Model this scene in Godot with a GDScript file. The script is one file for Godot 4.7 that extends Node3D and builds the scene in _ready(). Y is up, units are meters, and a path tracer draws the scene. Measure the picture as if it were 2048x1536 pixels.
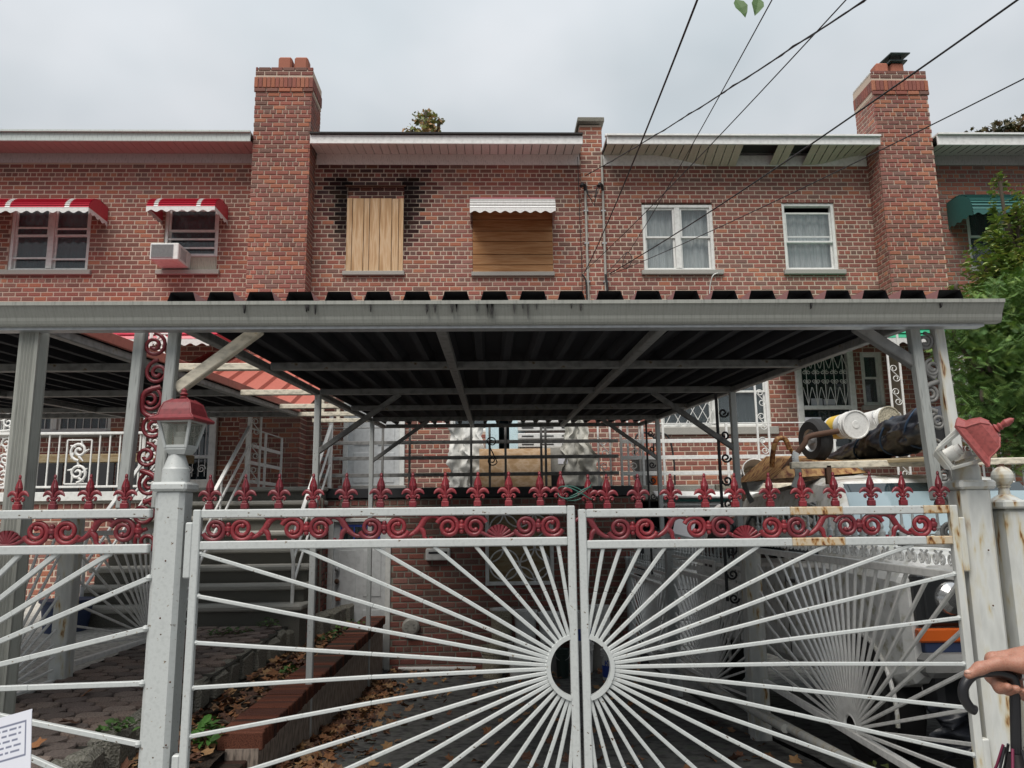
extends Node3D
# A brick row house behind a white and red sunburst gate, seen from the pavement. Metres, y up, the street side is +z.

var rng := RandomNumberGenerator.new()
var used := {}
var base := {}
var M := {}
var cache := {}


class G:
	var v := PackedVector3Array()
	var n := PackedVector3Array()
	var c := PackedColorArray()
	var t := PackedVector2Array()
	var col := Color.WHITE

	func vert(p: Vector3, q: Vector3, u := Vector2.ZERO):
		v.append(p)
		n.append(q)
		c.append(col)
		t.append(u)

	func tri(a: Vector3, b: Vector3, d: Vector3):
		var f := (b - a).cross(d - a).normalized()
		vert(a, f)
		vert(d, f)
		vert(b, f)

	func quad(a: Vector3, b: Vector3, d: Vector3, e: Vector3):
		var f := (d - a).cross(e - b).normalized()
		vert(a, f, Vector2(0, 1))
		vert(d, f, Vector2(1, 0))
		vert(b, f, Vector2(1, 1))
		vert(a, f, Vector2(0, 1))
		vert(e, f, Vector2(0, 0))
		vert(d, f, Vector2(1, 0))

	func qout(a: Vector3, b: Vector3, d: Vector3, e: Vector3, ctr: Vector3):
		if (d - a).cross(e - b).dot((a + b + d + e) / 4.0 - ctr) < 0:
			quad(a, e, d, b)
		else:
			quad(a, b, d, e)

	func tout(a: Vector3, b: Vector3, d: Vector3, ctr: Vector3):
		if (b - a).cross(d - a).dot((a + b + d) / 3.0 - ctr) < 0:
			tri(a, d, b)
		else:
			tri(a, b, d)

	func squad(a, b, d, e, na, nb, nd, ne):
		vert(a, na)
		vert(d, nd)
		vert(b, nb)
		vert(a, na)
		vert(e, ne)
		vert(d, nd)

	func box(ctr: Vector3, s: Vector3, b := Basis()):
		var h := s * 0.5
		var p := []
		for i in 8:
			p.append(ctr + b * Vector3(h.x * (1 if i & 1 else -1), h.y * (1 if i & 2 else -1), h.z * (1 if i & 4 else -1)))
		for q in [[0, 1, 3, 2], [4, 5, 7, 6], [0, 1, 5, 4], [2, 3, 7, 6], [0, 2, 6, 4], [1, 3, 7, 5]]:
			qout(p[q[0]], p[q[1]], p[q[2]], p[q[3]], ctr)

	func rbox(ctr: Vector3, s: Vector3, r: float, b := Basis()):
		var h := s * 0.5
		r = minf(r, minf(h.x, minf(h.y, h.z)) * 0.9)
		var P := func(i: int, ax: int) -> Vector3:
			var w := Vector3(h.x - r, h.y - r, h.z - r)
			w[ax] = h[ax]
			return ctr + b * Vector3(w.x * (1 if i & 1 else -1), w.y * (1 if i & 2 else -1), w.z * (1 if i & 4 else -1))
		for ax in 3:
			var u := 1 << ((ax + 1) % 3)
			var w := 1 << ((ax + 2) % 3)
			for s_ in [0, 1 << ax]:
				qout(P.call(s_, ax), P.call(s_ | u, ax), P.call(s_ | u | w, ax), P.call(s_ | w, ax), ctr)
				for s2 in [0, u]:
					qout(P.call(s_ | s2, ax), P.call(s_ | s2 | w, ax), P.call(s_ | s2 | w, (ax + 1) % 3), P.call(s_ | s2, (ax + 1) % 3), ctr)
		for i in 8:
			tout(P.call(i, 0), P.call(i, 1), P.call(i, 2), ctr)

	func bar(a: Vector3, b: Vector3, w: float, h: float, r := 0.0, up := Vector3.UP):
		var z := (b - a).normalized()
		if absf(z.dot(up)) > 0.97:
			up = Vector3(0, 0, 1) if absf(z.z) < 0.9 else Vector3.UP
		var x := up.cross(z).normalized()
		var bs := Basis(x, z.cross(x), z)
		if r > 0.0:
			rbox((a + b) / 2.0, Vector3(w, h, a.distance_to(b)), r, bs)
		else:
			box((a + b) / 2.0, Vector3(w, h, a.distance_to(b)), bs)

	func tube(p: Array, rad, sides := 8, closed := false, squash := 1.0, caps := true):
		var k := p.size()
		var rings := []
		var norms := []
		var x := Vector3.ZERO
		for i in k:
			var d: Vector3
			if closed:
				d = (p[(i + 1) % k] - p[(i + k - 1) % k]).normalized()
			else:
				d = (p[mini(i + 1, k - 1)] - p[maxi(i - 1, 0)]).normalized()
			if x == Vector3.ZERO:
				x = d.cross(Vector3(0, 0, 1) if absf(d.z) < 0.9 else Vector3.UP).normalized()
			else:
				x = (x - d * x.dot(d)).normalized()
			var y := d.cross(x)
			var rr: float = rad[i] if rad is Array else rad
			var ring := []
			var nn := []
			for j in sides:
				var a := TAU * j / sides
				var o := x * cos(a) + y * sin(a) * squash
				ring.append(p[i] + o * rr)
				nn.append((x * cos(a) * squash + y * sin(a)).normalized())
			rings.append(ring)
			norms.append(nn)
		for i in (k if closed else k - 1):
			var e := (i + 1) % k
			for j in sides:
				var m := (j + 1) % sides
				squad(rings[i][j], rings[i][m], rings[e][m], rings[e][j], norms[i][j], norms[i][m], norms[e][m], norms[e][j])
		if caps and not closed:
			for j in range(1, sides - 1):
				tri(rings[0][0], rings[0][j + 1], rings[0][j])
				tri(rings[k - 1][0], rings[k - 1][j], rings[k - 1][j + 1])

	func lathe(prof: Array, xf := Transform3D(), segs := 16, flat := false):
		for i in prof.size() - 1:
			var a: Vector2 = prof[i]
			var b: Vector2 = prof[i + 1]
			var sl := Vector2(b.y - a.y, a.x - b.x).normalized()
			for j in segs:
				var t0 := TAU * (j + (0.5 if flat else 0.0)) / segs
				var t1 := TAU * (j + (1.5 if flat else 1.0)) / segs
				var d0 := Vector3(cos(t0), 0, -sin(t0))
				var d1 := Vector3(cos(t1), 0, -sin(t1))
				var p0 := xf * (d0 * a.x + Vector3(0, a.y, 0))
				var p1 := xf * (d1 * a.x + Vector3(0, a.y, 0))
				var p2 := xf * (d1 * b.x + Vector3(0, b.y, 0))
				var p3 := xf * (d0 * b.x + Vector3(0, b.y, 0))
				if flat:
					if a.x < 1e-5:
						tri(p0, p2, p3)
					elif b.x < 1e-5:
						tri(p0, p1, p2)
					else:
						quad(p0, p1, p2, p3)
				else:
					var n0 := (xf.basis * (d0 * sl.x + Vector3(0, sl.y, 0))).normalized()
					var n1 := (xf.basis * (d1 * sl.x + Vector3(0, sl.y, 0))).normalized()
					squad(p0, p1, p2, p3, n0, n1, n1, n0)

	func ball(ctr: Vector3, r: float, segs := 10, sq := Vector3.ONE):
		var pr := []
		var k := segs / 2 + 1
		for i in k + 1:
			var a := -PI / 2 + PI * i / k
			pr.append(Vector2(cos(a) * r, sin(a) * r))
		lathe(pr, Transform3D(Basis.from_scale(sq), ctr), segs)

	func prism(poly: PackedVector2Array, z0: float, z1: float, xf := Transform3D()):
		if Geometry2D.is_polygon_clockwise(poly):
			poly.reverse()
		var ix := Geometry2D.triangulate_polygon(poly)
		for i in range(0, ix.size(), 3):
			var a := poly[ix[i]]
			var b := poly[ix[i + 1]]
			var d := poly[ix[i + 2]]
			if (b - a).cross(d - a) < 0:
				var s := b
				b = d
				d = s
			tri(xf * Vector3(a.x, a.y, z1), xf * Vector3(b.x, b.y, z1), xf * Vector3(d.x, d.y, z1))
			tri(xf * Vector3(a.x, a.y, z0), xf * Vector3(d.x, d.y, z0), xf * Vector3(b.x, b.y, z0))
		for i in poly.size():
			var a := poly[i]
			var b := poly[(i + 1) % poly.size()]
			quad(xf * Vector3(a.x, a.y, z0), xf * Vector3(b.x, b.y, z0), xf * Vector3(b.x, b.y, z1), xf * Vector3(a.x, a.y, z1))

	func grid(nu: int, nv: int, f: Callable, smooth := true):
		var p := []
		for i in nu + 1:
			for j in nv + 1:
				p.append(f.call(float(i) / nu, float(j) / nv))
		var w := nv + 1
		var nr := []
		if smooth:
			for i in nu + 1:
				for j in nv + 1:
					var du: Vector3 = p[mini(i + 1, nu) * w + j] - p[maxi(i - 1, 0) * w + j]
					var dv: Vector3 = p[i * w + mini(j + 1, nv)] - p[i * w + maxi(j - 1, 0)]
					nr.append(du.cross(dv).normalized())
		for i in nu:
			for j in nv:
				var a := i * w + j
				var b := a + w
				if smooth:
					squad(p[a], p[b], p[b + 1], p[a + 1], nr[a], nr[b], nr[b + 1], nr[a + 1])
				else:
					quad(p[a], p[b], p[b + 1], p[a + 1])

	func add(o: G, xf := Transform3D()):
		var nb := xf.basis.inverse().transposed()
		for i in o.v.size():
			v.append(xf * o.v[i])
			n.append((nb * o.n[i]).normalized())
			c.append(o.c[i] * col)
			t.append(o.t[i])

	func mesh() -> ArrayMesh:
		var a := []
		a.resize(Mesh.ARRAY_MAX)
		a[Mesh.ARRAY_VERTEX] = v
		a[Mesh.ARRAY_NORMAL] = n
		a[Mesh.ARRAY_COLOR] = c
		a[Mesh.ARRAY_TEX_UV] = t
		var m := ArrayMesh.new()
		m.add_surface_from_arrays(Mesh.PRIMITIVE_TRIANGLES, a)
		return m


# ---------------------------------------------------------------- naming and adding
func numbered(parent: Node, called: String) -> String:
	var k := str(parent.get_instance_id()) + called
	used[k] = used.get(k, -1) + 1
	return called if used[k] == 0 else "%s_%03d" % [called, used[k]]


func tag(o: Node, label: String, category: String, group := "", kind := "") -> Node:
	if label:
		o.set_meta("label", label)
	if category:
		o.set_meta("category", category)
	if group:
		o.set_meta("group", group)
	if kind:
		o.set_meta("kind", kind)
	return o


func thing(called: String, label: String, category: String, at := Vector3.ZERO, group := "") -> Node3D:
	var o := Node3D.new()
	o.name = numbered(self, called)
	add_child(o, true)
	o.position = at
	base[o] = at
	tag(o, label, category, group)
	return o


func put(g, called: String, m: Material, parent: Node = null) -> MeshInstance3D:
	var p: Node = parent if parent else self
	var o := MeshInstance3D.new()
	o.name = numbered(p, called)
	o.mesh = g.mesh() if g is G else g
	o.material_override = m
	p.add_child(o, true)
	if base.has(p):
		o.position = -base[p]
	return o


func many(mesh: Mesh, xfs: Array, cols: Array, called: String, m: Material, parent: Node = null) -> MultiMeshInstance3D:
	var p: Node = parent if parent else self
	var mm := MultiMesh.new()
	mm.transform_format = MultiMesh.TRANSFORM_3D
	mm.use_colors = cols.size() > 0
	mm.mesh = mesh
	mm.instance_count = xfs.size()
	for i in xfs.size():
		mm.set_instance_transform(i, xfs[i])
		if cols:
			mm.set_instance_color(i, cols[i])
	var o := MultiMeshInstance3D.new()
	o.name = numbered(p, called)
	o.multimesh = mm
	o.material_override = m
	p.add_child(o, true)
	if base.has(p):
		o.position = -base[p]
	o.set_meta("kind", "stuff")
	return o


func V(x: float, y: float, d: float) -> Vector3:      # d metres in front of the camera's own plane
	return Vector3(x, y, -d)


# ---------------------------------------------------------------- materials
func noise_tex(freq: float, stops: Array, seed_ := 1, octaves := 4, size := 512, cell := false) -> NoiseTexture2D:
	var fn := FastNoiseLite.new()
	fn.seed = seed_
	fn.noise_type = FastNoiseLite.TYPE_CELLULAR if cell else FastNoiseLite.TYPE_SIMPLEX_SMOOTH
	fn.frequency = freq
	fn.fractal_octaves = octaves
	var gr := Gradient.new()
	var offs := PackedFloat32Array()
	var cols := PackedColorArray()
	for s in stops:
		offs.append(s[0])
		cols.append(s[1])
	gr.offsets = offs
	gr.colors = cols
	var nt := NoiseTexture2D.new()
	nt.width = size
	nt.height = size
	nt.seamless = true
	nt.noise = fn
	nt.color_ramp = gr
	return nt


func lin(r: float, g: float, b: float) -> Color:
	return Color(r, g, b).linear_to_srgb()


func mat(called: String, colour: Color, rough := 0.6, tex: Texture2D = null, scale = 1.0, metal := 0.0) -> StandardMaterial3D:
	var m := StandardMaterial3D.new()
	m.resource_name = called
	m.albedo_color = colour
	m.roughness = rough
	m.metallic = metal
	m.vertex_color_use_as_albedo = true
	if tex:
		m.albedo_texture = tex
		m.uv1_triplanar = true
		m.uv1_world_triplanar = true
		m.uv1_scale = scale if scale is Vector3 else Vector3.ONE * scale
	M[called] = m
	return m


func bump(m: StandardMaterial3D, freq: float, depth: float, seed_ := 5, octaves := 4):
	m.heightmap_enabled = true
	m.heightmap_texture = noise_tex(freq, [[0.0, Color.BLACK], [1.0, Color.WHITE]], seed_, octaves)
	m.heightmap_scale = depth
	m.uv1_triplanar = true
	m.uv1_world_triplanar = true


func gray(x: float) -> Color:
	return Color(x, x, x)


func materials():
	var w := gray(1.0)
	var mott := noise_tex(0.02, [[0.0, gray(0.88)], [0.45, gray(0.96)], [1.0, w]], 3, 5)
	var fine := noise_tex(0.09, [[0.0, gray(0.62)], [0.5, gray(0.9)], [1.0, w]], 8, 4)
	var rust := Color(0.42, 0.2, 0.09)
	var rust2 := Color(0.62, 0.42, 0.22)
	var chips := noise_tex(0.030, [[0.0, gray(0.93)], [0.5, w], [0.885, gray(0.97)], [0.90, Color(0.75, 0.62, 0.45)], [0.93, Color(0.25, 0.13, 0.08)], [1.0, Color(0.12, 0.07, 0.05)]], 11, 3)
	var rusty := noise_tex(0.012, [[0.0, gray(0.90)], [0.5, w], [0.70, Color(0.97, 0.95, 0.90)], [0.79, Color(0.90, 0.80, 0.64)], [0.84, rust2], [0.89, rust], [1.0, Color(0.25, 0.12, 0.07)]], 17, 5)
	var drips := noise_tex(0.02, [[0.0, gray(0.86)], [0.35, gray(0.96)], [0.6, w], [0.8, gray(0.92)], [1.0, gray(0.62)]], 23, 5)
	var dull := noise_tex(0.015, [[0.0, gray(0.7)], [0.5, gray(0.95)], [0.8, w], [0.9, Color(0.85, 0.78, 0.66)], [1.0, Color(0.5, 0.36, 0.25)]], 19, 5)
	mat("white_paint", lin(0.44, 0.462, 0.458), 0.42, chips, 2.2)
	mat("white_rusty", lin(0.50, 0.51, 0.49), 0.5, rusty, Vector3(1.9, 0.5, 1.9))
	mat("rusted_through", lin(0.46, 0.40, 0.31), 0.65, noise_tex(0.02, [[0.0, w], [0.5, Color(0.98, 0.95, 0.9)], [0.66, Color(0.85, 0.7, 0.5)], [0.76, rust2], [0.86, rust], [1.0, Color(0.25, 0.12, 0.07)]], 29, 5), Vector3(3.0, 1.6, 3.0))
	mat("white_house", lin(0.72, 0.73, 0.71), 0.5, mott, 1.0)
	mat("white_rail", lin(0.76, 0.76, 0.74), 0.45, mott, 1.5)
	mat("white_shaded", lin(0.29, 0.305, 0.295), 0.5, drips, Vector3(5, 0.5, 5))  # white posts greyed: their shade is put into the colour
	mat("gutter", lin(0.27, 0.275, 0.25), 0.5, drips, Vector3(6, 0.35, 6))
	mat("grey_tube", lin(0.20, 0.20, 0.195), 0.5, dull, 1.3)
	mat("cream_rust", lin(0.62, 0.57, 0.46), 0.6, dull, Vector3(1.5, 3, 1.5))
	var red := noise_tex(0.05, [[0.0, gray(0.75)], [0.4, w], [0.79, w], [0.82, Color(3, 3, 3)], [1.0, Color(3, 3, 3)]], 31, 3)
	for k in 3:
		var rf: float = [1.0, 1.2, 0.84][k]
		mat("red_paint_%d" % k, w, [0.36, 0.5, 0.42][k], noise_tex(0.03, [[0.0, lin(0.09 * rf, 0.008, 0.013)], [0.45, lin(0.155 * rf, 0.014, 0.021)], [0.86, lin(0.175 * rf, 0.018, 0.025)], [0.90, lin(0.30, 0.10, 0.10)], [0.93, lin(0.62, 0.52, 0.50)], [1.0, lin(0.66, 0.6, 0.58)]], 31 + k, 4), 4.3 + k)
	M.red_paint = M.red_paint_0
	mat("red_lamp", lin(0.20, 0.026, 0.032), 0.5, noise_tex(0.02, [[0.0, gray(0.7)], [0.5, gray(0.92)], [1.0, w]], 39, 4), 4.0)
	mat("red_faded", lin(0.33, 0.075, 0.07), 0.55, noise_tex(0.02, [[0.0, gray(0.7)], [0.5, gray(0.92)], [1.0, w]], 37, 4), 4.0)
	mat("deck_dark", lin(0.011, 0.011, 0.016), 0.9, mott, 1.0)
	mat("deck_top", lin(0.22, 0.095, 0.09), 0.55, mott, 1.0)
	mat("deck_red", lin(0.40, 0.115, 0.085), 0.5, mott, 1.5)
	mat("brick", w, 0.85, noise_tex(0.06, [[0.0, gray(0.58)], [0.4, gray(0.88)], [0.75, w], [1.0, Color(1.0, 0.93, 0.86)]], 41, 4), 2.7)
	bump(M.brick, 0.12, 0.25)
	M.brick.metallic_specular = 0.25
	mat("mortar", lin(0.64, 0.52, 0.42), 0.95, fine, 3.0)
	mat("mortar_grey", lin(0.33, 0.31, 0.26), 0.95, fine, 3.0)
	mat("concrete", lin(0.42, 0.41, 0.37), 0.9, noise_tex(0.25, [[0.0, gray(0.15)], [0.4, gray(0.75)], [0.7, w], [1.0, w]], 43, 3), 2.0)
	bump(M.concrete, 0.25, 0.4, 43, 3)
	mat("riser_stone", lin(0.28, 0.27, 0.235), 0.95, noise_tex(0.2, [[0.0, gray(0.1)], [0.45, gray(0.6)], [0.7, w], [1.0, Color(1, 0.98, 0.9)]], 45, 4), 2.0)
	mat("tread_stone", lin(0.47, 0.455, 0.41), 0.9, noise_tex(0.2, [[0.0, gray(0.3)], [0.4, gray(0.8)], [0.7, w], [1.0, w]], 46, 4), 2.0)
	mat("path_concrete", lin(0.60, 0.58, 0.53), 0.9, noise_tex(0.03, [[0.0, gray(0.6)], [0.5, gray(0.9)], [1.0, w]], 48, 6), 1.0)
	mat("sill_stone", lin(0.40, 0.39, 0.36), 0.85, fine, 2.0)
	mat("stucco", lin(0.44, 0.36, 0.30), 0.95, noise_tex(0.02, [[0.0, gray(0.4)], [0.5, gray(0.85)], [1.0, w]], 47, 5), Vector3(3, 0.7, 3))
	mat("asphalt", lin(0.115, 0.115, 0.113), 0.85, noise_tex(0.02, [[0.0, gray(0.45)], [0.35, gray(0.8)], [0.6, w], [1.0, Color(0.8, 0.9, 0.75)]], 53, 6), 0.7)
	bump(M.asphalt, 0.3, 0.3, 53, 2)
	mat("pavement", lin(0.36, 0.355, 0.34), 0.9, fine, 1.5)
	mat("joint", lin(0.035, 0.033, 0.026), 1.0, fine, 2.0)
	mat("paver", w, 0.8, noise_tex(0.08, [[0.0, gray(0.5)], [0.5, gray(0.85)], [1.0, w]], 59, 5), 1.5)
	bump(M.paver, 0.2, 0.3, 59, 3)
	mat("soil", lin(0.065, 0.048, 0.034), 1.0, noise_tex(0.1, [[0.0, gray(0.25)], [0.5, gray(0.8)], [1.0, Color(1.0, 0.8, 0.6)]], 61, 5), 1.2)
	bump(M.soil, 0.1, 1.2, 61)
	mat("edge_stone", lin(0.33, 0.315, 0.27), 0.95, noise_tex(0.05, [[0.0, Color(0.3, 0.36, 0.22)], [0.4, gray(0.75)], [1.0, w]], 67, 5), 2.0)
	bump(M.edge_stone, 0.05, 1.2, 67)
	mat("leaf", w, 0.7)
	M.leaf.backlight_enabled = true
	M.leaf.backlight = Color(0.5, 0.5, 0.25)
	mat("dry_leaf", w, 0.75)
	mat("bark", lin(0.09, 0.07, 0.05), 0.95, fine, 6.0)
	var grain := noise_tex(0.010, [[0.0, Color(0.80, 0.72, 0.62)], [0.4, Color(0.93, 0.89, 0.82)], [0.55, w], [0.75, Color(0.94, 0.90, 0.84)], [1.0, Color(0.84, 0.76, 0.68)]], 71, 6)
	mat("plywood_up", lin(0.55, 0.395, 0.25), 0.75, grain, Vector3(2.0, 0.16, 2.0))
	mat("plywood_across", lin(0.44, 0.235, 0.105), 0.75, grain, Vector3(0.16, 2.0, 0.16))
	mat("plywood_pale", lin(0.74, 0.55, 0.38), 0.8, grain, Vector3(0.7, 1.2, 0.7))
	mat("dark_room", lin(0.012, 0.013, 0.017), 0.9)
	mat("curtain", lin(0.34, 0.37, 0.37), 0.95, noise_tex(0.02, [[0.0, gray(0.7)], [0.5, gray(0.9)], [1.0, w]], 73, 3), Vector3(5, 0.3, 5))  # blind cloth, its blue-grey also standing in for sky reflected in the panes
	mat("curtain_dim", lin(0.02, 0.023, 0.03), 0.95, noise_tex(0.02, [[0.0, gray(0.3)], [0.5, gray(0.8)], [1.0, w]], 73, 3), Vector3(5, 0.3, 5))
	var gl := mat("glass", Color(0.75, 0.82, 0.85, 0.10), 0.03)
	gl.transparency = BaseMaterial3D.TRANSPARENCY_ALPHA
	gl.vertex_color_use_as_albedo = false
	var lg := mat("lamp_glass", Color(0.55, 0.57, 0.52, 0.35), 0.2)
	lg.transparency = BaseMaterial3D.TRANSPARENCY_ALPHA
	lg.vertex_color_use_as_albedo = false
	mat("car_glass", lin(0.018, 0.028, 0.032), 0.03)
	M.car_glass.metallic_specular = 0.9
	mat("car_white", lin(0.78, 0.78, 0.76), 0.3, noise_tex(0.012, [[0.0, Color(0.62, 0.6, 0.48)], [0.4, gray(0.9)], [1.0, w]], 79, 5), 1.5)
	M.car_white.clearcoat_enabled = true
	M.car_white.clearcoat = 0.4
	mat("black_plastic", lin(0.016, 0.017, 0.019), 0.45)
	mat("black_bag", lin(0.014, 0.016, 0.022), 0.38)
	mat("rubber", lin(0.02, 0.02, 0.021), 0.8, fine, 6.0)
	mat("orange_lens", lin(0.55, 0.11, 0.02), 0.25)
	mat("chrome", lin(0.6, 0.6, 0.6), 0.18, null, 1.0, 0.9)
	mat("grey_bumper", lin(0.22, 0.22, 0.215), 0.5, mott, 2.0)
	mat("steel", lin(0.45, 0.46, 0.47), 0.4, mott, 2.0, 0.6)
	mat("rust_tan", lin(0.34, 0.20, 0.075), 0.7, noise_tex(0.012, [[0.0, Color(0.35, 0.16, 0.07)], [0.35, Color(0.6, 0.35, 0.2)], [0.5, w], [1.0, w]], 83, 5), 2.2)
	mat("rust_iron", lin(0.10, 0.05, 0.03), 0.85, fine, 5.0)
	mat("pail", lin(0.70, 0.70, 0.68), 0.45, mott, 4.0)
	mat("pail_dirty", lin(0.52, 0.47, 0.35), 0.7, noise_tex(0.02, [[0.0, gray(0.45)], [0.5, gray(0.85)], [1.0, w]], 89, 5), 5.0)
	mat("blue_print", lin(0.03, 0.07, 0.36), 0.5)
	mat("yellow_print", lin(0.62, 0.42, 0.06), 0.5)
	mat("red_print", lin(0.42, 0.06, 0.03), 0.5)
	mat("dark_blue", lin(0.02, 0.035, 0.09), 0.6)
	mat("strap", lin(0.55, 0.57, 0.57), 0.9, noise_tex(0.2, [[0.0, gray(0.3)], [0.5, gray(0.9)], [1.0, w]], 97, 2), 6.0)
	mat("blue_rope", lin(0.02, 0.045, 0.09), 0.7)
	mat("tarp", lin(0.74, 0.74, 0.71), 0.85, mott, 2.0)
	mat("tarp_dim", lin(0.54, 0.535, 0.49), 0.85, mott, 2.0)
	mat("green_metal", lin(0.03, 0.115, 0.105), 0.4, mott, 2.0)
	mat("green_bright", lin(0.02, 0.30, 0.16), 0.45)
	mat("green_dark", lin(0.014, 0.028, 0.024), 0.4)
	mat("awning_red", lin(0.46, 0.022, 0.05), 0.33, mott, 2.0)
	mat("awning_faded", lin(0.52, 0.22, 0.24), 0.4, mott, 2.0)
	mat("awning_white", lin(0.70, 0.70, 0.69), 0.4, mott, 2.0)
	mat("soffit_red", lin(0.42, 0.27, 0.26), 0.6, drips, Vector3(3, 0.6, 3))
	mat("soffit_white", lin(0.66, 0.63, 0.61), 0.6, drips, Vector3(3, 0.6, 3))
	mat("soffit_cream", lin(0.52, 0.48, 0.40), 0.6, drips, Vector3(3, 0.6, 3))
	mat("fascia_green", lin(0.50, 0.56, 0.54), 0.55, drips, Vector3(2.5, 0.4, 2.5))
	mat("fascia_white", lin(0.76, 0.77, 0.76), 0.5, mott, 1.0)
	mat("frieze_grey", lin(0.45, 0.44, 0.44), 0.6, drips, Vector3(2, 0.5, 2))
	mat("roof_felt", lin(0.035, 0.033, 0.033), 0.9, fine, 3.0)
	mat("terracotta", lin(0.34, 0.12, 0.075), 0.85, mott, 4.0)
	mat("black_wire", lin(0.012, 0.012, 0.013), 0.6)
	mat("conduit", lin(0.36, 0.35, 0.32), 0.5, mott, 2.0)
	mat("skin", lin(0.36, 0.175, 0.12), 0.5, noise_tex(0.05, [[0.0, Color(0.85, 0.7, 0.66)], [0.5, gray(0.95)], [1.0, w]], 101, 4), 9.0)
	bump(M.skin, 0.16, 0.06, 103, 5)
	M.skin.uv1_scale = Vector3.ONE * 9.0
	M.skin.subsurf_scatter_enabled = true
	M.skin.subsurf_scatter_strength = 0.12
	mat("sleeve", lin(0.03, 0.033, 0.04), 0.9, fine, 14.0)
	mat("trousers", lin(0.04, 0.042, 0.05), 0.9, fine, 8.0)
	mat("hair", lin(0.05, 0.04, 0.035), 0.8, fine, 20.0)
	mat("umbrella_black", lin(0.010, 0.010, 0.012), 0.35)
	mat("umbrella_cloth", lin(0.014, 0.010, 0.012), 0.7, fine, 10.0)
	mat("piping", lin(0.13, 0.01, 0.04), 0.6)
	mat("paper", lin(0.72, 0.73, 0.80), 0.85)
	mat("card_yellow", lin(0.42, 0.30, 0.04), 0.7)
	mat("card_white", lin(0.45, 0.46, 0.50), 0.7)
	mat("door_white", lin(0.58, 0.60, 0.61), 0.5, mott, 1.0)
	mat("ice_glass", lin(0.58, 0.74, 0.80), 0.12, mott, 3.0)
	mat("blue_liquid", lin(0.01, 0.16, 0.42), 0.2)
	mat("green_wire", lin(0.02, 0.09, 0.07), 0.5)
	mat("black_lattice", lin(0.02, 0.021, 0.024), 0.6)
	mat("tan_board", lin(0.34, 0.28, 0.18), 0.7, grain, Vector3(0.5, 2, 0.5))


# ---------------------------------------------------------------- bricks
var brick_list: Array = []
const TONES := [[0.190, 0.074, 0.062], [0.215, 0.080, 0.064], [0.175, 0.072, 0.062], [0.150, 0.070, 0.060], [0.240, 0.094, 0.068], [0.170, 0.084, 0.070], [0.250, 0.096, 0.064], [0.138, 0.078, 0.068], [0.205, 0.098, 0.084], [0.270, 0.112, 0.074]]
const BH := 0.0645
const COURSE := 0.0805


func tone_of(warm: float) -> int:
	var r := rng.randf()
	if r < warm * 0.5:
		return [4, 6, 1, 9][rng.randi() % 4]
	if r < 0.72:
		return [0, 1, 2, 5, 8][rng.randi() % 5]
	return [3, 7, 2, 5][rng.randi() % 4]


func brick_mat(tone: int, soot: int, wear: int) -> StandardMaterial3D:
	var k := "brick_tone_%d_%d_%d" % [tone, soot, wear]
	if not M.has(k):
		var m: StandardMaterial3D = M.brick.duplicate()
		var c := brick_col(tone, soot, wear)
		m.albedo_color = lin(c.r, c.g, c.b)
		M[k] = m
	return M[k]


func brick_col(tone: int, soot: int, wear := 2) -> Color:
	var q = TONES[tone]
	var f: float = [1.42, 0.55, 0.17, 0.06][soot] * [0.82, 0.91, 1.0, 1.1, 1.2][wear]
	return Color(q[0] * f * 1.17, q[1] * f * (1.22 + soot * 0.08), q[2] * f * (1.20 + soot * 0.2))


# one face of brickwork: origin at its lower left seen from outside, u to the right, n outwards; holes are Rect2 in (u, y)
func brick_face(o: Vector3, u: Vector3, n: Vector3, wide: float, y0: float, y1: float, holes: Array, warm := 0.3, soot = null, phase := 0.0, dark := 0.0):
	var k0 := int(floor((y0 - 2.0) / COURSE))
	var k := k0
	while 2.0 + k * COURSE < y1 - 0.02:
		var ya := 2.0 + k * COURSE
		var header := posmod(k, 6) == 3
		var pitch := 0.1065 if header else 0.213
		var x := -fposmod(phase + (0.1065 if posmod(k, 2) == 1 else 0.0) + (0.053 if header else 0.0), pitch)
		var yc := ya + COURSE / 2.0
		if yc < y0 or yc > y1:
			k += 1
			continue
		while x < wide:
			var segs := [[maxf(x + 0.007, 0.0), minf(x + pitch - 0.007, wide)]]
			for h in holes:
				if yc > h.position.y and yc < h.end.y:
					var nxt := []
					for s in segs:
						if h.end.x <= s[0] or h.position.x >= s[1]:
							nxt.append(s)
						else:
							nxt.append([s[0], h.position.x])
							nxt.append([h.end.x, s[1]])
					segs = nxt
			for s in segs:
				var l: float = s[1] - s[0]
				if l > 0.022:
					var mid: float = (s[0] + s[1]) / 2.0
					var p := o + u * mid + Vector3(0, yc - o.y, 0) + n * (-0.02 + rng.randf_range(-0.0012, 0.0016))
					var st := 0
					if soot != null:
						st = clampi(int(round(soot.call(p) * 3.0 + rng.randf_range(-0.35, 0.35))), 0, 3)
					var tn := tone_of(warm)
					if dark > 0.0 and rng.randf() < dark:
						tn = [2, 3, 7][rng.randi() % 3]
					brick_list.append({"p": p, "l": snappedf(l - 0.002, 0.004), "u": u, "n": n, "tone": tn, "soot": st, "wear": weather(p), "d": p.distance_squared_to(Vector3(0, 1.6, 0))})
			x += pitch
		k += 1


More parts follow.
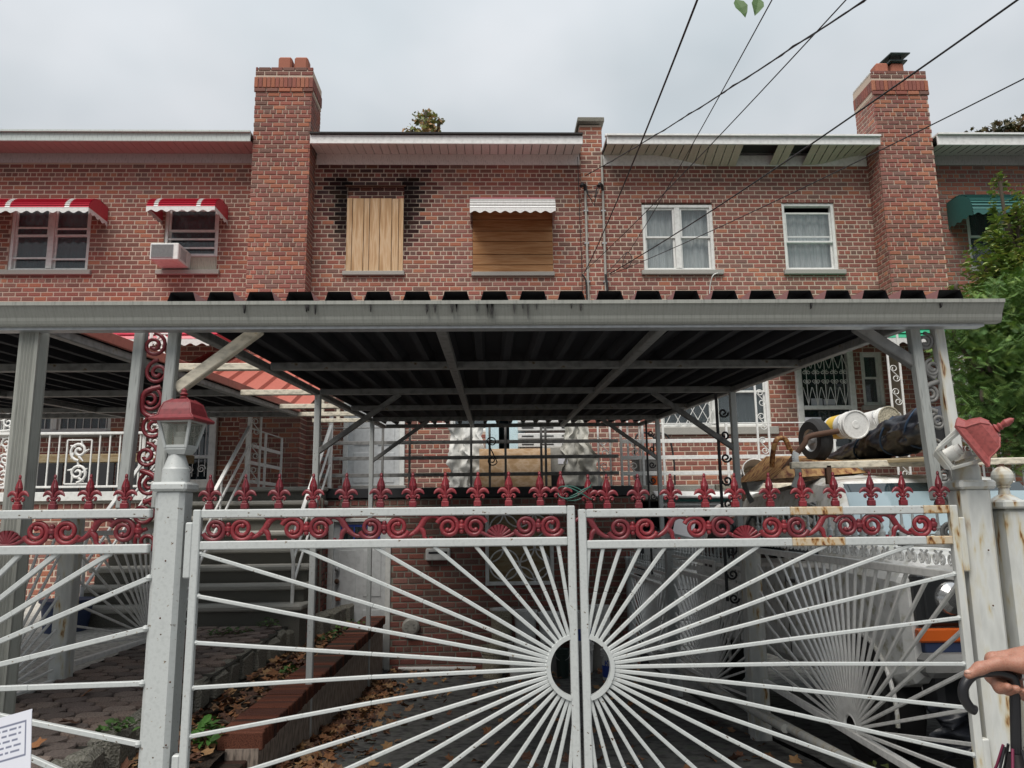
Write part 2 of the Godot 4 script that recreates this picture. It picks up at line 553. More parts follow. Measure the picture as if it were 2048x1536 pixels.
# broad weathering: rain-washed paler patches lower down; bricks also darker towards the eaves
func weather(p: Vector3) -> int:
	if not cache.has("weather"):
		var fn := FastNoiseLite.new()
		fn.seed = 77
		fn.frequency = 0.45
		fn.fractal_octaves = 4
		cache.weather = fn
	var v: float = cache.weather.get_noise_3d(p.x * 1.4, p.y * 0.8, p.z) * 2.6 + cache.weather.get_noise_2d(p.x * 5.0, p.y * 0.5) * 1.2
	if p.y > 7.35 and p.y < 8.0 and p.z < -12.8:
		v -= 1.0 * (p.y - 7.35) / 0.45
	if p.y < 5.9 and p.y > 4.8:
		v += 0.9
	return clampi(2 + int(round(v + rng.randf_range(-0.3, 0.3))), 0, 4)


func brick_mesh(l: float) -> G:
	var k := "b%d" % int(round(l * 1000))
	if not cache.has(k):
		var g := G.new()
		var x := l / 2.0
		var y := BH / 2.0
		var r := 0.006
		var f := 0.02
		var F := [Vector3(-x + r, -y + r, f), Vector3(x - r, -y + r, f), Vector3(x - r, y - r, f), Vector3(-x + r, y - r, f)]
		var C := [Vector3(-x, -y, f - r), Vector3(x, -y, f - r), Vector3(x, y, f - r), Vector3(-x, y, f - r)]
		var K := [Vector3(-x, -y, -f), Vector3(x, -y, -f), Vector3(x, y, -f), Vector3(-x, y, -f)]
		g.quad(F[0], F[1], F[2], F[3])
		for i in 4:
			var j := (i + 1) % 4
			g.quad(C[i], C[j], F[j], F[i])
			g.quad(K[i], K[j], C[j], C[i])
		cache[k] = g
	return cache[k]


func flush_bricks(parent: Node, single: int):
	brick_list.sort_custom(func(a, b): return a.d < b.d)
	var rest := G.new()
	for i in brick_list.size():
		var b = brick_list[i]
		var bs := Basis(b.u, Vector3.UP, b.n) * Basis(Vector3(0, 0, 1), rng.randf_range(-0.006, 0.006))
		if i < single:
			var km := "bm%d" % int(round(b.l * 1000))
			if not cache.has(km):
				cache[km] = brick_mesh(b.l).mesh()
			var o := put(cache[km], "brick", brick_mat(b.tone, b.soot, b.wear), parent)
			o.transform = Transform3D(bs, b.p - base.get(parent, Vector3.ZERO))
		else:
			var c := brick_col(b.tone, b.soot, b.wear)
			rest.col = c
			rest.add(brick_mesh(b.l), Transform3D(bs, b.p))
	if rest.v.size():
		tag(put(rest, "brickwork", M.brick, parent), "", "", "", "stuff")
	brick_list = []


# backing of a wall with openings: cells between all hole edges, each a block of mortar thick metres deep
func backing(g: G, x0: float, x1: float, y0: float, y1: float, d: float, thick: float, holes: Array, cell := 0.0, shade = null):
	var xs := [x0, x1]
	var ys := [y0, y1]
	for h in holes:
		for q in [h.position.x, h.end.x]:
			if q > x0 and q < x1:
				xs.append(q)
		for q in [h.position.y, h.end.y]:
			if q > y0 and q < y1:
				ys.append(q)
	xs.sort()
	ys.sort()
	for i in xs.size() - 1:
		for j in ys.size() - 1:
			var r := Rect2(xs[i], ys[j], xs[i + 1] - xs[i], ys[j + 1] - ys[j])
			if r.size.x < 1e-4 or r.size.y < 1e-4:
				continue
			var ctr := r.get_center()
			var open := false
			for h in holes:
				if h.has_point(ctr):
					open = true
			if open:
				continue
			if cell > 0.0:
				var nx := maxi(1, int(r.size.x / cell))
				var ny := maxi(1, int(r.size.y / cell))
				for a in nx:
					for b in ny:
						var ax := r.position.x + r.size.x * a / nx
						var bx := r.position.x + r.size.x * (a + 1) / nx
						var ay := r.position.y + r.size.y * b / ny
						var by := r.position.y + r.size.y * (b + 1) / ny
						var cs := [V(ax, ay, d), V(bx, ay, d), V(bx, by, d), V(ax, by, d)]
						var order := [0, 2, 1, 0, 3, 2]
						for q in order:
							g.col = shade.call(cs[q])
							g.vert(cs[q], Vector3(0, 0, 1))
				g.col = Color.WHITE
				g.box(V(ctr.x, ctr.y, d + thick / 2.0 + 0.002), Vector3(r.size.x, r.size.y, thick))
			else:
				g.box(V(ctr.x, ctr.y, d + thick / 2.0), Vector3(r.size.x, r.size.y, thick))


# a double-hung window set back in the wall; lites are [x0, x1], rails extra cross rails per lite
func sash_window(house: Node, x0: float, x1: float, y0: float, y1: float, d: float, units: int, inside: String, extra := [], open_top := 0.0):
	var fd := d + 0.075
	var g := G.new()
	var b := 0.055
	g.rbox(V(x0 + b / 2, (y0 + y1) / 2, fd), Vector3(b, y1 - y0, 0.10), 0.006)
	g.rbox(V(x1 - b / 2, (y0 + y1) / 2, fd), Vector3(b, y1 - y0, 0.10), 0.006)
	g.rbox(V((x0 + x1) / 2, y1 - b / 2, fd), Vector3(x1 - x0 - 2 * b, b, 0.098), 0.006)
	g.rbox(V((x0 + x1) / 2, y0 + 0.02, fd), Vector3(x1 - x0 - 2 * b, 0.04, 0.11), 0.006)
	if units == 2:
		g.rbox(V((x0 + x1) / 2, (y0 + y1) / 2, fd), Vector3(0.10, y1 - y0 - 0.1, 0.094), 0.006)
	var w := put(g, "window", M.white_house, house)
	var span := (x1 - x0 - 2 * b - (0.10 if units == 2 else 0.0)) / units
	var ymid := (y0 + y1) / 2.0
	for k in units:
		var a := x0 + b + k * (span + 0.10)
		var z := a + span
		for up in 2:
			var lo := (ymid if up else y0 + 0.04) - (open_top if up else 0.0)
			var hi := (y1 - b if up else ymid + 0.035) - (open_top if up else 0.0)
			var sd := fd + (0.0 if up else 0.032) - 0.01
			var s := G.new()
			var r := 0.034
			s.rbox(V(a + r / 2, (lo + hi) / 2, sd), Vector3(r, hi - lo, 0.028), 0.004)
			s.rbox(V(z - r / 2, (lo + hi) / 2, sd), Vector3(r, hi - lo, 0.028), 0.004)
			s.rbox(V((a + z) / 2, lo + r / 2, sd), Vector3(span - 2 * r, r, 0.028), 0.004)
			s.rbox(V((a + z) / 2, hi - r / 2, sd), Vector3(span - 2 * r, r, 0.028), 0.004)
			put(s, "sash", M.white_house, w)
			var p := G.new()
			p.quad(V(a + r, lo + r, sd), V(z - r, lo + r, sd), V(z - r, hi - r, sd), V(a + r, hi - r, sd))
			put(p, "pane", M.glass, w)
		for e in extra:
			if e[0] == k:
				var s := G.new()
				s.rbox(V((a + z) / 2, e[1], fd - 0.03), Vector3(span, 0.035, 0.014), 0.004)
				put(s, "storm_rail", M.white_house, w)
	var q := G.new()
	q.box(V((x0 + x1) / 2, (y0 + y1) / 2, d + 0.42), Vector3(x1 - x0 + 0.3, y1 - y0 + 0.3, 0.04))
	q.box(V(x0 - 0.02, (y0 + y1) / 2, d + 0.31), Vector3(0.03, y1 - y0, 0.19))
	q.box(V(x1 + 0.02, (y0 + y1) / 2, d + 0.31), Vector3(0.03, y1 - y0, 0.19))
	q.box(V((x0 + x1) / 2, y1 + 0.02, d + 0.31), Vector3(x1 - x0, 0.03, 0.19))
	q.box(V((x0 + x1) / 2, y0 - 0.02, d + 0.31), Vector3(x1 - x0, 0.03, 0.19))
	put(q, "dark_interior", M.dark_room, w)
	if inside:
		var cu := G.new()
		var cx0 := x0 + 0.03
		var cw := x1 - x0 - 0.06
		cu.grid(int(cw * 40), 2, func(s, t): return V(cx0 + cw * s, y0 + (y1 - y0 - 0.02 - open_top) * t, d + 0.19 + 0.014 * sin(s * cw * 45.0) + 0.01 * sin(s * cw * 17.0 + t)))
		put(cu, "curtain", M[inside], w)
	return w


func sill(house: Node, x0: float, x1: float, y: float, d: float, h := 0.085):
	var g := G.new()
	g.rbox(V((x0 + x1) / 2, y - h / 2, d + 0.04), Vector3(x1 - x0, h, 0.20), 0.008)
	put(g, "sill", M.sill_stone, house)


func cornice(house: Node, x0: float, x1: float, face: Material, under: Material, board: Material, fy0: float, fy1: float, by0: float, by1: float, sags = null, gaps := []):
	var dw := 12.9
	var df := 12.38
	var g := G.new()
	g.rbox(V((x0 + x1) / 2, (by0 + by1) / 2, dw - 0.012), Vector3(x1 - x0, by1 - by0, 0.024), 0.004)
	put(g, "frieze_board", board, house)
	var f := G.new()
	f.rbox(V((x0 + x1) / 2, (fy0 + fy1) / 2, df - 0.015), Vector3(x1 - x0, fy1 - fy0, 0.03), 0.006)
	put(f, "fascia", face, house)
	var r := G.new()
	r.box(V((x0 + x1) / 2, fy1 + 0.018, df + 0.55), Vector3(x1 - x0, 0.03, 1.25))
	r.box(V((x0 + x1) / 2, (by0 + fy1) / 2 + 0.08, dw + 0.6), Vector3(x1 - x0 - 0.04, fy1 - by0 - 0.2, 0.9))
	put(r, "roof_edge", M.roof_felt if absf(x0 + 3.04) < 0.01 else face, house)
	var lay := G.new()
	lay.box(V((x0 + x1) / 2, by1 + 0.055, (dw + df) / 2), Vector3(x1 - x0 - 0.02, 0.01, dw - df - 0.03))
	put(lay, "soffit_deck", M.roof_felt, house)
	var n := int(round((x1 - x0) / 0.30))
	var pw := (x1 - x0) / n
	for i in n:
		var xm := x0 + pw * (i + 0.5)
		var missing := false
		for q in gaps:
			if xm > q[0] and xm < q[1]:
				missing = true
		if missing:
			continue
		var s := G.new()
		var ya: float = fy0 + 0.012
		var sg := func(x): return (sags.call(x) if sags != null else 0.0)
		var a := x0 + pw * i + 0.009
		for j in 2:      # each panel is pressed into two flat bands with a groove between
			var xa := a + j * (pw * 0.5)
			var xb := xa + pw * 0.5 - 0.018
			s.quad(V(xa, by1 - sg.call(xa), dw - 0.02), V(xb, by1 - sg.call(xb), dw - 0.02), V(xb, ya, df + 0.012), V(xa, ya, df + 0.012))
			s.quad(V(xb, by1 - sg.call(xb), dw - 0.02), V(xb + 0.012, by1 + 0.012 - sg.call(xb), dw - 0.02), V(xb + 0.012, ya + 0.012, df + 0.012), V(xb, ya, df + 0.012))
		put(s, "soffit_panel", under, house)


func chimney(house: Node, x0: float, x1: float, capped: bool, warm: float):
	var df := 12.46
	var dk := 13.16
	var g := G.new()
	g.box(V((x0 + x1) / 2, 5.45, (df + dk) / 2 + 0.006), Vector3(x1 - x0 - 0.014, 7.0, dk - df - 0.012))
	g.box(V((x0 + x1) / 2, 9.15, (df + dk) / 2 + 0.006), Vector3(x1 - x0 + 0.006, 0.41, dk - df + 0.004))
	var c := put(g, "chimney", M.mortar, house)
	brick_face(V(x0, 2, df), Vector3(1, 0, 0), Vector3(0, 0, 1), x1 - x0, 2.0, 8.92, [], warm, null, 0.1)
	if x0 < 0:
		brick_face(V(x1, 2, df), Vector3(0, 0, -1), Vector3(1, 0, 0), dk - df, 2.0, 8.92, [], warm * 0.4)
	else:
		brick_face(V(x0, 2, dk), Vector3(0, 0, 1), Vector3(-1, 0, 0), dk - df, 4.6, 8.92, [], warm * 0.4)
	brick_face(V(x0 - 0.02, 2, df - 0.02), Vector3(1, 0, 0), Vector3(0, 0, 1), x1 - x0 + 0.04, 8.925, 9.0, [], 0.8)
	brick_face(V(x0 - 0.005, 2, df - 0.005), Vector3(1, 0, 0), Vector3(0, 0, 1), x1 - x0 + 0.01, 9.205, 9.37, [], 0.1, null, 0.06, 0.8)
	# a soldier course under the top
	var side_n := Vector3(1, 0, 0) if x0 < 0 else Vector3(-1, 0, 0)
	for k in 14:
		var q := brick_mesh(0.195)
		var tn: int = [6, 4, 1, 0, 9, 2][rng.randi() % 6]
		var st := G.new()
		st.col = brick_col(tn, 0)
		var rot := Basis(Vector3(0, 0, 1), PI / 2)
		st.add(q, Transform3D(rot, V(x0 - 0.02 + (k + 0.5) * (x1 - x0 + 0.04) / 14.0, 9.105, df + 0.0)))
		put(st, "soldier_brick", M.brick, c)
	for k in 9:
		var st := G.new()
		st.col = brick_col([2, 3, 7, 0][rng.randi() % 4], 0)
		var bs := Basis(Vector3(0, 0, -1) if x0 < 0 else Vector3(0, 0, 1), Vector3.UP, side_n) * Basis(Vector3(0, 0, 1), PI / 2)
		st.add(brick_mesh(0.195), Transform3D(bs, V((x1 + 0.0) if x0 < 0 else (x0 - 0.0), 9.105, df + (k + 0.5) * (dk - df) / 9.0)))
		put(st, "soldier_brick", M.brick, c)
	for k in 2:
		var f := G.new()
		var fx := x0 + (x1 - x0) * (0.42 + 0.29 * k) - (0.04 if capped else 0.0)
		f.rbox(V(fx, 9.56, 12.86), Vector3(0.24, 0.46 if not capped else 0.36, 0.24), 0.03)
		put(f, "chimney_pot", M.terracotta, c)
		if capped and k == 1:
			var cp := G.new()
			cp.box(V(fx, 9.755, 12.86), Vector3(0.32, 0.025, 0.34))
			cp.box(V(fx, 9.88, 12.86), Vector3(0.36, 0.02, 0.5), Basis(Vector3(1, 0, 0), 0.12))
			for a in [-0.1, 0.1]:
				cp.bar(V(fx + a, 9.76, 12.8), V(fx + a, 9.88, 12.8), 0.015, 0.015)
			put(cp, "rain_cap", M.green_dark, c)
	var cap := G.new()
	cap.rbox(V((x0 + x1) / 2, 9.372, (df + dk) / 2), Vector3(x1 - x0 - 0.03 + (0.06 if capped else 0.0), 0.03, dk - df - 0.02), 0.01)
	put(cap, "mortar_cap", M.fascia_white if capped else M.roof_felt, c)
	flush_bricks(c, 95)


func sooty(p: Vector3) -> float:
	var x := p.x
	var y := p.y
	var s := 0.0
	var dx := maxf(-2.49 - x, x + 1.49)
	if dx > -0.02 and y < 7.55:
		var spread := 0.10 + 0.28 * clampf((y - 6.1) / 1.2, 0.0, 1.0)
		s = maxf(s, 1.15 * exp(-pow(maxf(dx, 0.0) / spread, 2.0)) * clampf((y - 5.95) / 0.75, 0.0, 1.0))
	if y >= 7.3:
		var cx := maxf(absf(absf(x + 1.99) - 0.42) - 0.20, 0.0)
		s = maxf(s, 0.85 * exp(-pow(cx / 0.25, 2.0)) * clampf(1.0 - (y - 7.35) / 0.55, 0.15, 1.0))
		if absf(x + 1.99) < 0.42:
			s *= 0.5
	if absf(x + 1.95) < 1.0 and y > 7.6:
		s = maxf(s, 0.35)
	return clampf(s, 0.0, 1.0)


func house_a():
	var h := thing("brick_row_house", "left brick row house with red scalloped awnings and reddish eave soffit", "house", V(-7.6, -0.4, 12.9))
	var holes := [Rect2(-8.26, 5.84, 1.36, 1.28), Rect2(-5.63, 5.84, 0.93, 1.19), Rect2(-8.2, 3.05, 1.9, 1.2), Rect2(-5.12, 2.0, 0.56, 2.1)]
	var g := G.new()
	backing(g, -11.5, -3.06, -0.4, 8.0, 12.906, 0.2, holes)
	g.box(V(-7.3, 4.0, 14.85), Vector3(8.4, 8.0, 2.7))
	var wall := put(g, "wall", M.mortar, h)
	brick_face(V(-11.48, 2, 12.9), Vector3(1, 0, 0), Vector3(0, 0, 1), 7.5, 4.9, 7.82, rel(holes, -11.48), 0.35)
	brick_face(V(-6.4, 2, 12.9), Vector3(1, 0, 0), Vector3(0, 0, 1), 3.4, 2.0, 4.9, rel(holes, -6.4), 0.3)
	brick_face(V(-11.48, 2, 12.9), Vector3(1, 0, 0), Vector3(0, 0, 1), 5.08, 2.0, 4.9, rel(holes, -11.48), 0.3)
	# front wall under the porch
	brick_face(V(-11.8, 2, 10.73), Vector3(1, 0, 0), Vector3(0, 0, 1), 7.5, 0.0, 1.85, [], 0.5)
	var pf := G.new()
	pf.box(V(-8.1, 0.9, 10.85), Vector3(7.6, 2.1, 0.23))
	put(pf, "porch_front", M.mortar, h)
	flush_bricks(wall, 205)
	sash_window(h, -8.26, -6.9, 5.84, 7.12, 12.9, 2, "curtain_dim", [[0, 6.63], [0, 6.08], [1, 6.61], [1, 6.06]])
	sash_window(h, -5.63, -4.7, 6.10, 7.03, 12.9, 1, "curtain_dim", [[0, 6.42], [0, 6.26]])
	sill(h, -8.36, -6.82, 5.84, 12.9)
	sill(h, -5.72, -4.64, 5.84, 12.9)
	var ac := G.new()
	ac.box(V(-4.98, 5.97, 12.96), Vector3(0.52, 0.26, 0.02))
	for i in 16:
		ac.box(V(-5.2 + i * 0.03, 5.97, 12.945), Vector3(0.014, 0.25, 0.012))
	put(ac, "accordion_panel", M.soffit_cream, h)
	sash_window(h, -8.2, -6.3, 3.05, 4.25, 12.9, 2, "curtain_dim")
	for i in 15:
		var q := G.new()
		var x := -8.1 + i * 0.125
		q.tube([V(x, 3.08, 12.86), V(x, 4.2, 12.86)], 0.007, 6)
		if i % 4 == 2:
			for s in [-1, 1]:
				q.tube(spiral(Vector3(x + s * 0.03, 3.52, -12.86), 0.03, 0.01, 1.1, PI / 2, s), 0.006, 5)
				q.tube(spiral(Vector3(x + s * 0.03, 3.62, -12.86), 0.03, 0.01, 1.1, -PI / 2, -s), 0.006, 5)
		put(q, "window_bar", M.white_rail, h)
	sill(h, -8.3, -6.2, 3.05, 12.9)
	var dr := G.new()
	for q in [[-5.1, 4.1], [-4.58, 4.1]]:
		dr.rbox(V(q[0], 3.05, 12.86), Vector3(0.12, 2.1, 0.1), 0.01)
	dr.rbox(V(-4.84, 2.14, 12.86), Vector3(0.5, 0.22, 0.06), 0.01)
	dr.rbox(V(-4.84, 2.62, 12.86), Vector3(0.5, 0.06, 0.06), 0.01)
	dr.rbox(V(-4.84, 3.95, 12.86), Vector3(0.5, 0.2, 0.06), 0.01)
	var door := put(dr, "storm_door", M.white_house, h)
	var dk := G.new()
	dk.box(V(-4.84, 3.1, 12.95), Vector3(0.44, 2.0, 0.03))
	put(dk, "dark_glass", M.car_glass, door)
	for i in 4:
		var q := G.new()
		q.tube([V(-4.99 + i * 0.1, 2.3, 12.84), V(-4.99 + i * 0.1, 3.9, 12.84)], 0.007, 6)
		put(q, "door_bar", M.white_rail, door)
	for s in [-1, 1]:
		var q := G.new()
		q.tube(spiral(V(-4.84 + s * 0.1, 2.42, 12.83), 0.075, 0.015, 1.6, 0.0, s), 0.009, 6)
		q.tube(spiral(V(-4.84 + s * 0.06, 3.0, 12.83), 0.05, 0.012, 1.4, 0.0, s), 0.008, 6)
		put(q, "door_scroll", M.white_rail, door)
	cornice(h, -11.4, -4.05, M.fascia_green, M.soffit_red, M.frieze_grey, 7.95, 8.10, 7.81, 7.985)


func rel(holes: Array, x: float) -> Array:
	var o := []
	for h in holes:
		o.append(Rect2(h.position.x - x, h.position.y, h.size.x, h.size.y))
	return o


func spiral(ctr: Vector3, r0: float, r1: float, turns: float, from: float, dir := 1, n := 22) -> Array:
	var p := []
	for i in n + 1:
		var t := float(i) / n
		var a := from + dir * t * turns * TAU
		var r := lerpf(r0, r1, pow(t, 0.8))
		p.append(ctr + Vector3(cos(a) * r, sin(a) * r, 0))
	return p


func house_b():
	var h := thing("brick_row_house", "middle brick row house with boarded upper windows, one framed by black soot", "house", V(-0.6, -0.4, 12.9))
	var holes := [Rect2(-2.485, 5.81, 0.997, 1.57), Rect2(-0.278, 5.79, 1.411, 1.2), Rect2(-2.44, 2.0, 1.02, 2.1), Rect2(-0.67, 3.0, 2.09, 1.2)]
	var g := G.new()
	var shade := func(p):
		var s := sooty(p) * 0.88
		return Color(1 - s, 1 - s, 1 - s)
	backing(g, -3.06, 1.67, 4.9, 7.9, 12.906, 0.2, holes, 0.09, shade)
	backing(g, -3.06, 1.67, 1.8, 4.9, 12.906, 0.2, holes)
	g.box(V(-0.6, 4.0, 14.85), Vector3(5.3, 8.0, 2.7))
	var wall := put(g, "wall", M.mortar, h)
	brick_face(V(-3.06, 2, 12.9), Vector3(1, 0, 0), Vector3(0, 0, 1), 4.72, 4.9, 7.80, rel(holes, -3.06), 0.35, sooty, 0.07)
	brick_face(V(-3.06, 2, 12.9), Vector3(1, 0, 0), Vector3(0, 0, 1), 4.72, 2.0, 4.9, rel(holes, -3.06), 0.3, null, 0.07)
	flush_bricks(wall, 60)
	# the party pier at the right
	var pg := G.new()
	pg.box(V(1.85, 5.25, 13.05), Vector3(0.385, 6.6, 0.35))
	pg.box(V(1.85, 8.2, 13.335), Vector3(0.36, 0.7, 0.9))
	var pier := put(pg, "party_pier", M.mortar, h)
	brick_face(V(1.655, 2, 12.87), Vector3(1, 0, 0), Vector3(0, 0, 1), 0.40, 2.0, 8.56, [], 0.55)
	brick_face(V(1.655, 2, 13.6), Vector3(0, 0, 1), Vector3(-1, 0, 0), 0.73, 7.9, 8.56, [], 0.5)
	flush_bricks(pier, 40)
	var cs := G.new()
	cs.rbox(V(1.855, 8.615, 13.2), Vector3(0.48, 0.085, 0.85), 0.01)
	put(cs, "coping_stone", M.edge_stone, pier)
	# recessed brick lintel strip and planks over the sooty window
	var lg := G.new()
	lg.box(V(-1.987, 7.27, 12.985), Vector3(1.0, 0.24, 0.05))
	put(lg, "window_head", M.mortar, h)
	brick_face(V(-2.485, 2, 12.945), Vector3(1, 0, 0), Vector3(0, 0, 1), 0.997, 7.15, 7.37, [], 0.2, func(_p): return 0.25)
	flush_bricks(h, 20)
	var ang := G.new()
	ang.box(V(-1.987, 7.383, 12.895), Vector3(1.06, 0.018, 0.06))
	put(ang, "steel_lintel", M.rust_iron, h)
	var bk := G.new()
	bk.box(V(-1.987, 6.49, 12.935), Vector3(0.99, 1.34, 0.01))
	bk.box(V(0.4275, 6.39, 12.94), Vector3(1.40, 1.2, 0.01))
	put(bk, "dark_backing", M.dark_room, h)
	var edges := [-2.485, -2.385, -2.185, -2.085, -1.905, -1.695, -1.575, -1.488]
	for i in edges.size() - 1:
		var b := G.new()
		var sh := rng.randf_range(0.88, 1.05)
		b.col = Color(sh, sh, sh)
		b.rbox(V((edges[i] + edges[i + 1]) / 2, 6.485 + rng.randf_range(-0.012, 0.0), 12.90 + rng.randf_range(0.0, 0.006)), Vector3(edges[i + 1] - edges[i] - 0.009, 1.35, 0.018), 0.003, Basis(Vector3(1, 0, 0), rng.randf_range(-0.004, 0.01)))
		put(b, "board", M.plywood_up, h)
	var ys := [5.79, 5.93, 6.12, 6.36, 6.55, 6.76, 6.99]
	for i in ys.size() - 1:
		var b := G.new()
		var sh := rng.randf_range(0.85, 1.1)
		b.col = Color(sh, sh, sh)
		b.rbox(V(0.4275, (ys[i] + ys[i + 1]) / 2, 12.91 + rng.randf_range(0.0, 0.004)), Vector3(1.405, ys[i + 1] - ys[i] - 0.010, 0.018), 0.002)
		put(b, "board", M.plywood_across, h)
	sill(h, -2.53, -1.46, 5.81, 12.9, 0.075)
	sill(h, -0.30, 1.15, 5.79, 12.9, 0.075)
	# first floor door and the window behind the stored things
	var d := G.new()
	d.rbox(V(-1.93, 3.06, 12.93), Vector3(0.86, 2.0, 0.05), 0.005)
	for k in 3:
		for s in [-1, 1]:
			d.rbox(V(-1.93 + s * 0.2, 2.42 + k * 0.62, 12.90), Vector3(0.28, 0.5, 0.012), 0.005)
	var dd := put(d, "front_door", M.door_white, h)
	var fr := G.new()
	for s in [-1, 1]:
		fr.rbox(V(-1.93 + s * 0.47, 3.06, 12.9), Vector3(0.08, 2.1, 0.1), 0.006)
	put(fr, "door_frame", M.white_house, dd)
	var st := G.new()
	st.rbox(V(-1.93, 2.06, 12.82), Vector3(1.1, 0.12, 0.22), 0.01)
	put(st, "doorstep", M.sill_stone, h)
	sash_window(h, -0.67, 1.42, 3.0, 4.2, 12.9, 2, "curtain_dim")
	cornice(h, -3.04, 1.64, M.fascia_white, M.soffit_white, M.soffit_white, 7.915, 8.075, 7.785, 7.985)
	chimney(h, -4.045, -3.06, false, 0.6)
	# porch slab and the basement wall below it
	var ps := G.new()
	ps.rbox(V(-0.15, 1.93, 11.8), Vector3(4.25, 0.14, 2.2), 0.01)
	put(ps, "porch_slab", M.black_lattice, h)
	var bh := [Rect2(-2.2, -0.4, 0.85, 1.99), Rect2(-0.07, 0.68, 0.93, 1.0)]
	var bg := G.new()
	backing(bg, -2.36, 2.0, -0.6, 1.85, 10.736, 0.2, bh)
	var bw := put(bg, "basement_wall", M.mortar_grey, h)
	brick_face(V(-2.36, 2, 10.73), Vector3(1, 0, 0), Vector3(0, 0, 1), 4.36, -0.42, 1.85, rel(bh, -2.36), 0.0, null, 0.03, 0.5)
	flush_bricks(bw, 85)
	var bd := G.new()
	bd.rbox(V(-1.775, 0.58, 10.79), Vector3(0.72, 1.92, 0.05), 0.005)
	for s in [-1, 1]:
		bd.rbox(V(-1.775 + s * 0.17, 0.86, 10.762), Vector3(0.24, 0.62, 0.012), 0.005)
		bd.rbox(V(-1.775 + s * 0.17, 0.08, 10.762), Vector3(0.24, 0.6, 0.012), 0.005)
	var door := put(bd, "basement_door", M.door_white, h)
	var bt := G.new()
	bt.rbox(V(-1.775, 1.40, 10.76), Vector3(0.54, 0.22, 0.014), 0.003)
	put(bt, "window_trim", M.blue_print, door)
	for k in 3:
		var bp := G.new()
		bp.box(V(-1.775 + (k - 1) * 0.165, 1.40, 10.75), Vector3(0.145, 0.16, 0.006))
		put(bp, "door_pane", M.car_glass, door)
	var bf := G.new()
	bf.rbox(V(-2.165, 0.6, 10.75), Vector3(0.07, 1.98, 0.08), 0.006)
	bf.rbox(V(-1.385, 0.6, 10.75), Vector3(0.07, 1.98, 0.08), 0.006)
	bf.rbox(V(-1.775, 1.57, 10.75), Vector3(0.71, 0.05, 0.08), 0.006)
	put(bf, "door_frame", M.white_house, door)
	for k in 2:
		var lk := G.new()
		lk.ball(V(-2.07, 0.92 - k * 0.16, 10.72), 0.035)
		put(lk, "lock", M.rust_iron if k else M.steel, door)
	var pad := G.new()
	pad.rbox(V(-2.05, 0.55, 10.72), Vector3(0.07, 0.09, 0.03), 0.01)
	put(pad, "padlock", M.terracotta, door)
	# grille of interlaced circles over the basement window
	var wf := G.new()
	wf.rbox(V(-0.045, 1.18, 10.70), Vector3(0.05, 1.0, 0.05), 0.005)
	wf.rbox(V(0.835, 1.18, 10.70), Vector3(0.05, 1.0, 0.05), 0.005)
	wf.rbox(V(0.395, 1.655, 10.70), Vector3(0.83, 0.05, 0.05), 0.005)
	wf.rbox(V(0.395, 0.705, 10.70), Vector3(0.83, 0.05, 0.05), 0.005)
	var win := put(wf, "grilled_window", M.white_house, h)
	var pn := G.new()
	pn.box(V(0.395, 1.18, 10.82), Vector3(0.9, 1.0, 0.02))
	put(pn, "pane", M.tan_board, win)
	for a in 5:
		for b in 5:
			if (a + b) % 2 == 0:
				var ring := []
				for i in 28:
					ring.append(V(-0.02 + 0.207 * a + 0.2 * cos(TAU * i / 28), 0.72 + 0.233 * b + 0.2 * sin(TAU * i / 28), 10.69))
				var keep := []
				for p in ring:
					if p.x > -0.03 and p.x < 0.82 and p.y > 0.72 and p.y < 1.64:
						keep.append(p)
				var rg := G.new()
				var run := []
				for i in 29:
					var p: Vector3 = ring[i % 28]
					if p.x > -0.03 and p.x < 0.82 and p.y > 0.72 and p.y < 1.64:
						run.append(p)
					else:
						if run.size() > 2:
							rg.tube(run, 0.011, 6)
						run = []
				if run.size() > 2:
					rg.tube(run, 0.011, 6)
				if rg.v.size():
					put(rg, "grille_ring", M.white_rail, win)
	var lamp := G.new()
	lamp.ball(V(-1.98, 1.76, 10.63), 0.075, 14)
	lamp.lathe([Vector2(0, 0), Vector2(0.06, 0), Vector2(0.06, 0.05), Vector2(0, 0.05)], Transform3D(Basis(), V(-1.98, 1.82, 10.63)), 12)
	put(lamp, "porch_globe", M.lamp_glass, h)
	var mb := G.new()
	mb.rbox(V(-0.71, 1.10, 10.69), Vector3(0.33, 0.16, 0.09), 0.012)
	var box := put(mb, "wall_box", M.white_house, h)
	var sl := G.new()
	sl.rbox(V(-0.71, 1.125, 10.643), Vector3(0.25, 0.028, 0.012), 0.004)
	put(sl, "slot", M.black_plastic, box)
	var mt := G.new()
	var face := Transform3D(Basis(Vector3(1, 0, 0), PI / 2), V(-1.07, 0.16, 10.70))
	mt.lathe([Vector2(0.0, 0.06), Vector2(0.09, 0.06), Vector2(0.115, 0.04), Vector2(0.12, -0.02)], face, 18)
	for i in 8:
		mt.box(V(-1.07 + 0.055 * cos(TAU * i / 8), 0.16 + 0.055 * sin(TAU * i / 8), 10.635), Vector3(0.03, 0.012, 0.01), Basis(Vector3(0, 0, 1), TAU * i / 8))
	put(mt, "vent_disc", M.conduit, h)


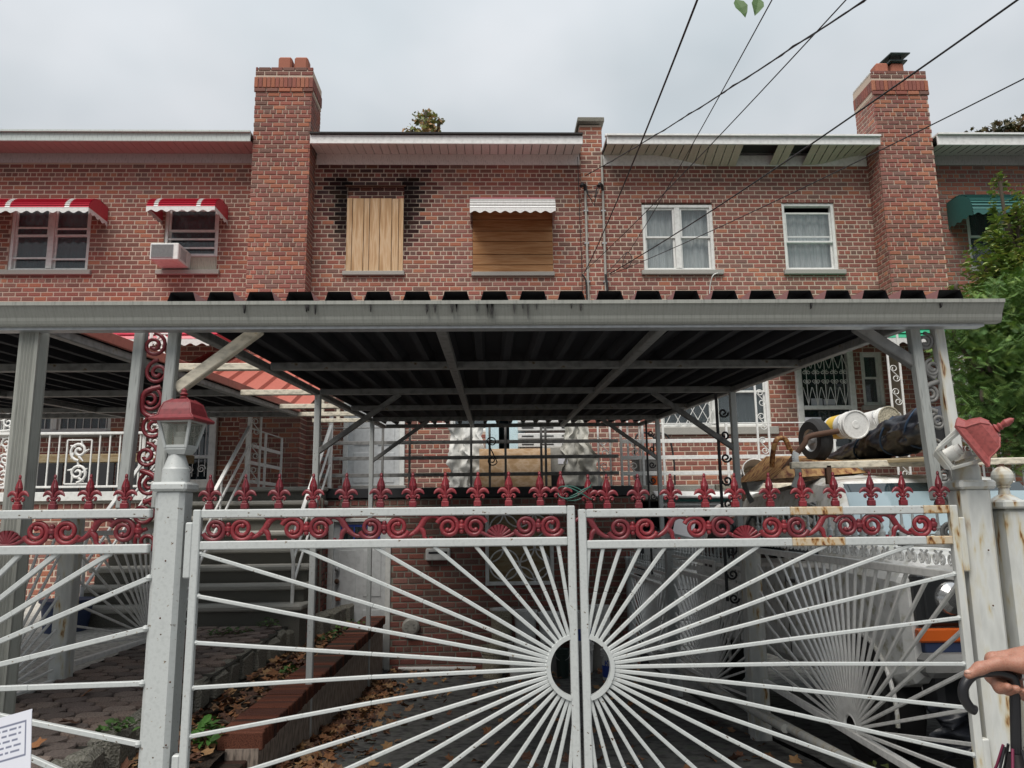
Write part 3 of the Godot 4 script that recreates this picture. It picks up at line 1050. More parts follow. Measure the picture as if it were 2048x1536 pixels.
func house_c():
	var h := thing("brick_row_house", "right brick row house with white sash windows and sagging torn soffit", "house", V(4.5, -0.4, 12.9))
	var holes := [Rect2(2.73, 5.82, 1.27, 1.27), Rect2(5.25, 5.82, 0.95, 1.28), Rect2(2.9, 3.05, 1.9, 1.2), Rect2(5.27, 2.0, 1.0, 2.4), Rect2(6.43, 3.4, 0.38, 0.95)]
	var g := G.new()
	backing(g, 2.02, 7.0, 1.8, 7.9, 12.906, 0.2, holes)
	g.box(V(4.6, 4.0, 14.85), Vector3(5.2, 8.0, 2.7))
	var wall := put(g, "wall", M.mortar, h)
	brick_face(V(2.055, 2, 12.9), Vector3(1, 0, 0), Vector3(0, 0, 1), 4.83, 4.9, 7.80, rel(holes, 2.055), 0.3, null, 0.15, 0.15)
	brick_face(V(2.055, 2, 12.9), Vector3(1, 0, 0), Vector3(0, 0, 1), 5.3, 2.0, 4.9, rel(holes, 2.055), 0.25, null, 0.15)
	flush_bricks(wall, 205)
	sash_window(h, 2.73, 4.0, 5.82, 7.05, 12.9, 2, "curtain")
	sash_window(h, 5.25, 6.2, 5.82, 7.08, 12.9, 1, "curtain", [[0, 6.36]], 0.11)
	sill(h, 2.68, 4.12, 5.82, 12.9)
	sill(h, 5.2, 6.3, 5.82, 12.9)
	var lw = sash_window(h, 2.9, 4.8, 3.05, 4.25, 12.9, 2, "curtain_dim")
	for i in 9:
		for s in [-1, 1]:
			var q := G.new()
			var a := Vector2(2.98 + i * 0.17 - 0.35, 3.08 if s > 0 else 4.2)
			var b := Vector2(a.x + 0.62, 4.2 if s > 0 else 3.08)
			if a.x < 2.98:
				var t := (2.98 - a.x) / 0.62
				a = a.lerp(b, t)
			if b.x > 3.82:
				var t := (3.82 - a.x) / (b.x - a.x)
				b = a.lerp(b, t)
			if b.x > a.x + 0.02:
				q.bar(V(a.x, a.y, 12.88 - 0.006 * s), V(b.x, b.y, 12.88 - 0.006 * s), 0.02, 0.008)
				put(q, "lattice_bar", M.white_rail, lw)
	sill(h, 2.8, 4.9, 3.05, 12.9, 0.13)
	var fr := G.new()
	for s in [-1, 1]:
		fr.rbox(V(5.77 + s * 0.46, 3.2, 12.9), Vector3(0.10, 2.4, 0.12), 0.008)
	fr.rbox(V(5.77, 4.36, 12.9), Vector3(0.82, 0.10, 0.12), 0.008)
	fr.rbox(V(5.77, 3.37, 12.89), Vector3(0.82, 0.07, 0.05), 0.006)
	fr.rbox(V(5.77, 2.35, 12.89), Vector3(0.82, 0.7, 0.05), 0.006)
	var door := put(fr, "security_door", M.white_house, h)
	var dk := G.new()
	dk.box(V(5.77, 3.5, 12.97), Vector3(0.84, 1.7, 0.03))
	put(dk, "dark_glass", M.car_glass, door)
	for i in 5:
		var q := G.new()
		var x := 5.45 + i * 0.16
		q.tube([V(x, 3.4, 12.87), V(x, 4.3, 12.87)], 0.007, 6)
		for s in [-1, 1]:
			q.tube(spiral(V(x + s * 0.04, 3.98, 12.865), 0.04, 0.012, 1.3, PI / 2, s), 0.006, 5)
			q.tube(spiral(V(x + s * 0.04, 3.82, 12.865), 0.04, 0.012, 1.3, -PI / 2, -s), 0.006, 5)
			q.tube([V(x, 4.28, 12.865), V(x + s * 0.075, 4.05, 12.865)], 0.006, 5)
			q.tube([V(x, 3.42, 12.865), V(x + s * 0.075, 3.72, 12.865)], 0.006, 5)
		put(q, "door_scroll", M.white_rail, door)
	for i in 2:
		var q := G.new()
		q.rbox(V(5.62 + i * 0.22, 3.47, 12.93), Vector3(0.2, 0.13 - i * 0.03, 0.02), 0.004)
		put(q, "letter", M.card_white, door)
	var nt := G.new()
	nt.box(V(5.5, 3.02, 12.85), Vector3(0.28, 0.36, 0.004))
	put(nt, "taped_notice", M.paper, door)
	var wn = sash_window(h, 6.43, 6.81, 3.4, 4.35, 12.9, 1, "")
	sill(h, 6.38, 6.86, 3.4, 12.9)
	var sg := func(x):
		if x < 4.5:
			return 0.21 * smoothstep(2.9, 4.1, x)
		if x < 5.75:
			return 0.19
		return 0.19 * (1.0 - smoothstep(5.8, 6.8, x))
	cornice(h, 2.06, 6.86, M.fascia_white, M.soffit_cream, M.fascia_white, 7.92, 8.06, 7.775, 7.975, sg, [[4.33, 5.18], [5.42, 5.68]])
	var rc := G.new()
	rc.rbox(V(4.46, 8.1, 12.4), Vector3(4.85, 0.05, 0.07), 0.01)
	put(rc, "drip_edge", M.awning_white, h)
	chimney(h, 6.875, 7.865, true, 0.75)
	var ps := G.new()
	ps.rbox(V(4.7, 1.9, 11.8), Vector3(5.4, 0.2, 2.2), 0.012)
	put(ps, "porch_slab", M.concrete, h)
	var bg := G.new()
	bg.box(V(2.06, 0.65, 10.85), Vector3(0.1, 2.4, 0.2))
	bg.box(V(4.7, 0.65, 12.4), Vector3(5.4, 2.3, 0.2))
	put(bg, "garage_recess", M.dark_room, h)
	for k in 4:
		var gd := G.new()
		gd.rbox(V(2.75, -0.1 + k * 0.42, 11.3), Vector3(1.3, 0.41, 0.04), 0.01)
		for j in 3:
			gd.rbox(V(2.35 + j * 0.4, -0.1 + k * 0.42, 11.275), Vector3(0.3, 0.26, 0.012), 0.005)
		put(gd, "garage_panel", M.door_white, h)


func house_d():
	var h := thing("brick_row_house", "orange-tinged brick row house at far right, half hidden behind the shrub", "house", V(9.8, -0.4, 12.9))
	var holes := [Rect2(8.59, 5.85, 1.4, 1.2)]
	var g := G.new()
	backing(g, 7.0, 12.5, -0.4, 8.0, 12.906, 0.2, holes)
	g.box(V(10.0, 4.0, 14.85), Vector3(5.3, 8.0, 2.7))
	var wall := put(g, "wall", M.mortar_grey, h)
	brick_face(V(7.865, 2, 12.9), Vector3(1, 0, 0), Vector3(0, 0, 1), 2.6, 2.0, 7.82, rel(holes, 7.865), 0.85)
	flush_bricks(wall, 300)
	sash_window(h, 8.59, 9.99, 5.85, 7.05, 12.9, 2, "curtain_dim")
	sill(h, 8.5, 10.1, 5.85, 12.9)
	cornice(h, 7.875, 12.4, M.fascia_white, M.soffit_white, M.frieze_grey, 7.92, 8.10, 7.80, 7.98)


# ---------------------------------------------------------------- on the facades
# a curved metal awning of pressed slats with a scalloped white skirt; d is the wall it hangs on
func awning(called: String, label: String, x0: float, x1: float, ytop: float, ylow: float, d: float, out: float, face: Material, stripes: Array, skirt: Material, curve := true, faded := 0):
	var o := thing(called, label, "awning", V((x0 + x1) / 2, ylow, d))
	var prof := []
	var n := 10
	for i in n + 1:
		var t := float(i) / n
		if curve:
			var a := t * PI * 0.5
			prof.append(Vector2(out * (0.35 + 0.65 * sin(a)) if i > 0 else out * 0.02, ytop - (ytop - ylow) * (1.0 - cos(a)) * 0.98 - (0.0 if i > 0 else -0.004)))
		else:
			prof.append(Vector2(out * t + 0.02, lerpf(ytop, ylow, t)))
	var rows := []
	for i in n:       # each slat is a slightly overlapping strip
		rows.append([prof[i], prof[i + 1]])
	var edges := [x0]
	for s in stripes:
		edges.append(s[0])
		edges.append(s[1])
	edges.append(x1)
	for k in edges.size() - 1:
		var g := G.new()
		var xa: float = edges[k]
		var xb: float = edges[k + 1]
		var gf := G.new()
		for ri in rows.size():
			var r = rows[ri]
			var ng := g
			if ri < faded:
				g = gf
			var a: Vector2 = r[0]
			var b: Vector2 = r[1]
			var nrm := Vector2(a.y - b.y, b.x - a.x).normalized() * 0.02
			g.quad(V(xa, b.y + nrm.y, d - b.x - nrm.x), V(xb, b.y + nrm.y, d - b.x - nrm.x), V(xb, a.y, d - a.x), V(xa, a.y, d - a.x))
			g.quad(V(xa, b.y, d - b.x), V(xb, b.y, d - b.x), V(xb, b.y + nrm.y, d - b.x - nrm.x), V(xa, b.y + nrm.y, d - b.x - nrm.x))
			g.quad(V(xa, a.y - 0.006, d - a.x + 0.004), V(xb, a.y - 0.006, d - a.x + 0.004), V(xb, b.y - 0.006, d - b.x + 0.004), V(xa, b.y - 0.006, d - b.x + 0.004))
			g = ng
		if gf.v.size():
			put(gf, "faded_slats", M.awning_faded, o)
		put(g, "stripe" if k % 2 == 1 else "slats", M.awning_white if k % 2 == 1 else face, o)
	var sk := G.new()
	var wl := 0.085
	var ns := int((x1 - x0) / 0.012)
	for i in ns:
		var xa := lerpf(x0, x1, float(i) / ns)
		var xb := lerpf(x0, x1, float(i + 1) / ns)
		var f := func(x): return ylow - 0.075 - 0.018 * cos((x - x0) / wl * TAU * 0.5)
		sk.quad(V(xa, f.call(xa), d - out - 0.016), V(xb, f.call(xb), d - out - 0.016), V(xb, ylow + 0.012, d - out - 0.016), V(xa, ylow + 0.012, d - out - 0.016))
	for x in [x0, x1]:
		for i in 30:
			var da := d - out * (1.0 - float(i) / 30)
			var db := d - out * (1.0 - float(i + 1) / 30)
			var f := func(q): return ylow - 0.075 - 0.018 * cos((d - q) / wl * TAU * 0.5)
			sk.quad(V(x, f.call(da), da), V(x, f.call(db), db), V(x, ylow + 0.01, db), V(x, ylow + 0.01, da))
	put(sk, "scalloped_skirt", skirt, o)
	for x in [x0 + 0.003, x1 - 0.003]:
		var c := G.new()
		var poly := PackedVector2Array()
		for p in prof:
			poly.append(Vector2(-p.x, p.y))
		poly.append(Vector2(0, ylow))
		c.prism(poly, -0.004, 0.004, Transform3D(Basis(Vector3(0, 0, -1), Vector3.UP, Vector3(1, 0, 0)), V(x, 0, d)))
		put(c, "end_cheek", face, o)


func tubes_on_wall():
	var specs := [["left of the two grey electrical conduits on the party pier", 1.725, 7.30, 4.5, 0.022], ["right of the two grey electrical conduits, along the pier's right edge", 2.035, 7.95, 4.5, 0.022]]
	for s in specs:
		var o := thing("conduit", s[0], "pipe", V(s[1], 4.5, 12.84), "conduits on the party pier")
		var g := G.new()
		g.tube([V(s[1], s[3], 12.84), V(s[1], s[2], 12.84)], s[4], 8)
		put(g, "tube", M.conduit, o)
		var h := G.new()
		h.tube([V(s[1], 7.28, 12.84), V(s[1] - 0.02, 7.36, 12.80), V(s[1] - 0.06, 7.36, 12.74), V(s[1] - 0.09, 7.30, 12.70)], [0.026, 0.03, 0.032, 0.034], 8)
		put(h, "weather_head", M.black_plastic, o)
		for y in [4.9, 5.6, 6.3, 6.9]:
			var c := G.new()
			c.rbox(V(s[1], y, 12.845), Vector3(0.085, 0.03, 0.045), 0.004)
			put(c, "strap", M.steel, o)
	for k in 5:
		var g := G.new()
		var p := []
		for i in 13:
			var t := float(i) / 12
			p.append(V(lerpf(1.66 + 0.02 * k, 1.95, t) + 0.03 * sin(t * 9.0 + k), 7.36 - sin(t * PI) * (0.08 + 0.075 * k) - 0.02 * k * t, 12.72 + 0.02 * sin(t * 6 + k)))
		g.tube(p, 0.006, 5)
		tag(put(g, "wire_loop", M.black_wire), ["shortest drooping wire loop between the two weather heads", "second drooping wire loop between the weather heads", "middle drooping wire loop between the weather heads", "fourth drooping wire loop below the weather heads", "lowest drooping wire loop below the weather heads"][k], "wire", "wire loops at the pier")
	var drop := [["thick black cable hanging down beside the left conduit", [[1.62, 5.72], [1.66, 5.66], [1.69, 5.5], [1.69, 4.6]], 0.014], ["thin black cable running down the wall left of the conduits", [[1.60, 7.9], [1.61, 6.5], [1.62, 5.8], [1.60, 4.6]], 0.006], ["black and white cable bundle strapped over the right conduit", [[2.03, 5.72], [2.06, 5.3], [2.05, 4.6]], 0.02], ["thin wire loop hanging on the wall right of the conduits", [[2.05, 5.74], [2.25, 5.95], [2.42, 6.12], [2.50, 6.0], [2.42, 5.83], [2.34, 5.85], [2.36, 6.0], [2.42, 6.12]], 0.006]]
	for q in drop:
		var g := G.new()
		var p := []
		for a in q[1]:
			p.append(V(a[0], a[1], 12.80))
		g.tube(smooth(p), q[2], 6)
		tag(put(g, "cable", M.black_wire), q[0], "cable")
	var w := G.new()
	w.tube(smooth([V(3.98, 5.72, 12.74), V(3.88, 5.66, 12.72), V(3.84, 5.45, 12.80), V(3.82, 4.9, 12.86)]), 0.009, 6)
	tag(put(w, "cable", M.white_house), "white cable drooping from the sill of the double white window", "cable")


func smooth(p: Array, per := 6) -> Array:
	var cv := []
	for i in p.size() - 1:
		var a: Vector3 = p[maxi(i - 1, 0)]
		var b: Vector3 = p[i]
		var c: Vector3 = p[i + 1]
		var d: Vector3 = p[mini(i + 2, p.size() - 1)]
		for k in per:
			cv.append(b.cubic_interpolate(c, a, d, float(k) / per))
	cv.append(p[p.size() - 1])
	return cv


func overhead(label: String, a: Vector3, b: Vector3, sag: float, r: float, wave := 0.0):
	# from the house (a) past the frame's top (b) and on towards the street pole
	var end := a + (b - a) * 1.7
	var p := []
	for i in 61:
		var t := float(i) / 60
		var q := a.lerp(end, t)
		q.y -= sag * 4.0 * t * (1.0 - t)
		if wave > 0.0:
			q += Vector3(0.02, wave, 0) * sin(t * 70.0)
		p.append(q)
	var g := G.new()
	g.tube(p, r, 6)
	if wave > 0.0:
		var p2 := []
		for i in 61:
			var t := float(i) / 60
			p2.append(p[i] + Vector3(cos(t * 150.0), sin(t * 150.0), 0) * r * 1.2)
		g.tube(p2, r * 0.8, 5)
	tag(put(g, "overhead_cable", M.black_wire), label, "cable", "overhead cables")


func facade_things():
	awning("window_awning", "red awning with white stripes over the far left double window", -8.9, -6.62, 6.98, 6.72, 12.9, 0.62, M.awning_red, [[-7.99, -7.91], [-7.02, -6.94]], M.awning_white)
	awning("window_awning", "small red awning with white stripes over the air conditioner window", -5.68, -4.55, 6.98, 6.74, 12.9, 0.62, M.awning_red, [[-5.56, -5.49], [-4.86, -4.79]], M.awning_white)
	awning("window_awning", "pale weathered awning with faded red top over the plank-covered window", -0.31, 1.14, 7.02, 6.73, 12.9, 0.6, M.awning_white, [[-0.24, -0.17], [0.99, 1.06]], M.awning_white, true, 5)
	awning("window_awning", "dark green slatted awning behind the shrub at right", 8.25, 10.3, 7.06, 6.66, 12.9, 0.7, M.green_metal, [], M.green_metal)
	awning("porch_awning", "long red porch awning with scalloped skirt at the left house", -8.2, -4.0, 4.62, 4.205, 12.9, 1.75, M.awning_red, [], M.awning_white, true)
	awning("porch_awning", "green porch awning with white scalloped skirt at the right house", 4.95, 9.2, 4.62, 4.17, 12.9, 1.75, M.green_bright, [], M.awning_white, true)
	# window air conditioner
	var o := thing("air_conditioner", "white window air conditioner sticking out over the sill", "air conditioner", V(-5.4, 5.86, 12.7))
	var g := G.new()
	g.rbox(V(-5.40, 6.015, 12.72), Vector3(0.47, 0.29, 0.62), 0.012)
	put(g, "case", M.white_house, o)
	var gr := G.new()
	gr.rbox(V(-5.43, 6.015, 12.405), Vector3(0.36, 0.235, 0.012), 0.003)
	var gb := put(gr, "grille", M.steel, o)
	for i in 11:
		var s := G.new()
		s.box(V(-5.43, 5.915 + i * 0.02, 12.396), Vector3(0.35, 0.008, 0.008))
		put(s, "louvre", M.grey_bumper, gb)
	for i in 5:
		var s := G.new()
		s.box(V(-5.162, 6.01, 12.52 + i * 0.05), Vector3(0.006, 0.2, 0.012))
		put(s, "side_vent", M.grey_bumper, o)
	tubes_on_wall()
	overhead("thick black cable rising steeply from the left conduit", V(1.65, 5.72, 12.75), V(1.40, 5.18, 4.8), 0.22, 0.008)
	overhead("thin black cable rising from the wall loop right of the conduits", V(2.44, 6.10, 12.75), V(1.98, 5.25, 4.8), 0.14, 0.005)
	overhead("thin black cable crossing in front of the double white window", V(1.66, 5.76, 12.75), V(2.52, 5.3, 4.8), 0.16, 0.005)
	overhead("twisted thick service cable ending at the weather heads", V(1.72, 7.50, 12.70), V(2.68, 5.3, 4.8), 0.14, 0.007, 0.010)
	overhead("long black cable running up in front of the right chimney", V(2.08, 5.70, 12.72), V(3.68, 5.3, 4.8), 0.2, 0.008)
	overhead("lowest thin cable leaving the frame at the right edge", V(2.08, 5.68, 12.72), V(3.75, 4.72, 4.8), 0.16, 0.005)


# ---------------------------------------------------------------- porches, stairs and their rails
func rail_run(called: String, label: String, a: Vector3, b: Vector3, hs: Array, posts: Array, m: Material, flat := 0.035, group := ""):
	var o := thing(called, label, "railing", a, group)
	for i in hs.size():
		var g := G.new()
		var off := Vector3(0, hs[i], 0)
		if i == 0:
			g.bar(a + off, b + off, 0.03, 0.014, 0.003)
		else:
			g.bar(a + off, b + off, 0.012, flat, 0.003)
		put(g, "top_rail" if i == 0 else "rail", m, o)
	for t in posts:
		var g := G.new()
		var p := a.lerp(b, t)
		g.bar(p, p + Vector3(0, hs[0], 0), 0.032, 0.032, 0.003)
		put(g, "post", m, o)
	return o


func scroll_column(called: String, label: String, x: float, d: float, y0: float, y1: float, w: float, m: Material, group := ""):
	var o := thing(called, label, "column", V(x, y0, d), group)
	for s in [-1, 1]:
		var g := G.new()
		g.bar(V(x + s * w / 2, y0, d), V(x + s * w / 2, y1, d), 0.026, 0.026, 0.003)
		put(g, "upright", m, o)
	var n := int((y1 - y0) / 0.34)
	for i in n:
		var yc := y0 + 0.2 + i * 0.34
		var g := G.new()
		var r := w * 0.33
		var p := spiral(V(x - 0.01, yc + 0.07, d), r, 0.02, 1.15, PI, -1)
		p.reverse()
		var q := spiral(V(x + 0.01, yc - 0.07, d), r, 0.02, 1.15, 0.0, -1)
		p.append_array(q)
		g.tube(p, 0.0065, 6)
		put(g, "scroll", m, o)


# a pierced cast panel of leafy scrolls
func cast_panel(parent: Node, x0: float, x1: float, y0: float, y1: float, d: float, m: Material):
	var g := G.new()
	for q in [[x0, y0, x0, y1], [x1, y0, x1, y1], [x0, y0, x1, y0], [x0, y1, x1, y1]]:
		g.bar(V(q[0], q[1], d), V(q[2], q[3], d), 0.02, 0.02, 0.003)
	put(g, "panel_frame", m, parent)
	var xm := (x0 + x1) / 2
	var w := (x1 - x0) * 0.5
	var n := maxi(2, int((y1 - y0) / (w * 1.45)))
	for i in n:
		var yc := lerpf(y0, y1, (i + 0.5) / n)
		var s := 1 if i % 2 == 0 else -1
		var q := G.new()
		q.tube(spiral(V(xm, yc, d), w * 0.82, w * 0.12, 1.7, -PI / 2, s, 26), [w * 0.11] + filled(w * 0.12, 25) + [w * 0.17], 6)
		for k in 5:
			var a := k * TAU / 5 + i
			q.tube([V(xm + cos(a) * w * 0.45, yc + sin(a) * w * 0.45, d), V(xm + cos(a + 0.4) * w * 0.85, yc + sin(a + 0.4) * w * 0.95, d)], [w * 0.14, w * 0.05], 5)
		put(q, "scroll", m, parent)


func filled(v: float, n: int) -> Array:
	var a := []
	a.resize(n)
	a.fill(v)
	return a


func porches():
	# left porch: slab edge, white balustrade with a cast panel, ornate columns
	var ps := G.new()
	ps.rbox(V(-6.2, 1.91, 11.8), Vector3(7.6, 0.16, 2.2), 0.01)
	tag(put(ps, "porch_slab", M.concrete), "grey concrete porch slab of the left house", "porch")
	var o := thing("balustrade", "white balustrade with a cast scroll panel on the left porch", "railing", V(-6.0, 2.0, 10.73))
	var g := G.new()
	g.bar(V(-8.2, 2.79, 10.73), V(-4.75, 2.79, 10.73), 0.06, 0.035, 0.006)
	put(g, "top_rail", M.white_rail, o)
	var l := G.new()
	l.bar(V(-8.2, 2.06, 10.73), V(-4.75, 2.06, 10.73), 0.03, 0.03, 0.004)
	put(l, "bottom_rail", M.white_rail, o)
	var x := -8.1
	while x < -4.8:
		if x < -5.83 or x > -5.42:
			var b := G.new()
			b.bar(V(x, 2.06, 10.73), V(x, 2.78, 10.73), 0.02, 0.02, 0.002)
			put(b, "baluster", M.white_rail, o)
		x += 0.137
	cast_panel(o, -5.80, -5.47, 2.1, 2.70, 10.73, M.white_rail)
	var kb := G.new()
	kb.rbox(V(-6.3, 1.93, 10.68), Vector3(3.6, 0.12, 0.03), 0.004)
	put(kb, "white_fascia", M.white_house, o)
	for q in [[-6.64, "ornate white cast column at the far left edge of the porch"], [-4.63, "ornate white cast column beside the storm door"]]:
		var c := thing("porch_column", q[1], "column", V(q[0], 2.0, 10.75), "cast porch columns")
		for s in [-1, 1]:
			var u := G.new()
			u.bar(V(q[0] + s * 0.15, 2.0, 10.75), V(q[0] + s * 0.15, 4.3, 10.75), 0.03, 0.03, 0.003)
			put(u, "upright", M.white_rail, c)
		cast_panel(c, q[0] - 0.13, q[0] + 0.13, 2.1, 2.78, 10.75, M.white_rail)
		cast_panel(c, q[0] - 0.13, q[0] + 0.13, 2.84, 3.5, 10.75, M.white_rail)
		cast_panel(c, q[0] - 0.13, q[0] + 0.13, 3.56, 4.2, 10.75, M.white_rail)
	var bench := thing("storage_bench", "black slatted bench with a tan top board on the left porch", "bench", V(-5.9, 2.0, 11.9))
	var bt := G.new()
	bt.rbox(V(-5.7, 2.52, 11.9), Vector3(2.2, 0.13, 0.5), 0.01)
	put(bt, "top_board", M.tan_board, bench)
	for i in 9:
		var b := G.new()
		b.rbox(V(-6.7 + i * 0.25, 2.23, 11.66), Vector3(0.23, 0.44, 0.03), 0.005)
		put(b, "panel", M.black_lattice, bench)
	# the wide front stairs shared by two houses
	var st := thing("front_stairs", "wide worn concrete front stairs with white handrails", "stairs", V(-3.1, 0.52, 9.5))
	for k in 8:
		var d0 := 8.40 + k * 0.29
		var y := 0.52 + (k + 1) * 0.1875
		var xr := -1.98 - 0.115 * (d0 - 8.4)
		var s := G.new()
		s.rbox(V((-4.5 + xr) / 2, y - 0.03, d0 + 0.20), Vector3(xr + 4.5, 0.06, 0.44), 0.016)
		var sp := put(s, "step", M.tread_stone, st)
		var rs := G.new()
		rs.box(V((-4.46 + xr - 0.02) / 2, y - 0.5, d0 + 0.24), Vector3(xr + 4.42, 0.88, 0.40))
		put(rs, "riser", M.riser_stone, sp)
	var lf := G.new()
	lf.rbox(V(-3.35, 1.92, 10.85), Vector3(2.2, 0.17, 0.5), 0.012)
	put(lf, "landing_edge", M.concrete, st)
	var ld := G.new()
	ld.box(V(-3.35, 1.94, 11.95), Vector3(2.3, 0.1, 1.8))
	put(ld, "landing", M.concrete, st)
	var cw := G.new()
	cw.bar(V(-2.1, 0.2, 8.85), V(-2.34, 0.2, 10.74), 0.06, 0.9)
	cw.bar(V(-2.14, 1.1, 9.9), V(-2.34, 1.1, 10.74), 0.06, 1.5)
	var ck := put(cw, "cheek_wall", M.mortar_grey, st)
	brick_face(V(-2.0, 2, 8.75), Vector3(-0.115, 0, -1).normalized(), Vector3(1, 0, -0.115).normalized(), 2.0, -0.4, 0.66, [], 0.2, null, 0.0, 0.5)
	brick_face(V(-2.13, 2, 9.86), Vector3(-0.115, 0, -1).normalized(), Vector3(1, 0, -0.115).normalized(), 0.9, 0.66, 1.85, [], 0.2, null, 0.0, 0.5)
	flush_bricks(ck, 60)
	# stair handrails
	for q in [[-2.2, "right white handrail of the front stairs", 1], [-3.32, "middle white handrail of the front stairs", 1], [-4.42, "left white handrail of the front stairs", 0]]:
		var hx: float = q[0]
		var hr := thing("stair_handrail", q[1], "railing", V(hx, 0.7, 8.6), "white stair handrails")
		var foot := V(hx + 0.08, 0.71, 8.55)
		var low := V(hx + 0.06, 1.42, 8.62)
		var top := V(hx, 2.86, 10.68)
		for k in 3:
			var b := G.new()
			var off := Vector3(0, -0.27 * k, 0)
			b.bar(low + off, top + off, 0.045 if k == 0 else 0.025, 0.03, 0.004)
			put(b, "sloping_rail", M.white_rail, hr)
		var cv := G.new()
		cv.tube(smooth([foot, foot + Vector3(0, 0.4, 0), low + Vector3(-0.01, -0.12, 0.04), low]), 0.02, 8)
		put(cv, "newel", M.white_rail, hr)
		var tp := G.new()
		tp.bar(V(hx, 2.0, 10.7), V(hx, 3.0, 10.7), 0.05, 0.05, 0.004)
		put(tp, "post", M.white_rail, hr)
		var mp := G.new()
		mp.bar(V(hx + 0.03, 1.3, 9.6), V(hx + 0.03, 2.1, 9.6), 0.02, 0.02, 0.002)
		put(mp, "post", M.white_rail, hr)
	var lr = rail_run("landing_railing", "white railing dividing the landing between two houses", V(-3.36, 2.0, 10.75), V(-3.30, 2.0, 12.3), [0.86, 0.62, 0.38, 0.12], [0.0, 0.5, 1.0], M.white_rail, 0.05)
	scroll_column("porch_column", "grey scroll column at the top of the middle handrail", -3.28, 10.85, 2.0, 3.1, 0.14, M.tarp, "scroll porch columns")
	# centre porch rail, its shade put into the dark grey, and its white sunlit continuation
	rail_run("porch_railing", "flat-bar railing of the middle porch, its shade put into the dark grey", V(-2.36, 2.0, 10.73), V(1.80, 2.0, 10.73), [0.835, 0.625, 0.41, 0.175], [0.0, 0.21, 0.30, 0.505, 0.567, 0.62, 0.74, 0.755], M.grey_tube, 0.05)
	for q in [[0.03, 2.35, 0.17]]:
		var s := G.new()
		var p := spiral(V(q[0], 2.62, 10.69), 0.075, 0.02, 1.3, PI * 0.9, -1)
		p.reverse()
		p.append_array(spiral(V(q[0], 2.36, 10.69), 0.075, 0.02, 1.3, -PI * 0.1, -1))
		s.tube(p, 0.008, 6)
		tag(put(s, "iron_scroll", M.black_plastic), "black iron scroll on the middle of the dark porch railing", "ornament")
	rail_run("porch_railing", "white flat-bar railing of the right porch", V(1.84, 2.0, 10.73), V(4.9, 2.0, 10.73), [0.86, 0.615, 0.385, 0.165], [0.0, 0.1, 0.195, 0.49, 0.99], M.white_rail, 0.055)
	scroll_column("porch_column", "white scroll column beside the dark porch window", 3.86, 10.72, 2.0, 4.25, 0.16, M.white_rail, "scroll porch columns")
	scroll_column("porch_column", "white scroll column right of the security door", 5.83, 10.72, 2.0, 4.25, 0.17, M.white_rail, "scroll porch columns")
	scroll_column("porch_column", "white scroll column at the end of the middle porch", 1.62, 10.85, 2.0, 3.0, 0.17, M.white_rail, "scroll porch columns")
	scroll_column("porch_column", "short white scroll column left of the porch cart", 2.03, 10.78, 2.0, 3.0, 0.17, M.white_rail, "scroll porch columns")
	scroll_column("porch_column", "white scroll column behind the evergreen at right", 6.75, 10.7, 2.0, 4.25, 0.2, M.white_rail, "scroll porch columns")
	# far right porch
	var fr := thing("balustrade", "white balustrade and sloping stair rail behind the evergreen at right", "railing", V(7.5, 1.0, 10.6))
	for i in 16:
		var b := G.new()
		var bx := 6.75 + i * 0.14
		b.bar(V(bx, 1.9 - i * 0.07, 10.6), V(bx, 2.75 - i * 0.07, 10.6), 0.022, 0.022, 0.003)
		put(b, "baluster", M.white_rail, fr)
	for q in [2.75, 1.95]:
		var b := G.new()
		b.bar(V(6.7, q + 0.02, 10.6), V(9.0, q - 1.13, 10.6), 0.05, 0.03, 0.004)
		put(b, "rail", M.white_rail, fr)
	var fs := G.new()
	fs.rbox(V(8.6, 0.9, 11.8), Vector3(3.2, 2.1, 2.2), 0.02)
	tag(put(fs, "porch_block", M.stucco), "porch of the far right house behind the evergreen", "porch")
	porch_stuff()


func crumpled(label: String, x0: float, x1: float, y0: float, y1: float, d: float, deep: float, m: Material, seed_: int, spread := 0.0):
	var fn := FastNoiseLite.new()
	fn.seed = seed_
	fn.frequency = 1.0
	fn.fractal_octaves = 3
	var g := G.new()
	var f := func(s, t):
		var x := lerpf(x0, x1, s)
		x += spread * (1.0 - t) * (s - 0.3)
		var fold := sin(s * 15.0 + t * 1.5 + 2.5 * fn.get_noise_2d(t * 1.6, s) + seed_) * 0.55 + fn.get_noise_2d(s * 1.8, t * 1.6) * 0.7
		return V(x + fn.get_noise_2d(t * 4.0, s * 2.0 + 9.0) * 0.08, lerpf(y0, y1, t), d - deep * (0.5 + 0.5 * fold))
	g.grid(26, 26, f)
	tag(put(g, "tarpaulin", m), label, "tarpaulin")


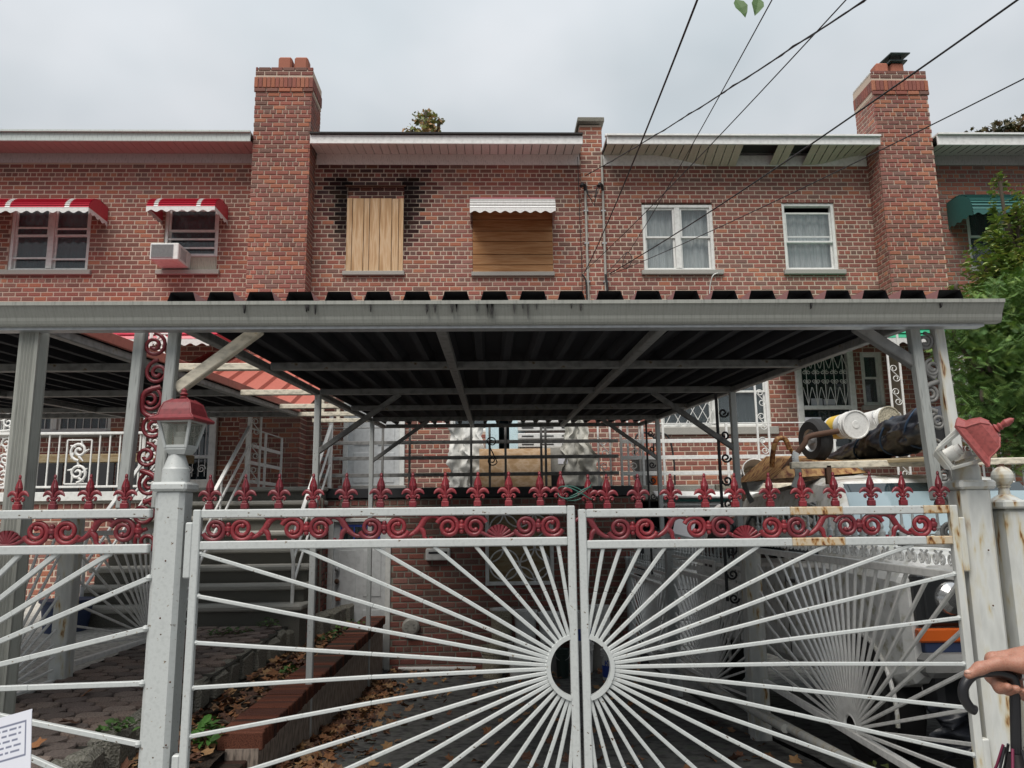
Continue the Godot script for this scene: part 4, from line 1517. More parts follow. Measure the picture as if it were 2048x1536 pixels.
func porch_stuff():
	crumpled("crumpled white tarpaulin hanging left of the plywood sheet", -0.60, -0.10, 2.0, 2.92, 11.2, 0.16, M.tarp, 5)
	crumpled("grey-white tarpaulin bunched right of the metal shelves", 1.10, 1.36, 2.0, 3.0, 11.1, 0.15, M.tarp_dim, 9, 0.35)
	var g := G.new()
	g.rbox(V(0.36, 2.27, 11.0), Vector3(1.02, 0.56, 0.02), 0.003, Basis(Vector3(1, 0, 0), -0.06))
	tag(put(g, "plywood_sheet", M.plywood_pale), "pale stained plywood sheet leaning inside the porch railing", "plywood")
	var p := thing("glass_panel", "frosted blue-white glass panel behind the plywood sheet", "glass panel", V(0.15, 2.0, 11.25))
	for q in [[-0.08, 0.17], [0.11, 0.40]]:
		var s := G.new()
		s.rbox(V((q[0] + q[1]) / 2 + 0.07, 2.6, 11.25), Vector3(q[1] - q[0] + 0.1, 1.0, 0.015), 0.003)
		put(s, "pane", M.ice_glass, p)
	var sh := thing("metal_shelving", "slotted white steel shelves stacked above the grey cabinet", "shelving", V(0.9, 2.0, 11.3))
	for k in 4:
		var s := G.new()
		s.rbox(V(0.86, 2.62 + k * 0.12, 11.3), Vector3(0.9, 0.085, 0.4), 0.008)
		var b := put(s, "shelf", M.awning_white, sh)
		for j in 3:
			var sl := G.new()
			sl.box(V(0.55 + j * 0.29, 2.62 + k * 0.12, 11.096), Vector3(0.17, 0.014, 0.006))
			put(sl, "slot", M.black_plastic, b)
	var cb := thing("metal_cabinet", "grey metal appliance with a white sticker right of the plywood", "appliance", V(0.95, 2.0, 11.25))
	var c := G.new()
	c.rbox(V(0.98, 2.29, 11.3), Vector3(0.44, 0.58, 0.45), 0.01)
	put(c, "case", M.conduit, cb)
	var stk := G.new()
	stk.box(V(1.05, 2.38, 11.072), Vector3(0.14, 0.1, 0.004))
	put(stk, "sticker", M.paper, cb)
	var blk := G.new()
	blk.box(V(0.98, 2.12, 11.072), Vector3(0.2, 0.2, 0.004))
	put(blk, "control_panel", M.black_plastic, cb)
	for i in 6:
		var vs := G.new()
		vs.box(V(1.15, 2.06 + i * 0.03, 11.072), Vector3(0.05, 0.012, 0.004))
		put(vs, "vent_slot", M.black_plastic, cb)
	var lt := G.new()
	lt.rbox(V(-0.78, 2.92, 11.2), Vector3(0.36, 0.06, 0.05), 0.008)
	tag(put(lt, "strip_light", M.white_house), "white strip light fixed high on the middle porch wall", "light fitting")
	# cart with bent tube handles, grey bin and orange cup on the right porch
	var ct := thing("folded_cart", "black tube cart with two arched handles on the right porch", "cart", V(2.3, 2.0, 11.2))
	for k in 2:
		var t := G.new()
		t.tube(smooth([V(2.12 + k * 0.3, 2.0, 11.2 + k * 0.1), V(2.12 + k * 0.3, 2.6, 11.2 + k * 0.1), V(2.2 + k * 0.3, 2.78, 11.2 + k * 0.1), V(2.4 + k * 0.25, 2.72, 11.2 + k * 0.1), V(2.46 + k * 0.25, 2.4, 11.2 + k * 0.1), V(2.46 + k * 0.25, 2.0, 11.2 + k * 0.1)]), 0.014, 7)
		put(t, "handle", M.black_plastic, ct)
	var bn := G.new()
	bn.lathe([Vector2(0.0, 0), Vector2(0.15, 0), Vector2(0.19, 0.36), Vector2(0.2, 0.37), Vector2(0.18, 0.37), Vector2(0.0, 0.3)], Transform3D(Basis(), V(2.22, 2.0, 11.0)), 14)
	tag(put(bn, "bin", M.grey_bumper), "grey plastic bin beside the porch cart", "bin")
	var oc := G.new()
	oc.lathe([Vector2(0.0, 0), Vector2(0.045, 0), Vector2(0.055, 0.13), Vector2(0.0, 0.13)], Transform3D(Basis(), V(2.33, 2.0, 10.85)), 12)
	tag(put(oc, "cup", M.orange_lens), "orange cup standing on the porch edge by the cart", "cup")
	# slats of a dismantled awning over the garage recess, and taped papers
	for k in 5:
		var s := G.new()
		var m: Material = [M.awning_white, M.green_metal, M.awning_white, M.awning_white, M.green_metal][k]
		s.rbox(V(2.85 + 0.05 * k, 1.84 - k * 0.045, 9.9 + k * 0.04), Vector3(1.5, 0.035, 0.16), 0.008, Basis(Vector3(0, 0, 1), 0.01 * (k - 2)) * Basis(Vector3(1, 0, 0), 0.4))
		tag(put(s, "awning_slat", m), ["topmost white slat of the awning strips above the garage", "upper green slat in the pile of awning strips", "middle white slat in the pile of awning strips", "fourth slat, white, in the pile of awning strips", "lowest green slat in the pile of awning strips"][k], "slat", "loose awning slats")
	var y1 := G.new()
	y1.box(V(2.62, 1.62, 10.6), Vector3(0.36, 0.2, 0.006))
	tag(put(y1, "notice_card", M.card_yellow), "yellow notice card under the loose awning slats", "card")
	var y2 := G.new()
	y2.box(V(2.64, 1.44, 10.58), Vector3(0.28, 0.26, 0.006), Basis(Vector3(0, 0, 1), -0.25))
	tag(put(y2, "notice_card", M.card_white), "grey-white printed card below the yellow card", "card")


# ---------------------------------------------------------------- the gate
func finial() -> G:
	if cache.has("finial"):
		return cache.finial
	var g := G.new()
	g.rbox(Vector3(0, 0.012, 0), Vector3(0.030, 0.024, 0.024), 0.003)
	g.rbox(Vector3(0, 0.028, 0), Vector3(0.022, 0.012, 0.018), 0.003)
	# spear blade: a flattened lens with a rib down the middle
	var pr := [Vector2(0.006, 0.03), Vector2(0.008, 0.055), Vector2(0.016, 0.075), Vector2(0.0175, 0.088), Vector2(0.013, 0.105), Vector2(0.0075, 0.118), Vector2(0.0055, 0.124), Vector2(0.0068, 0.131), Vector2(0.0055, 0.139), Vector2(0.0, 0.143)]
	g.lathe(pr, Transform3D(Basis.from_scale(Vector3(1, 1, 0.42)), Vector3.ZERO), 12)
	g.tube([Vector3(0, 0.03, 0.004), Vector3(0, 0.08, 0.0085), Vector3(0, 0.12, 0.004)], [0.004, 0.0035, 0.002], 6)
	g.tube([Vector3(0, 0.03, -0.004), Vector3(0, 0.08, -0.0085), Vector3(0, 0.12, -0.004)], [0.004, 0.0035, 0.002], 6)
	for s in [-1, 1]:
		var a := [Vector3(0, 0.047, 0), Vector3(s * 0.012, 0.063, 0), Vector3(s * 0.026, 0.069, 0), Vector3(s * 0.038, 0.063, 0), Vector3(s * 0.046, 0.053, 0)]
		g.tube(smooth(a, 4), [0.006, 0.007, 0.008, 0.0085, 0.009, 0.0095, 0.0098, 0.0098, 0.0095, 0.009, 0.0085, 0.0078, 0.0068, 0.0056, 0.0042, 0.003, 0.0015], 8, false, 0.75)
		g.tube(smooth([Vector3(s * 0.006, 0.038, 0), Vector3(s * 0.016, 0.048, 0), Vector3(s * 0.024, 0.046, 0), Vector3(s * 0.025, 0.039, 0), Vector3(s * 0.019, 0.036, 0)], 4), 0.0052, 6)
	g.ball(Vector3(0, 0.043, 0), 0.010, 8)
	cache.finial = g
	cache.finial_mesh = g.mesh()
	return g


func scroll_mesh(kind: int) -> ArrayMesh:
	# 0 an open spiral ring, 1 the same mirrored, 2 a leafy stem, 3 its mirror, 4 a fan-shaped clasp, 5 a rosette joint
	var k := "scroll%d" % kind
	if cache.has(k):
		return cache[k]
	var g := G.new()
	if kind < 2:
		var s := 1 if kind == 0 else -1
		var p := spiral(Vector3.ZERO, 0.047, 0.014, 1.75, PI / 2 + s * 1.9, s, 44)
		var r := []
		for i in 45:
			r.append(0.0100 - 0.0028 * i / 44.0)
		g.tube(p, r, 8)
		g.ball(p[44], 0.0105, 8)
		for a in [PI / 2, -PI / 2]:
			g.tube([Vector3(cos(a) * 0.045, sin(a) * 0.045, 0), Vector3(cos(a) * 0.045, sin(a) * 0.058, 0)], [0.0085, 0.002], 6)
	elif kind < 4:
		var s := 1 if kind == 2 else -1
		g.tube(smooth([Vector3(-s * 0.075, -0.030, 0), Vector3(-s * 0.045, -0.030, 0), Vector3(-s * 0.010, -0.004, 0), Vector3(s * 0.015, 0.034, 0), Vector3(s * 0.045, 0.044, 0), Vector3(s * 0.075, 0.030, 0)], 5), [0.007, 0.007, 0.007, 0.007, 0.0075, 0.008, 0.0085, 0.009, 0.010, 0.011, 0.012, 0.0125, 0.013, 0.013, 0.0125, 0.012, 0.0115, 0.011, 0.0105, 0.010, 0.0095, 0.009, 0.0085, 0.008, 0.0075, 0.007], 8, false, 0.8)
		g.tube(smooth([Vector3(-s * 0.012, 0.0, 0), Vector3(s * 0.006, -0.018, 0), Vector3(s * 0.012, -0.042, 0), Vector3(s * 0.026, -0.052, 0), Vector3(s * 0.036, -0.046, 0), Vector3(s * 0.036, -0.038, 0)], 4), [0.009, 0.010, 0.011, 0.0115, 0.011, 0.010, 0.009, 0.0085, 0.008, 0.0075, 0.007, 0.0066, 0.0062, 0.006, 0.006, 0.006, 0.006, 0.006, 0.006, 0.0062, 0.0065], 7)
		g.tube(smooth([Vector3(s * 0.012, 0.030, 0), Vector3(-s * 0.004, 0.045, 0), Vector3(-s * 0.018, 0.052, 0), Vector3(-s * 0.026, 0.046, 0)], 4), [0.009, 0.008, 0.0075, 0.007, 0.0065, 0.006, 0.006, 0.0055, 0.005, 0.005, 0.0045, 0.004, 0.004], 6)
		g.tube([Vector3(s * 0.04, 0.044, 0), Vector3(s * 0.062, 0.052, 0)], [0.008, 0.002], 6)
	elif kind == 4:
		for i in 7:
			var a := -0.95 + i * 0.317
			g.tube([Vector3(0.0, -0.045, 0), Vector3(sin(a) * 0.055, -0.048 + cos(a) * 0.055, 0.0)], [0.006, 0.0085], 6)
		g.tube(smooth([Vector3(-0.075, -0.020, 0), Vector3(-0.035, -0.040, 0), Vector3(0, -0.046, 0), Vector3(0.035, -0.040, 0), Vector3(0.075, -0.020, 0)], 4), 0.0075, 7)
	else:
		g.ball(Vector3.ZERO, 0.017, 8, Vector3(1, 1, 0.7))
		g.ball(Vector3(0, 0.018, 0), 0.010, 8)
		g.ball(Vector3(0, -0.018, 0), 0.010, 8)
	cache[k] = g.mesh()
	return cache[k]


# the cast red frieze between two rails: pairs of spirals joined by leafy stems
func frieze(parent: Node, x0: float, x1: float, y: float, d: float, first: int, scale := 1.0):
	var x := x0
	var i := first
	while x < x1:
		var items := []
		var step := 0.15
		match i % 4:
			0, 2:
				items = [[0 if i % 4 == 0 else 1, 0.0, 0.0], [5, 0.052, 0.0], [1 if i % 4 == 0 else 0, 0.104, 0.0]]
				step = 0.20
			1:
				items = [[2, 0.0, 0.0]]
				step = 0.105
			3:
				items = [[3, 0.0, 0.0]]
				step = 0.105
		if i % 8 == 7:
			items = [[4, 0.0, 0.0]]
		for q in items:
			var px: float = x + q[1] * scale
			if px < x1:
				var o := put(scroll_mesh(q[0]), ["scroll", "scroll", "leaf_stem", "leaf_stem", "fan_clasp", "rosette"][q[0]], M["red_paint_%d" % (rng.randi() % 3)], parent)
				var tilt := PI if (q[0] < 2 and i % 4 == 2) else 0.0
				o.position += V(px, y, d)
				o.rotation.z = tilt
				o.scale = Vector3.ONE * scale
		x += step * scale
		i += 1


func rays(parent: Node, cx: float, cy: float, d: float, r0: float, angles: Array, box: Rect2, w: float, m: Material, along := Vector3(1, 0, 0), called := "ray"):
	for a in angles:
		var dir := Vector2(cos(deg_to_rad(a)), sin(deg_to_rad(a)))
		var t := 1e9
		if dir.x > 1e-6:
			t = minf(t, (box.end.x - cx) / dir.x)
		if dir.x < -1e-6:
			t = minf(t, (box.position.x - cx) / dir.x)
		if dir.y > 1e-6:
			t = minf(t, (box.end.y - cy) / dir.y)
		if dir.y < -1e-6:
			t = minf(t, (box.position.y - cy) / dir.y)
		if t < r0 + 0.04:
			continue
		var g := G.new()
		var p := V(0, cy, d) + along * cx
		var q0 := p + along * dir.x * r0 + Vector3(0, dir.y * r0, 0)
		var q1 := p + along * dir.x * t + Vector3(0, dir.y * t, 0)
		var bow := q0.lerp(q1, 0.5) + Vector3(rng.randf_range(-1, 1), rng.randf_range(-1, 1), rng.randf_range(-1, 1)) * 0.0035 * (t - r0)
		g.bar(q0, bow, w, w, 0.0025, along.cross(Vector3.UP))
		g.bar(bow, q1, w, w, 0.0025, along.cross(Vector3.UP))
		for e in [r0, t]:     # weld beads
			g.ball(p + along * dir.x * (e + 0.004 * (1 if e == r0 else -1)) + Vector3(0, dir.y * e, 0), w * 0.72, 6, Vector3(1, 1, 1))
		put(g, called, m, parent)


func half_ring(cx: float, cy: float, d: float, ri: float, ro: float, a0: float, a1: float, th: float) -> G:
	var g := G.new()
	var n := 30
	for i in n:
		var t0 := lerpf(a0, a1, float(i) / n)
		var t1 := lerpf(a0, a1, float(i + 1) / n)
		var c := [Vector2(cos(t0), sin(t0)), Vector2(cos(t1), sin(t1))]
		for z in [-1, 1]:
			var dz: float = d - z * th / 2
			var q := [V(cx + c[0].x * ri, cy + c[0].y * ri, dz), V(cx + c[0].x * ro, cy + c[0].y * ro, dz), V(cx + c[1].x * ro, cy + c[1].y * ro, dz), V(cx + c[1].x * ri, cy + c[1].y * ri, dz)]
			g.qout(q[0], q[1], q[2], q[3], V(cx, cy, d + z * 5.0))
		for r in [ri, ro]:
			g.qout(V(cx + c[0].x * r, cy + c[0].y * r, d - th / 2), V(cx + c[1].x * r, cy + c[1].y * r, d - th / 2), V(cx + c[1].x * r, cy + c[1].y * r, d + th / 2), V(cx + c[0].x * r, cy + c[0].y * r, d + th / 2), V(cx, cy, d) if r == ro else V(cx + c[0].x * 5, cy + c[0].y * 5, d))
	return g


func gate_leaf(label: String, x0: float, x1: float, ytop: float, cx: float, angles: Array, fins: Array, left: bool, m: Material):
	var d := 3.2
	var o := thing("gate_leaf", label, "gate", V((x0 + x1) / 2, 0.3, d), "sunburst driveway gate")
	var s := 0.032
	for q in [x0 + s / 2, x1 - s / 2]:
		var g := G.new()
		g.rbox(V(q, (ytop + 0.34) / 2, d), Vector3(s, ytop - 0.34, s), 0.004)
		put(g, "stile", M.white_paint if (left or q < x1 - 0.1) else M.white_rusty, o)
	for y in [ytop - 0.0175, ytop - 0.143, 0.36]:
		var g := G.new()
		g.rbox(V((x0 + x1) / 2, y, d), Vector3(x1 - x0 - 2 * s, 0.034, s - 0.004), 0.004)
		if left or y < 1.0:
			put(g, "rail", M.white_paint, o)
		else:
			var cuts := [x0 + s, 1.24, 1.46, 1.80, x1 - s]
			for k in 4:
				var gs := G.new()
				gs.rbox(V((cuts[k] + cuts[k + 1]) / 2, y, d), Vector3(cuts[k + 1] - cuts[k], 0.034, s - 0.004), 0.004)
				put(gs, "rail", M.rusted_through if k % 2 else M.white_paint, o)
	rays(o, cx, 1.005, d, 0.124, angles, Rect2(x0 + s, 0.377, x1 - x0 - 2 * s, ytop - 0.16 - 0.377), 0.0150, M.white_paint)
	var edge: float = x1 - s if left else x0 + s
	var half := acos(clampf((edge - cx) / 0.125, -1, 1))
	var g2 := half_ring(cx, 1.005, d, 0.112, 0.129, half if left else -half, TAU - half if left else half, 0.03)
	put(g2, "half_ring", M.white_paint, o)
	finial()
	for x in fins:
		var f := put(cache.finial_mesh, "finial", M["red_paint_%d" % (rng.randi() % 3)], o)
		f.position += V(x, ytop, d)
		f.rotation = Vector3(0, rng.randf_range(-0.15, 0.15), rng.randf_range(-0.02, 0.02))
	frieze(o, x0 + s + (0.055 if left else 0.03), x1 - s - 0.02, ytop - 0.080, d, 0 if left else 3, 1.03)
	# welded hinge or latch plates
	for y in [ytop - 0.16, 0.6]:
		var h := G.new()
		h.rbox(V(x0 - 0.012 if left else x1 + 0.012, y, d), Vector3(0.03, 0.22, 0.034), 0.005)
		put(h, "hinge_plate", m, o)
	return o


func lantern(label: String, xf: Transform3D, roof: Material, broken: bool):
	var o := thing("post_lantern", label, "lantern", xf.origin)
	var w: Material = M.white_rusty if broken else M.white_paint
	var g := G.new()
	g.lathe([Vector2(0.0, 0.0), Vector2(0.055, 0.0), Vector2(0.075, 0.022), Vector2(0.075, 0.03), Vector2(0.0, 0.03)], Transform3D(Basis(), Vector3.ZERO), 4, true)
	var g0 := G.new()
	g0.add(g, xf)
	put(g0, "lamp_base", w, o)
	var lo := 0.03
	var hi := 0.165
	var a := 0.050
	var b := 0.078
	for i in 4:
		var r := Basis(Vector3.UP, i * PI / 2)
		var f := G.new()
		f.bar(r * Vector3(a, lo, a), r * Vector3(b, hi, b), 0.014, 0.014, 0.002, r * Vector3(1, 0, 0))
		f.bar(r * Vector3(-a, lo + 0.007, a), r * Vector3(a, lo + 0.007, a), 0.012, 0.014, 0.002)
		f.bar(r * Vector3(-b, hi - 0.006, b), r * Vector3(b, hi - 0.006, b), 0.012, 0.014, 0.002)
		var f2 := G.new()
		f2.add(f, xf)
		put(f2, "lamp_frame", w, o)
		if not broken or i == 1:
			var p := G.new()
			p.quad(xf * (r * Vector3(-a, lo, a)), xf * (r * Vector3(a, lo, a)), xf * (r * Vector3(b, hi, b)), xf * (r * Vector3(-b, hi, b)))
			put(p, "lamp_pane", M.lamp_glass, o)
	var q := G.new()
	q.lathe([Vector2(0.155, 0.158), Vector2(0.158, 0.168), Vector2(0.118, 0.188), Vector2(0.110, 0.215), Vector2(0.094, 0.248), Vector2(0.055, 0.268), Vector2(0.03, 0.272), Vector2(0.0, 0.276)], Transform3D(), 4, true)
	q.lathe([Vector2(0.0, 0.160), Vector2(0.155, 0.158)], Transform3D(), 4, true)
	for i in 4:
		var r := Basis(Vector3.UP, i * PI / 2 + PI / 4)
		q.tube([r * Vector3(0.155, 0.167, 0), r * Vector3(0.116, 0.190, 0), r * Vector3(0.108, 0.216, 0), r * Vector3(0.092, 0.248, 0), r * Vector3(0.05, 0.27, 0)], 0.0045, 6)
	var q2 := G.new()
	q2.add(q, xf)
	var rf := put(q2, "lamp_roof", roof, o)
	var k := G.new()
	k.lathe([Vector2(0.014, 0.27), Vector2(0.020, 0.280), Vector2(0.012, 0.288), Vector2(0.022, 0.296), Vector2(0.012, 0.305), Vector2(0.014, 0.316), Vector2(0.0, 0.330)] if not broken else [Vector2(0.014, 0.27), Vector2(0.024, 0.280), Vector2(0.014, 0.288), Vector2(0.019, 0.298), Vector2(0.012, 0.304), Vector2(0.018, 0.325), Vector2(0.012, 0.350), Vector2(0.0, 0.362)], Transform3D(), 10)
	var k2 := G.new()
	k2.add(k, xf)
	put(k2, "lamp_finial", roof, rf)
	var c := G.new()
	c.lathe([Vector2(0.0, 0.03), Vector2(0.032, 0.03), Vector2(0.032, 0.085), Vector2(0.026, 0.09), Vector2(0.026, 0.11), Vector2(0.0, 0.11)], Transform3D(), 12)
	var c2 := G.new()
	c2.add(c, xf)
	put(c2, "lamp_socket", M.tarp, o)
	return o


func gates():
	var ua := [4.4, 11.0, 16.9, 23.1, 30.3, 39.6, 49.5, 58.2, 66.2, 73.5, 81.5, -2.0, -8.7, -15.6, -21.9, -27.9, -35.0, -44.0, -53.3, -61.8, -69.6, -76.2, -83.5]
	var la := []
	for a in ua:
		la.append(180.0 - a)
	var lm = gate_leaf("left white gate leaf of sunburst bars with red frieze and finials", -1.200, 0.347, 1.640, 0.347, la, [-1.14, -0.998, -0.861, -0.723, -0.589, -0.449, -0.316, -0.185, -0.052, 0.076, 0.207, 0.294], true, M.white_paint)
	gate_leaf("right white gate leaf of sunburst bars, rusty at its hinge side", 0.361, 1.942, 1.625, 0.361, [24.3, 18.4, 12.4, 6.1, -0.5, -6.7, -13.0, -19.6, 32.0, 42.0, 52.6, 61.5, 70.0, 78.0, 85.0, -25.9, -33.0, -41.8, -51.5, -59.8, -67.6, -75.8, -83.5], [0.407, 0.482, 0.613, 0.748, 0.890, 1.015, 1.162, 1.298, 1.435, 1.587, 1.722, 1.879], false, M.white_rusty)
	# green wire twisted round the two middle finials
	var wg := G.new()
	var wp := []
	for i in 60:
		var t := i / 59.0
		var x := lerpf(0.28, 0.42, 0.5 + 0.5 * sin(t * 16.0))
		wp.append(V(x, 1.685 + 0.028 * sin(t * 23.0) + 0.015 * t, 3.2 - 0.026 * cos(t * 16.0)))
	wg.tube(wp, 0.0028, 5)
	tag(put(wg, "tie_wire", M.green_wire), "green wire wound around the finials where the gate leaves meet", "wire")
	# fixed panel left of the gate
	var o := thing("sunburst_fence", "fixed white sunburst fence panel left of the lantern post", "fence", V(-2.3, 0.3, 3.2))
	for y in [1.628, 1.488, 0.36]:
		var g := G.new()
		g.rbox(V(-2.5, y, 3.2), Vector3(2.26, 0.036, 0.036), 0.004)
		put(g, "rail", M.white_paint, o)
	rays(o, -2.36, 0.955, 3.2, 0.13, [1.0, 12.6, 22.7, 31.6, 39.5, 47.0, 55.0, 63.0, 72.0, 81.0, 90.0, -11.6, -22.8, -33.0, -43.0, -52.0, -61.0, -70.0, -80.0, -90.0], Rect2(-3.6, 0.377, 2.24, 1.093), 0.020, M.white_paint)
	put(half_ring(-2.36, 0.955, 3.2, 0.11, 0.138, -PI, PI, 0.03), "centre_ring", M.white_paint, o)
	finial()
	for k in 12:
		var f := put(cache.finial_mesh, "finial", M["red_paint_%d" % (rng.randi() % 3)], o)
		f.position += V(-1.481 - k * 0.1425, 1.646, 3.2)
		f.rotation = Vector3(0, rng.randf_range(-0.15, 0.15), rng.randf_range(-0.02, 0.02))
	frieze(o, -2.62, -1.37, 1.558, 3.2, 3, 1.12)
	# the two gate posts with their lanterns, and the neighbour's ball post
	for q in [[-1.303, 0.118, 1.742, "white steel gate post under the upright lantern", M.white_paint, -0.15], [2.035, 0.128, 1.717, "rust-streaked white gate post under the toppled lantern", M.white_rusty, 0.2]]:
		var p := thing("gate_post", q[3], "post", V(q[0], 0.2, 3.24))
		var g := G.new()
		g.rbox(V(q[0], (q[2] + 0.2) / 2, 3.25), Vector3(q[1], q[2] - 0.2 - 0.03, q[1]), 0.018)
		put(g, "shaft", q[4], p)
		var c := G.new()
		c.rbox(V(q[0], q[2] - 0.008, 3.25), Vector3(q[1] + 0.028, 0.038, q[1] + 0.028), 0.010)
		put(c, "cap", q[4], p)
		var k := G.new()
		k.lathe([Vector2(0.056, 0.0), Vector2(0.054, 0.055), Vector2(0.050, 0.062), Vector2(0.034, 0.110), Vector2(0.030, 0.125), Vector2(0.0, 0.125)], Transform3D(Basis(), V(q[0], q[2] + 0.01, 3.25)), 16)
		put(k, "collar", q[4], p)
		for y in [0.75, 0.98, 1.22, 1.44]:
			var s := G.new()
			s.ball(V(q[0] + 0.03 + 0.04 * sin(y * 20.0), y, 3.175), 0.004, 6)
			put(s, "bolt_hole", M.rust_iron, p)
	lantern("upright post lantern with a dark red roof", Transform3D(Basis(Vector3.UP, -0.10).scaled(Vector3.ONE * 0.86), V(-1.290, 1.868, 3.25)), M.red_lamp, false)
	lantern("toppled post lantern with a red roof hanging sideways", Transform3D(Basis(Vector3.UP, -0.75) * (Basis(Vector3(0, 0, 1), -1.08) * Basis(Vector3.UP, 0.3)).scaled(Vector3.ONE * 0.9), V(1.905, 1.812, 3.22)), M.red_faded, true)
	var p := thing("gate_post", "rust-streaked white post topped by a ball at the right edge", "post", V(2.21, 0.2, 3.25))
	var g := G.new()
	g.rbox(V(2.215, 0.9, 3.25), Vector3(0.15, 1.42, 0.15), 0.016)
	put(g, "shaft", M.white_rusty, p)
	var c := G.new()
	c.rbox(V(2.215, 1.625, 3.25), Vector3(0.19, 0.035, 0.19), 0.008)
	put(c, "cap", M.white_rusty, p)
	var b := G.new()
	b.lathe([Vector2(0.062, 0.0), Vector2(0.045, 0.012), Vector2(0.024, 0.025), Vector2(0.02, 0.05), Vector2(0.028, 0.058), Vector2(0.02, 0.066)], Transform3D(Basis(), V(2.19, 1.642, 3.25)), 16)
	b.ball(V(2.19, 1.742, 3.25), 0.044, 16)
	put(b, "ball_finial", M.white_rusty, p)


# ---------------------------------------------------------------- carports
func deck_sheet(x0: float, x1: float, pitch: float, rib: float, d0: float, h0: float, d1: float, h1: float, tall: float, top: bool) -> G:
	var g := G.new()
	var x := x0
	var off := 0.003 if top else 0.0
	while x < x1 - 0.02:
		var q := [Vector2(x, 0), Vector2(x + 0.018, tall), Vector2(x + rib - 0.018, tall), Vector2(x + rib, 0), Vector2(x + pitch, 0)]
		for i in 4:
			var a := V(q[i].x, h0 + q[i].y + off, d0)
			var b := V(q[i + 1].x, h0 + q[i + 1].y + off, d0)
			var c := V(q[i + 1].x, h1 + q[i + 1].y + off, d1)
			var e := V(q[i].x, h1 + q[i].y + off, d1)
			if top:
				g.quad(a, b, c, e)
			else:
				g.quad(a, e, c, b)
		x += pitch
	return g


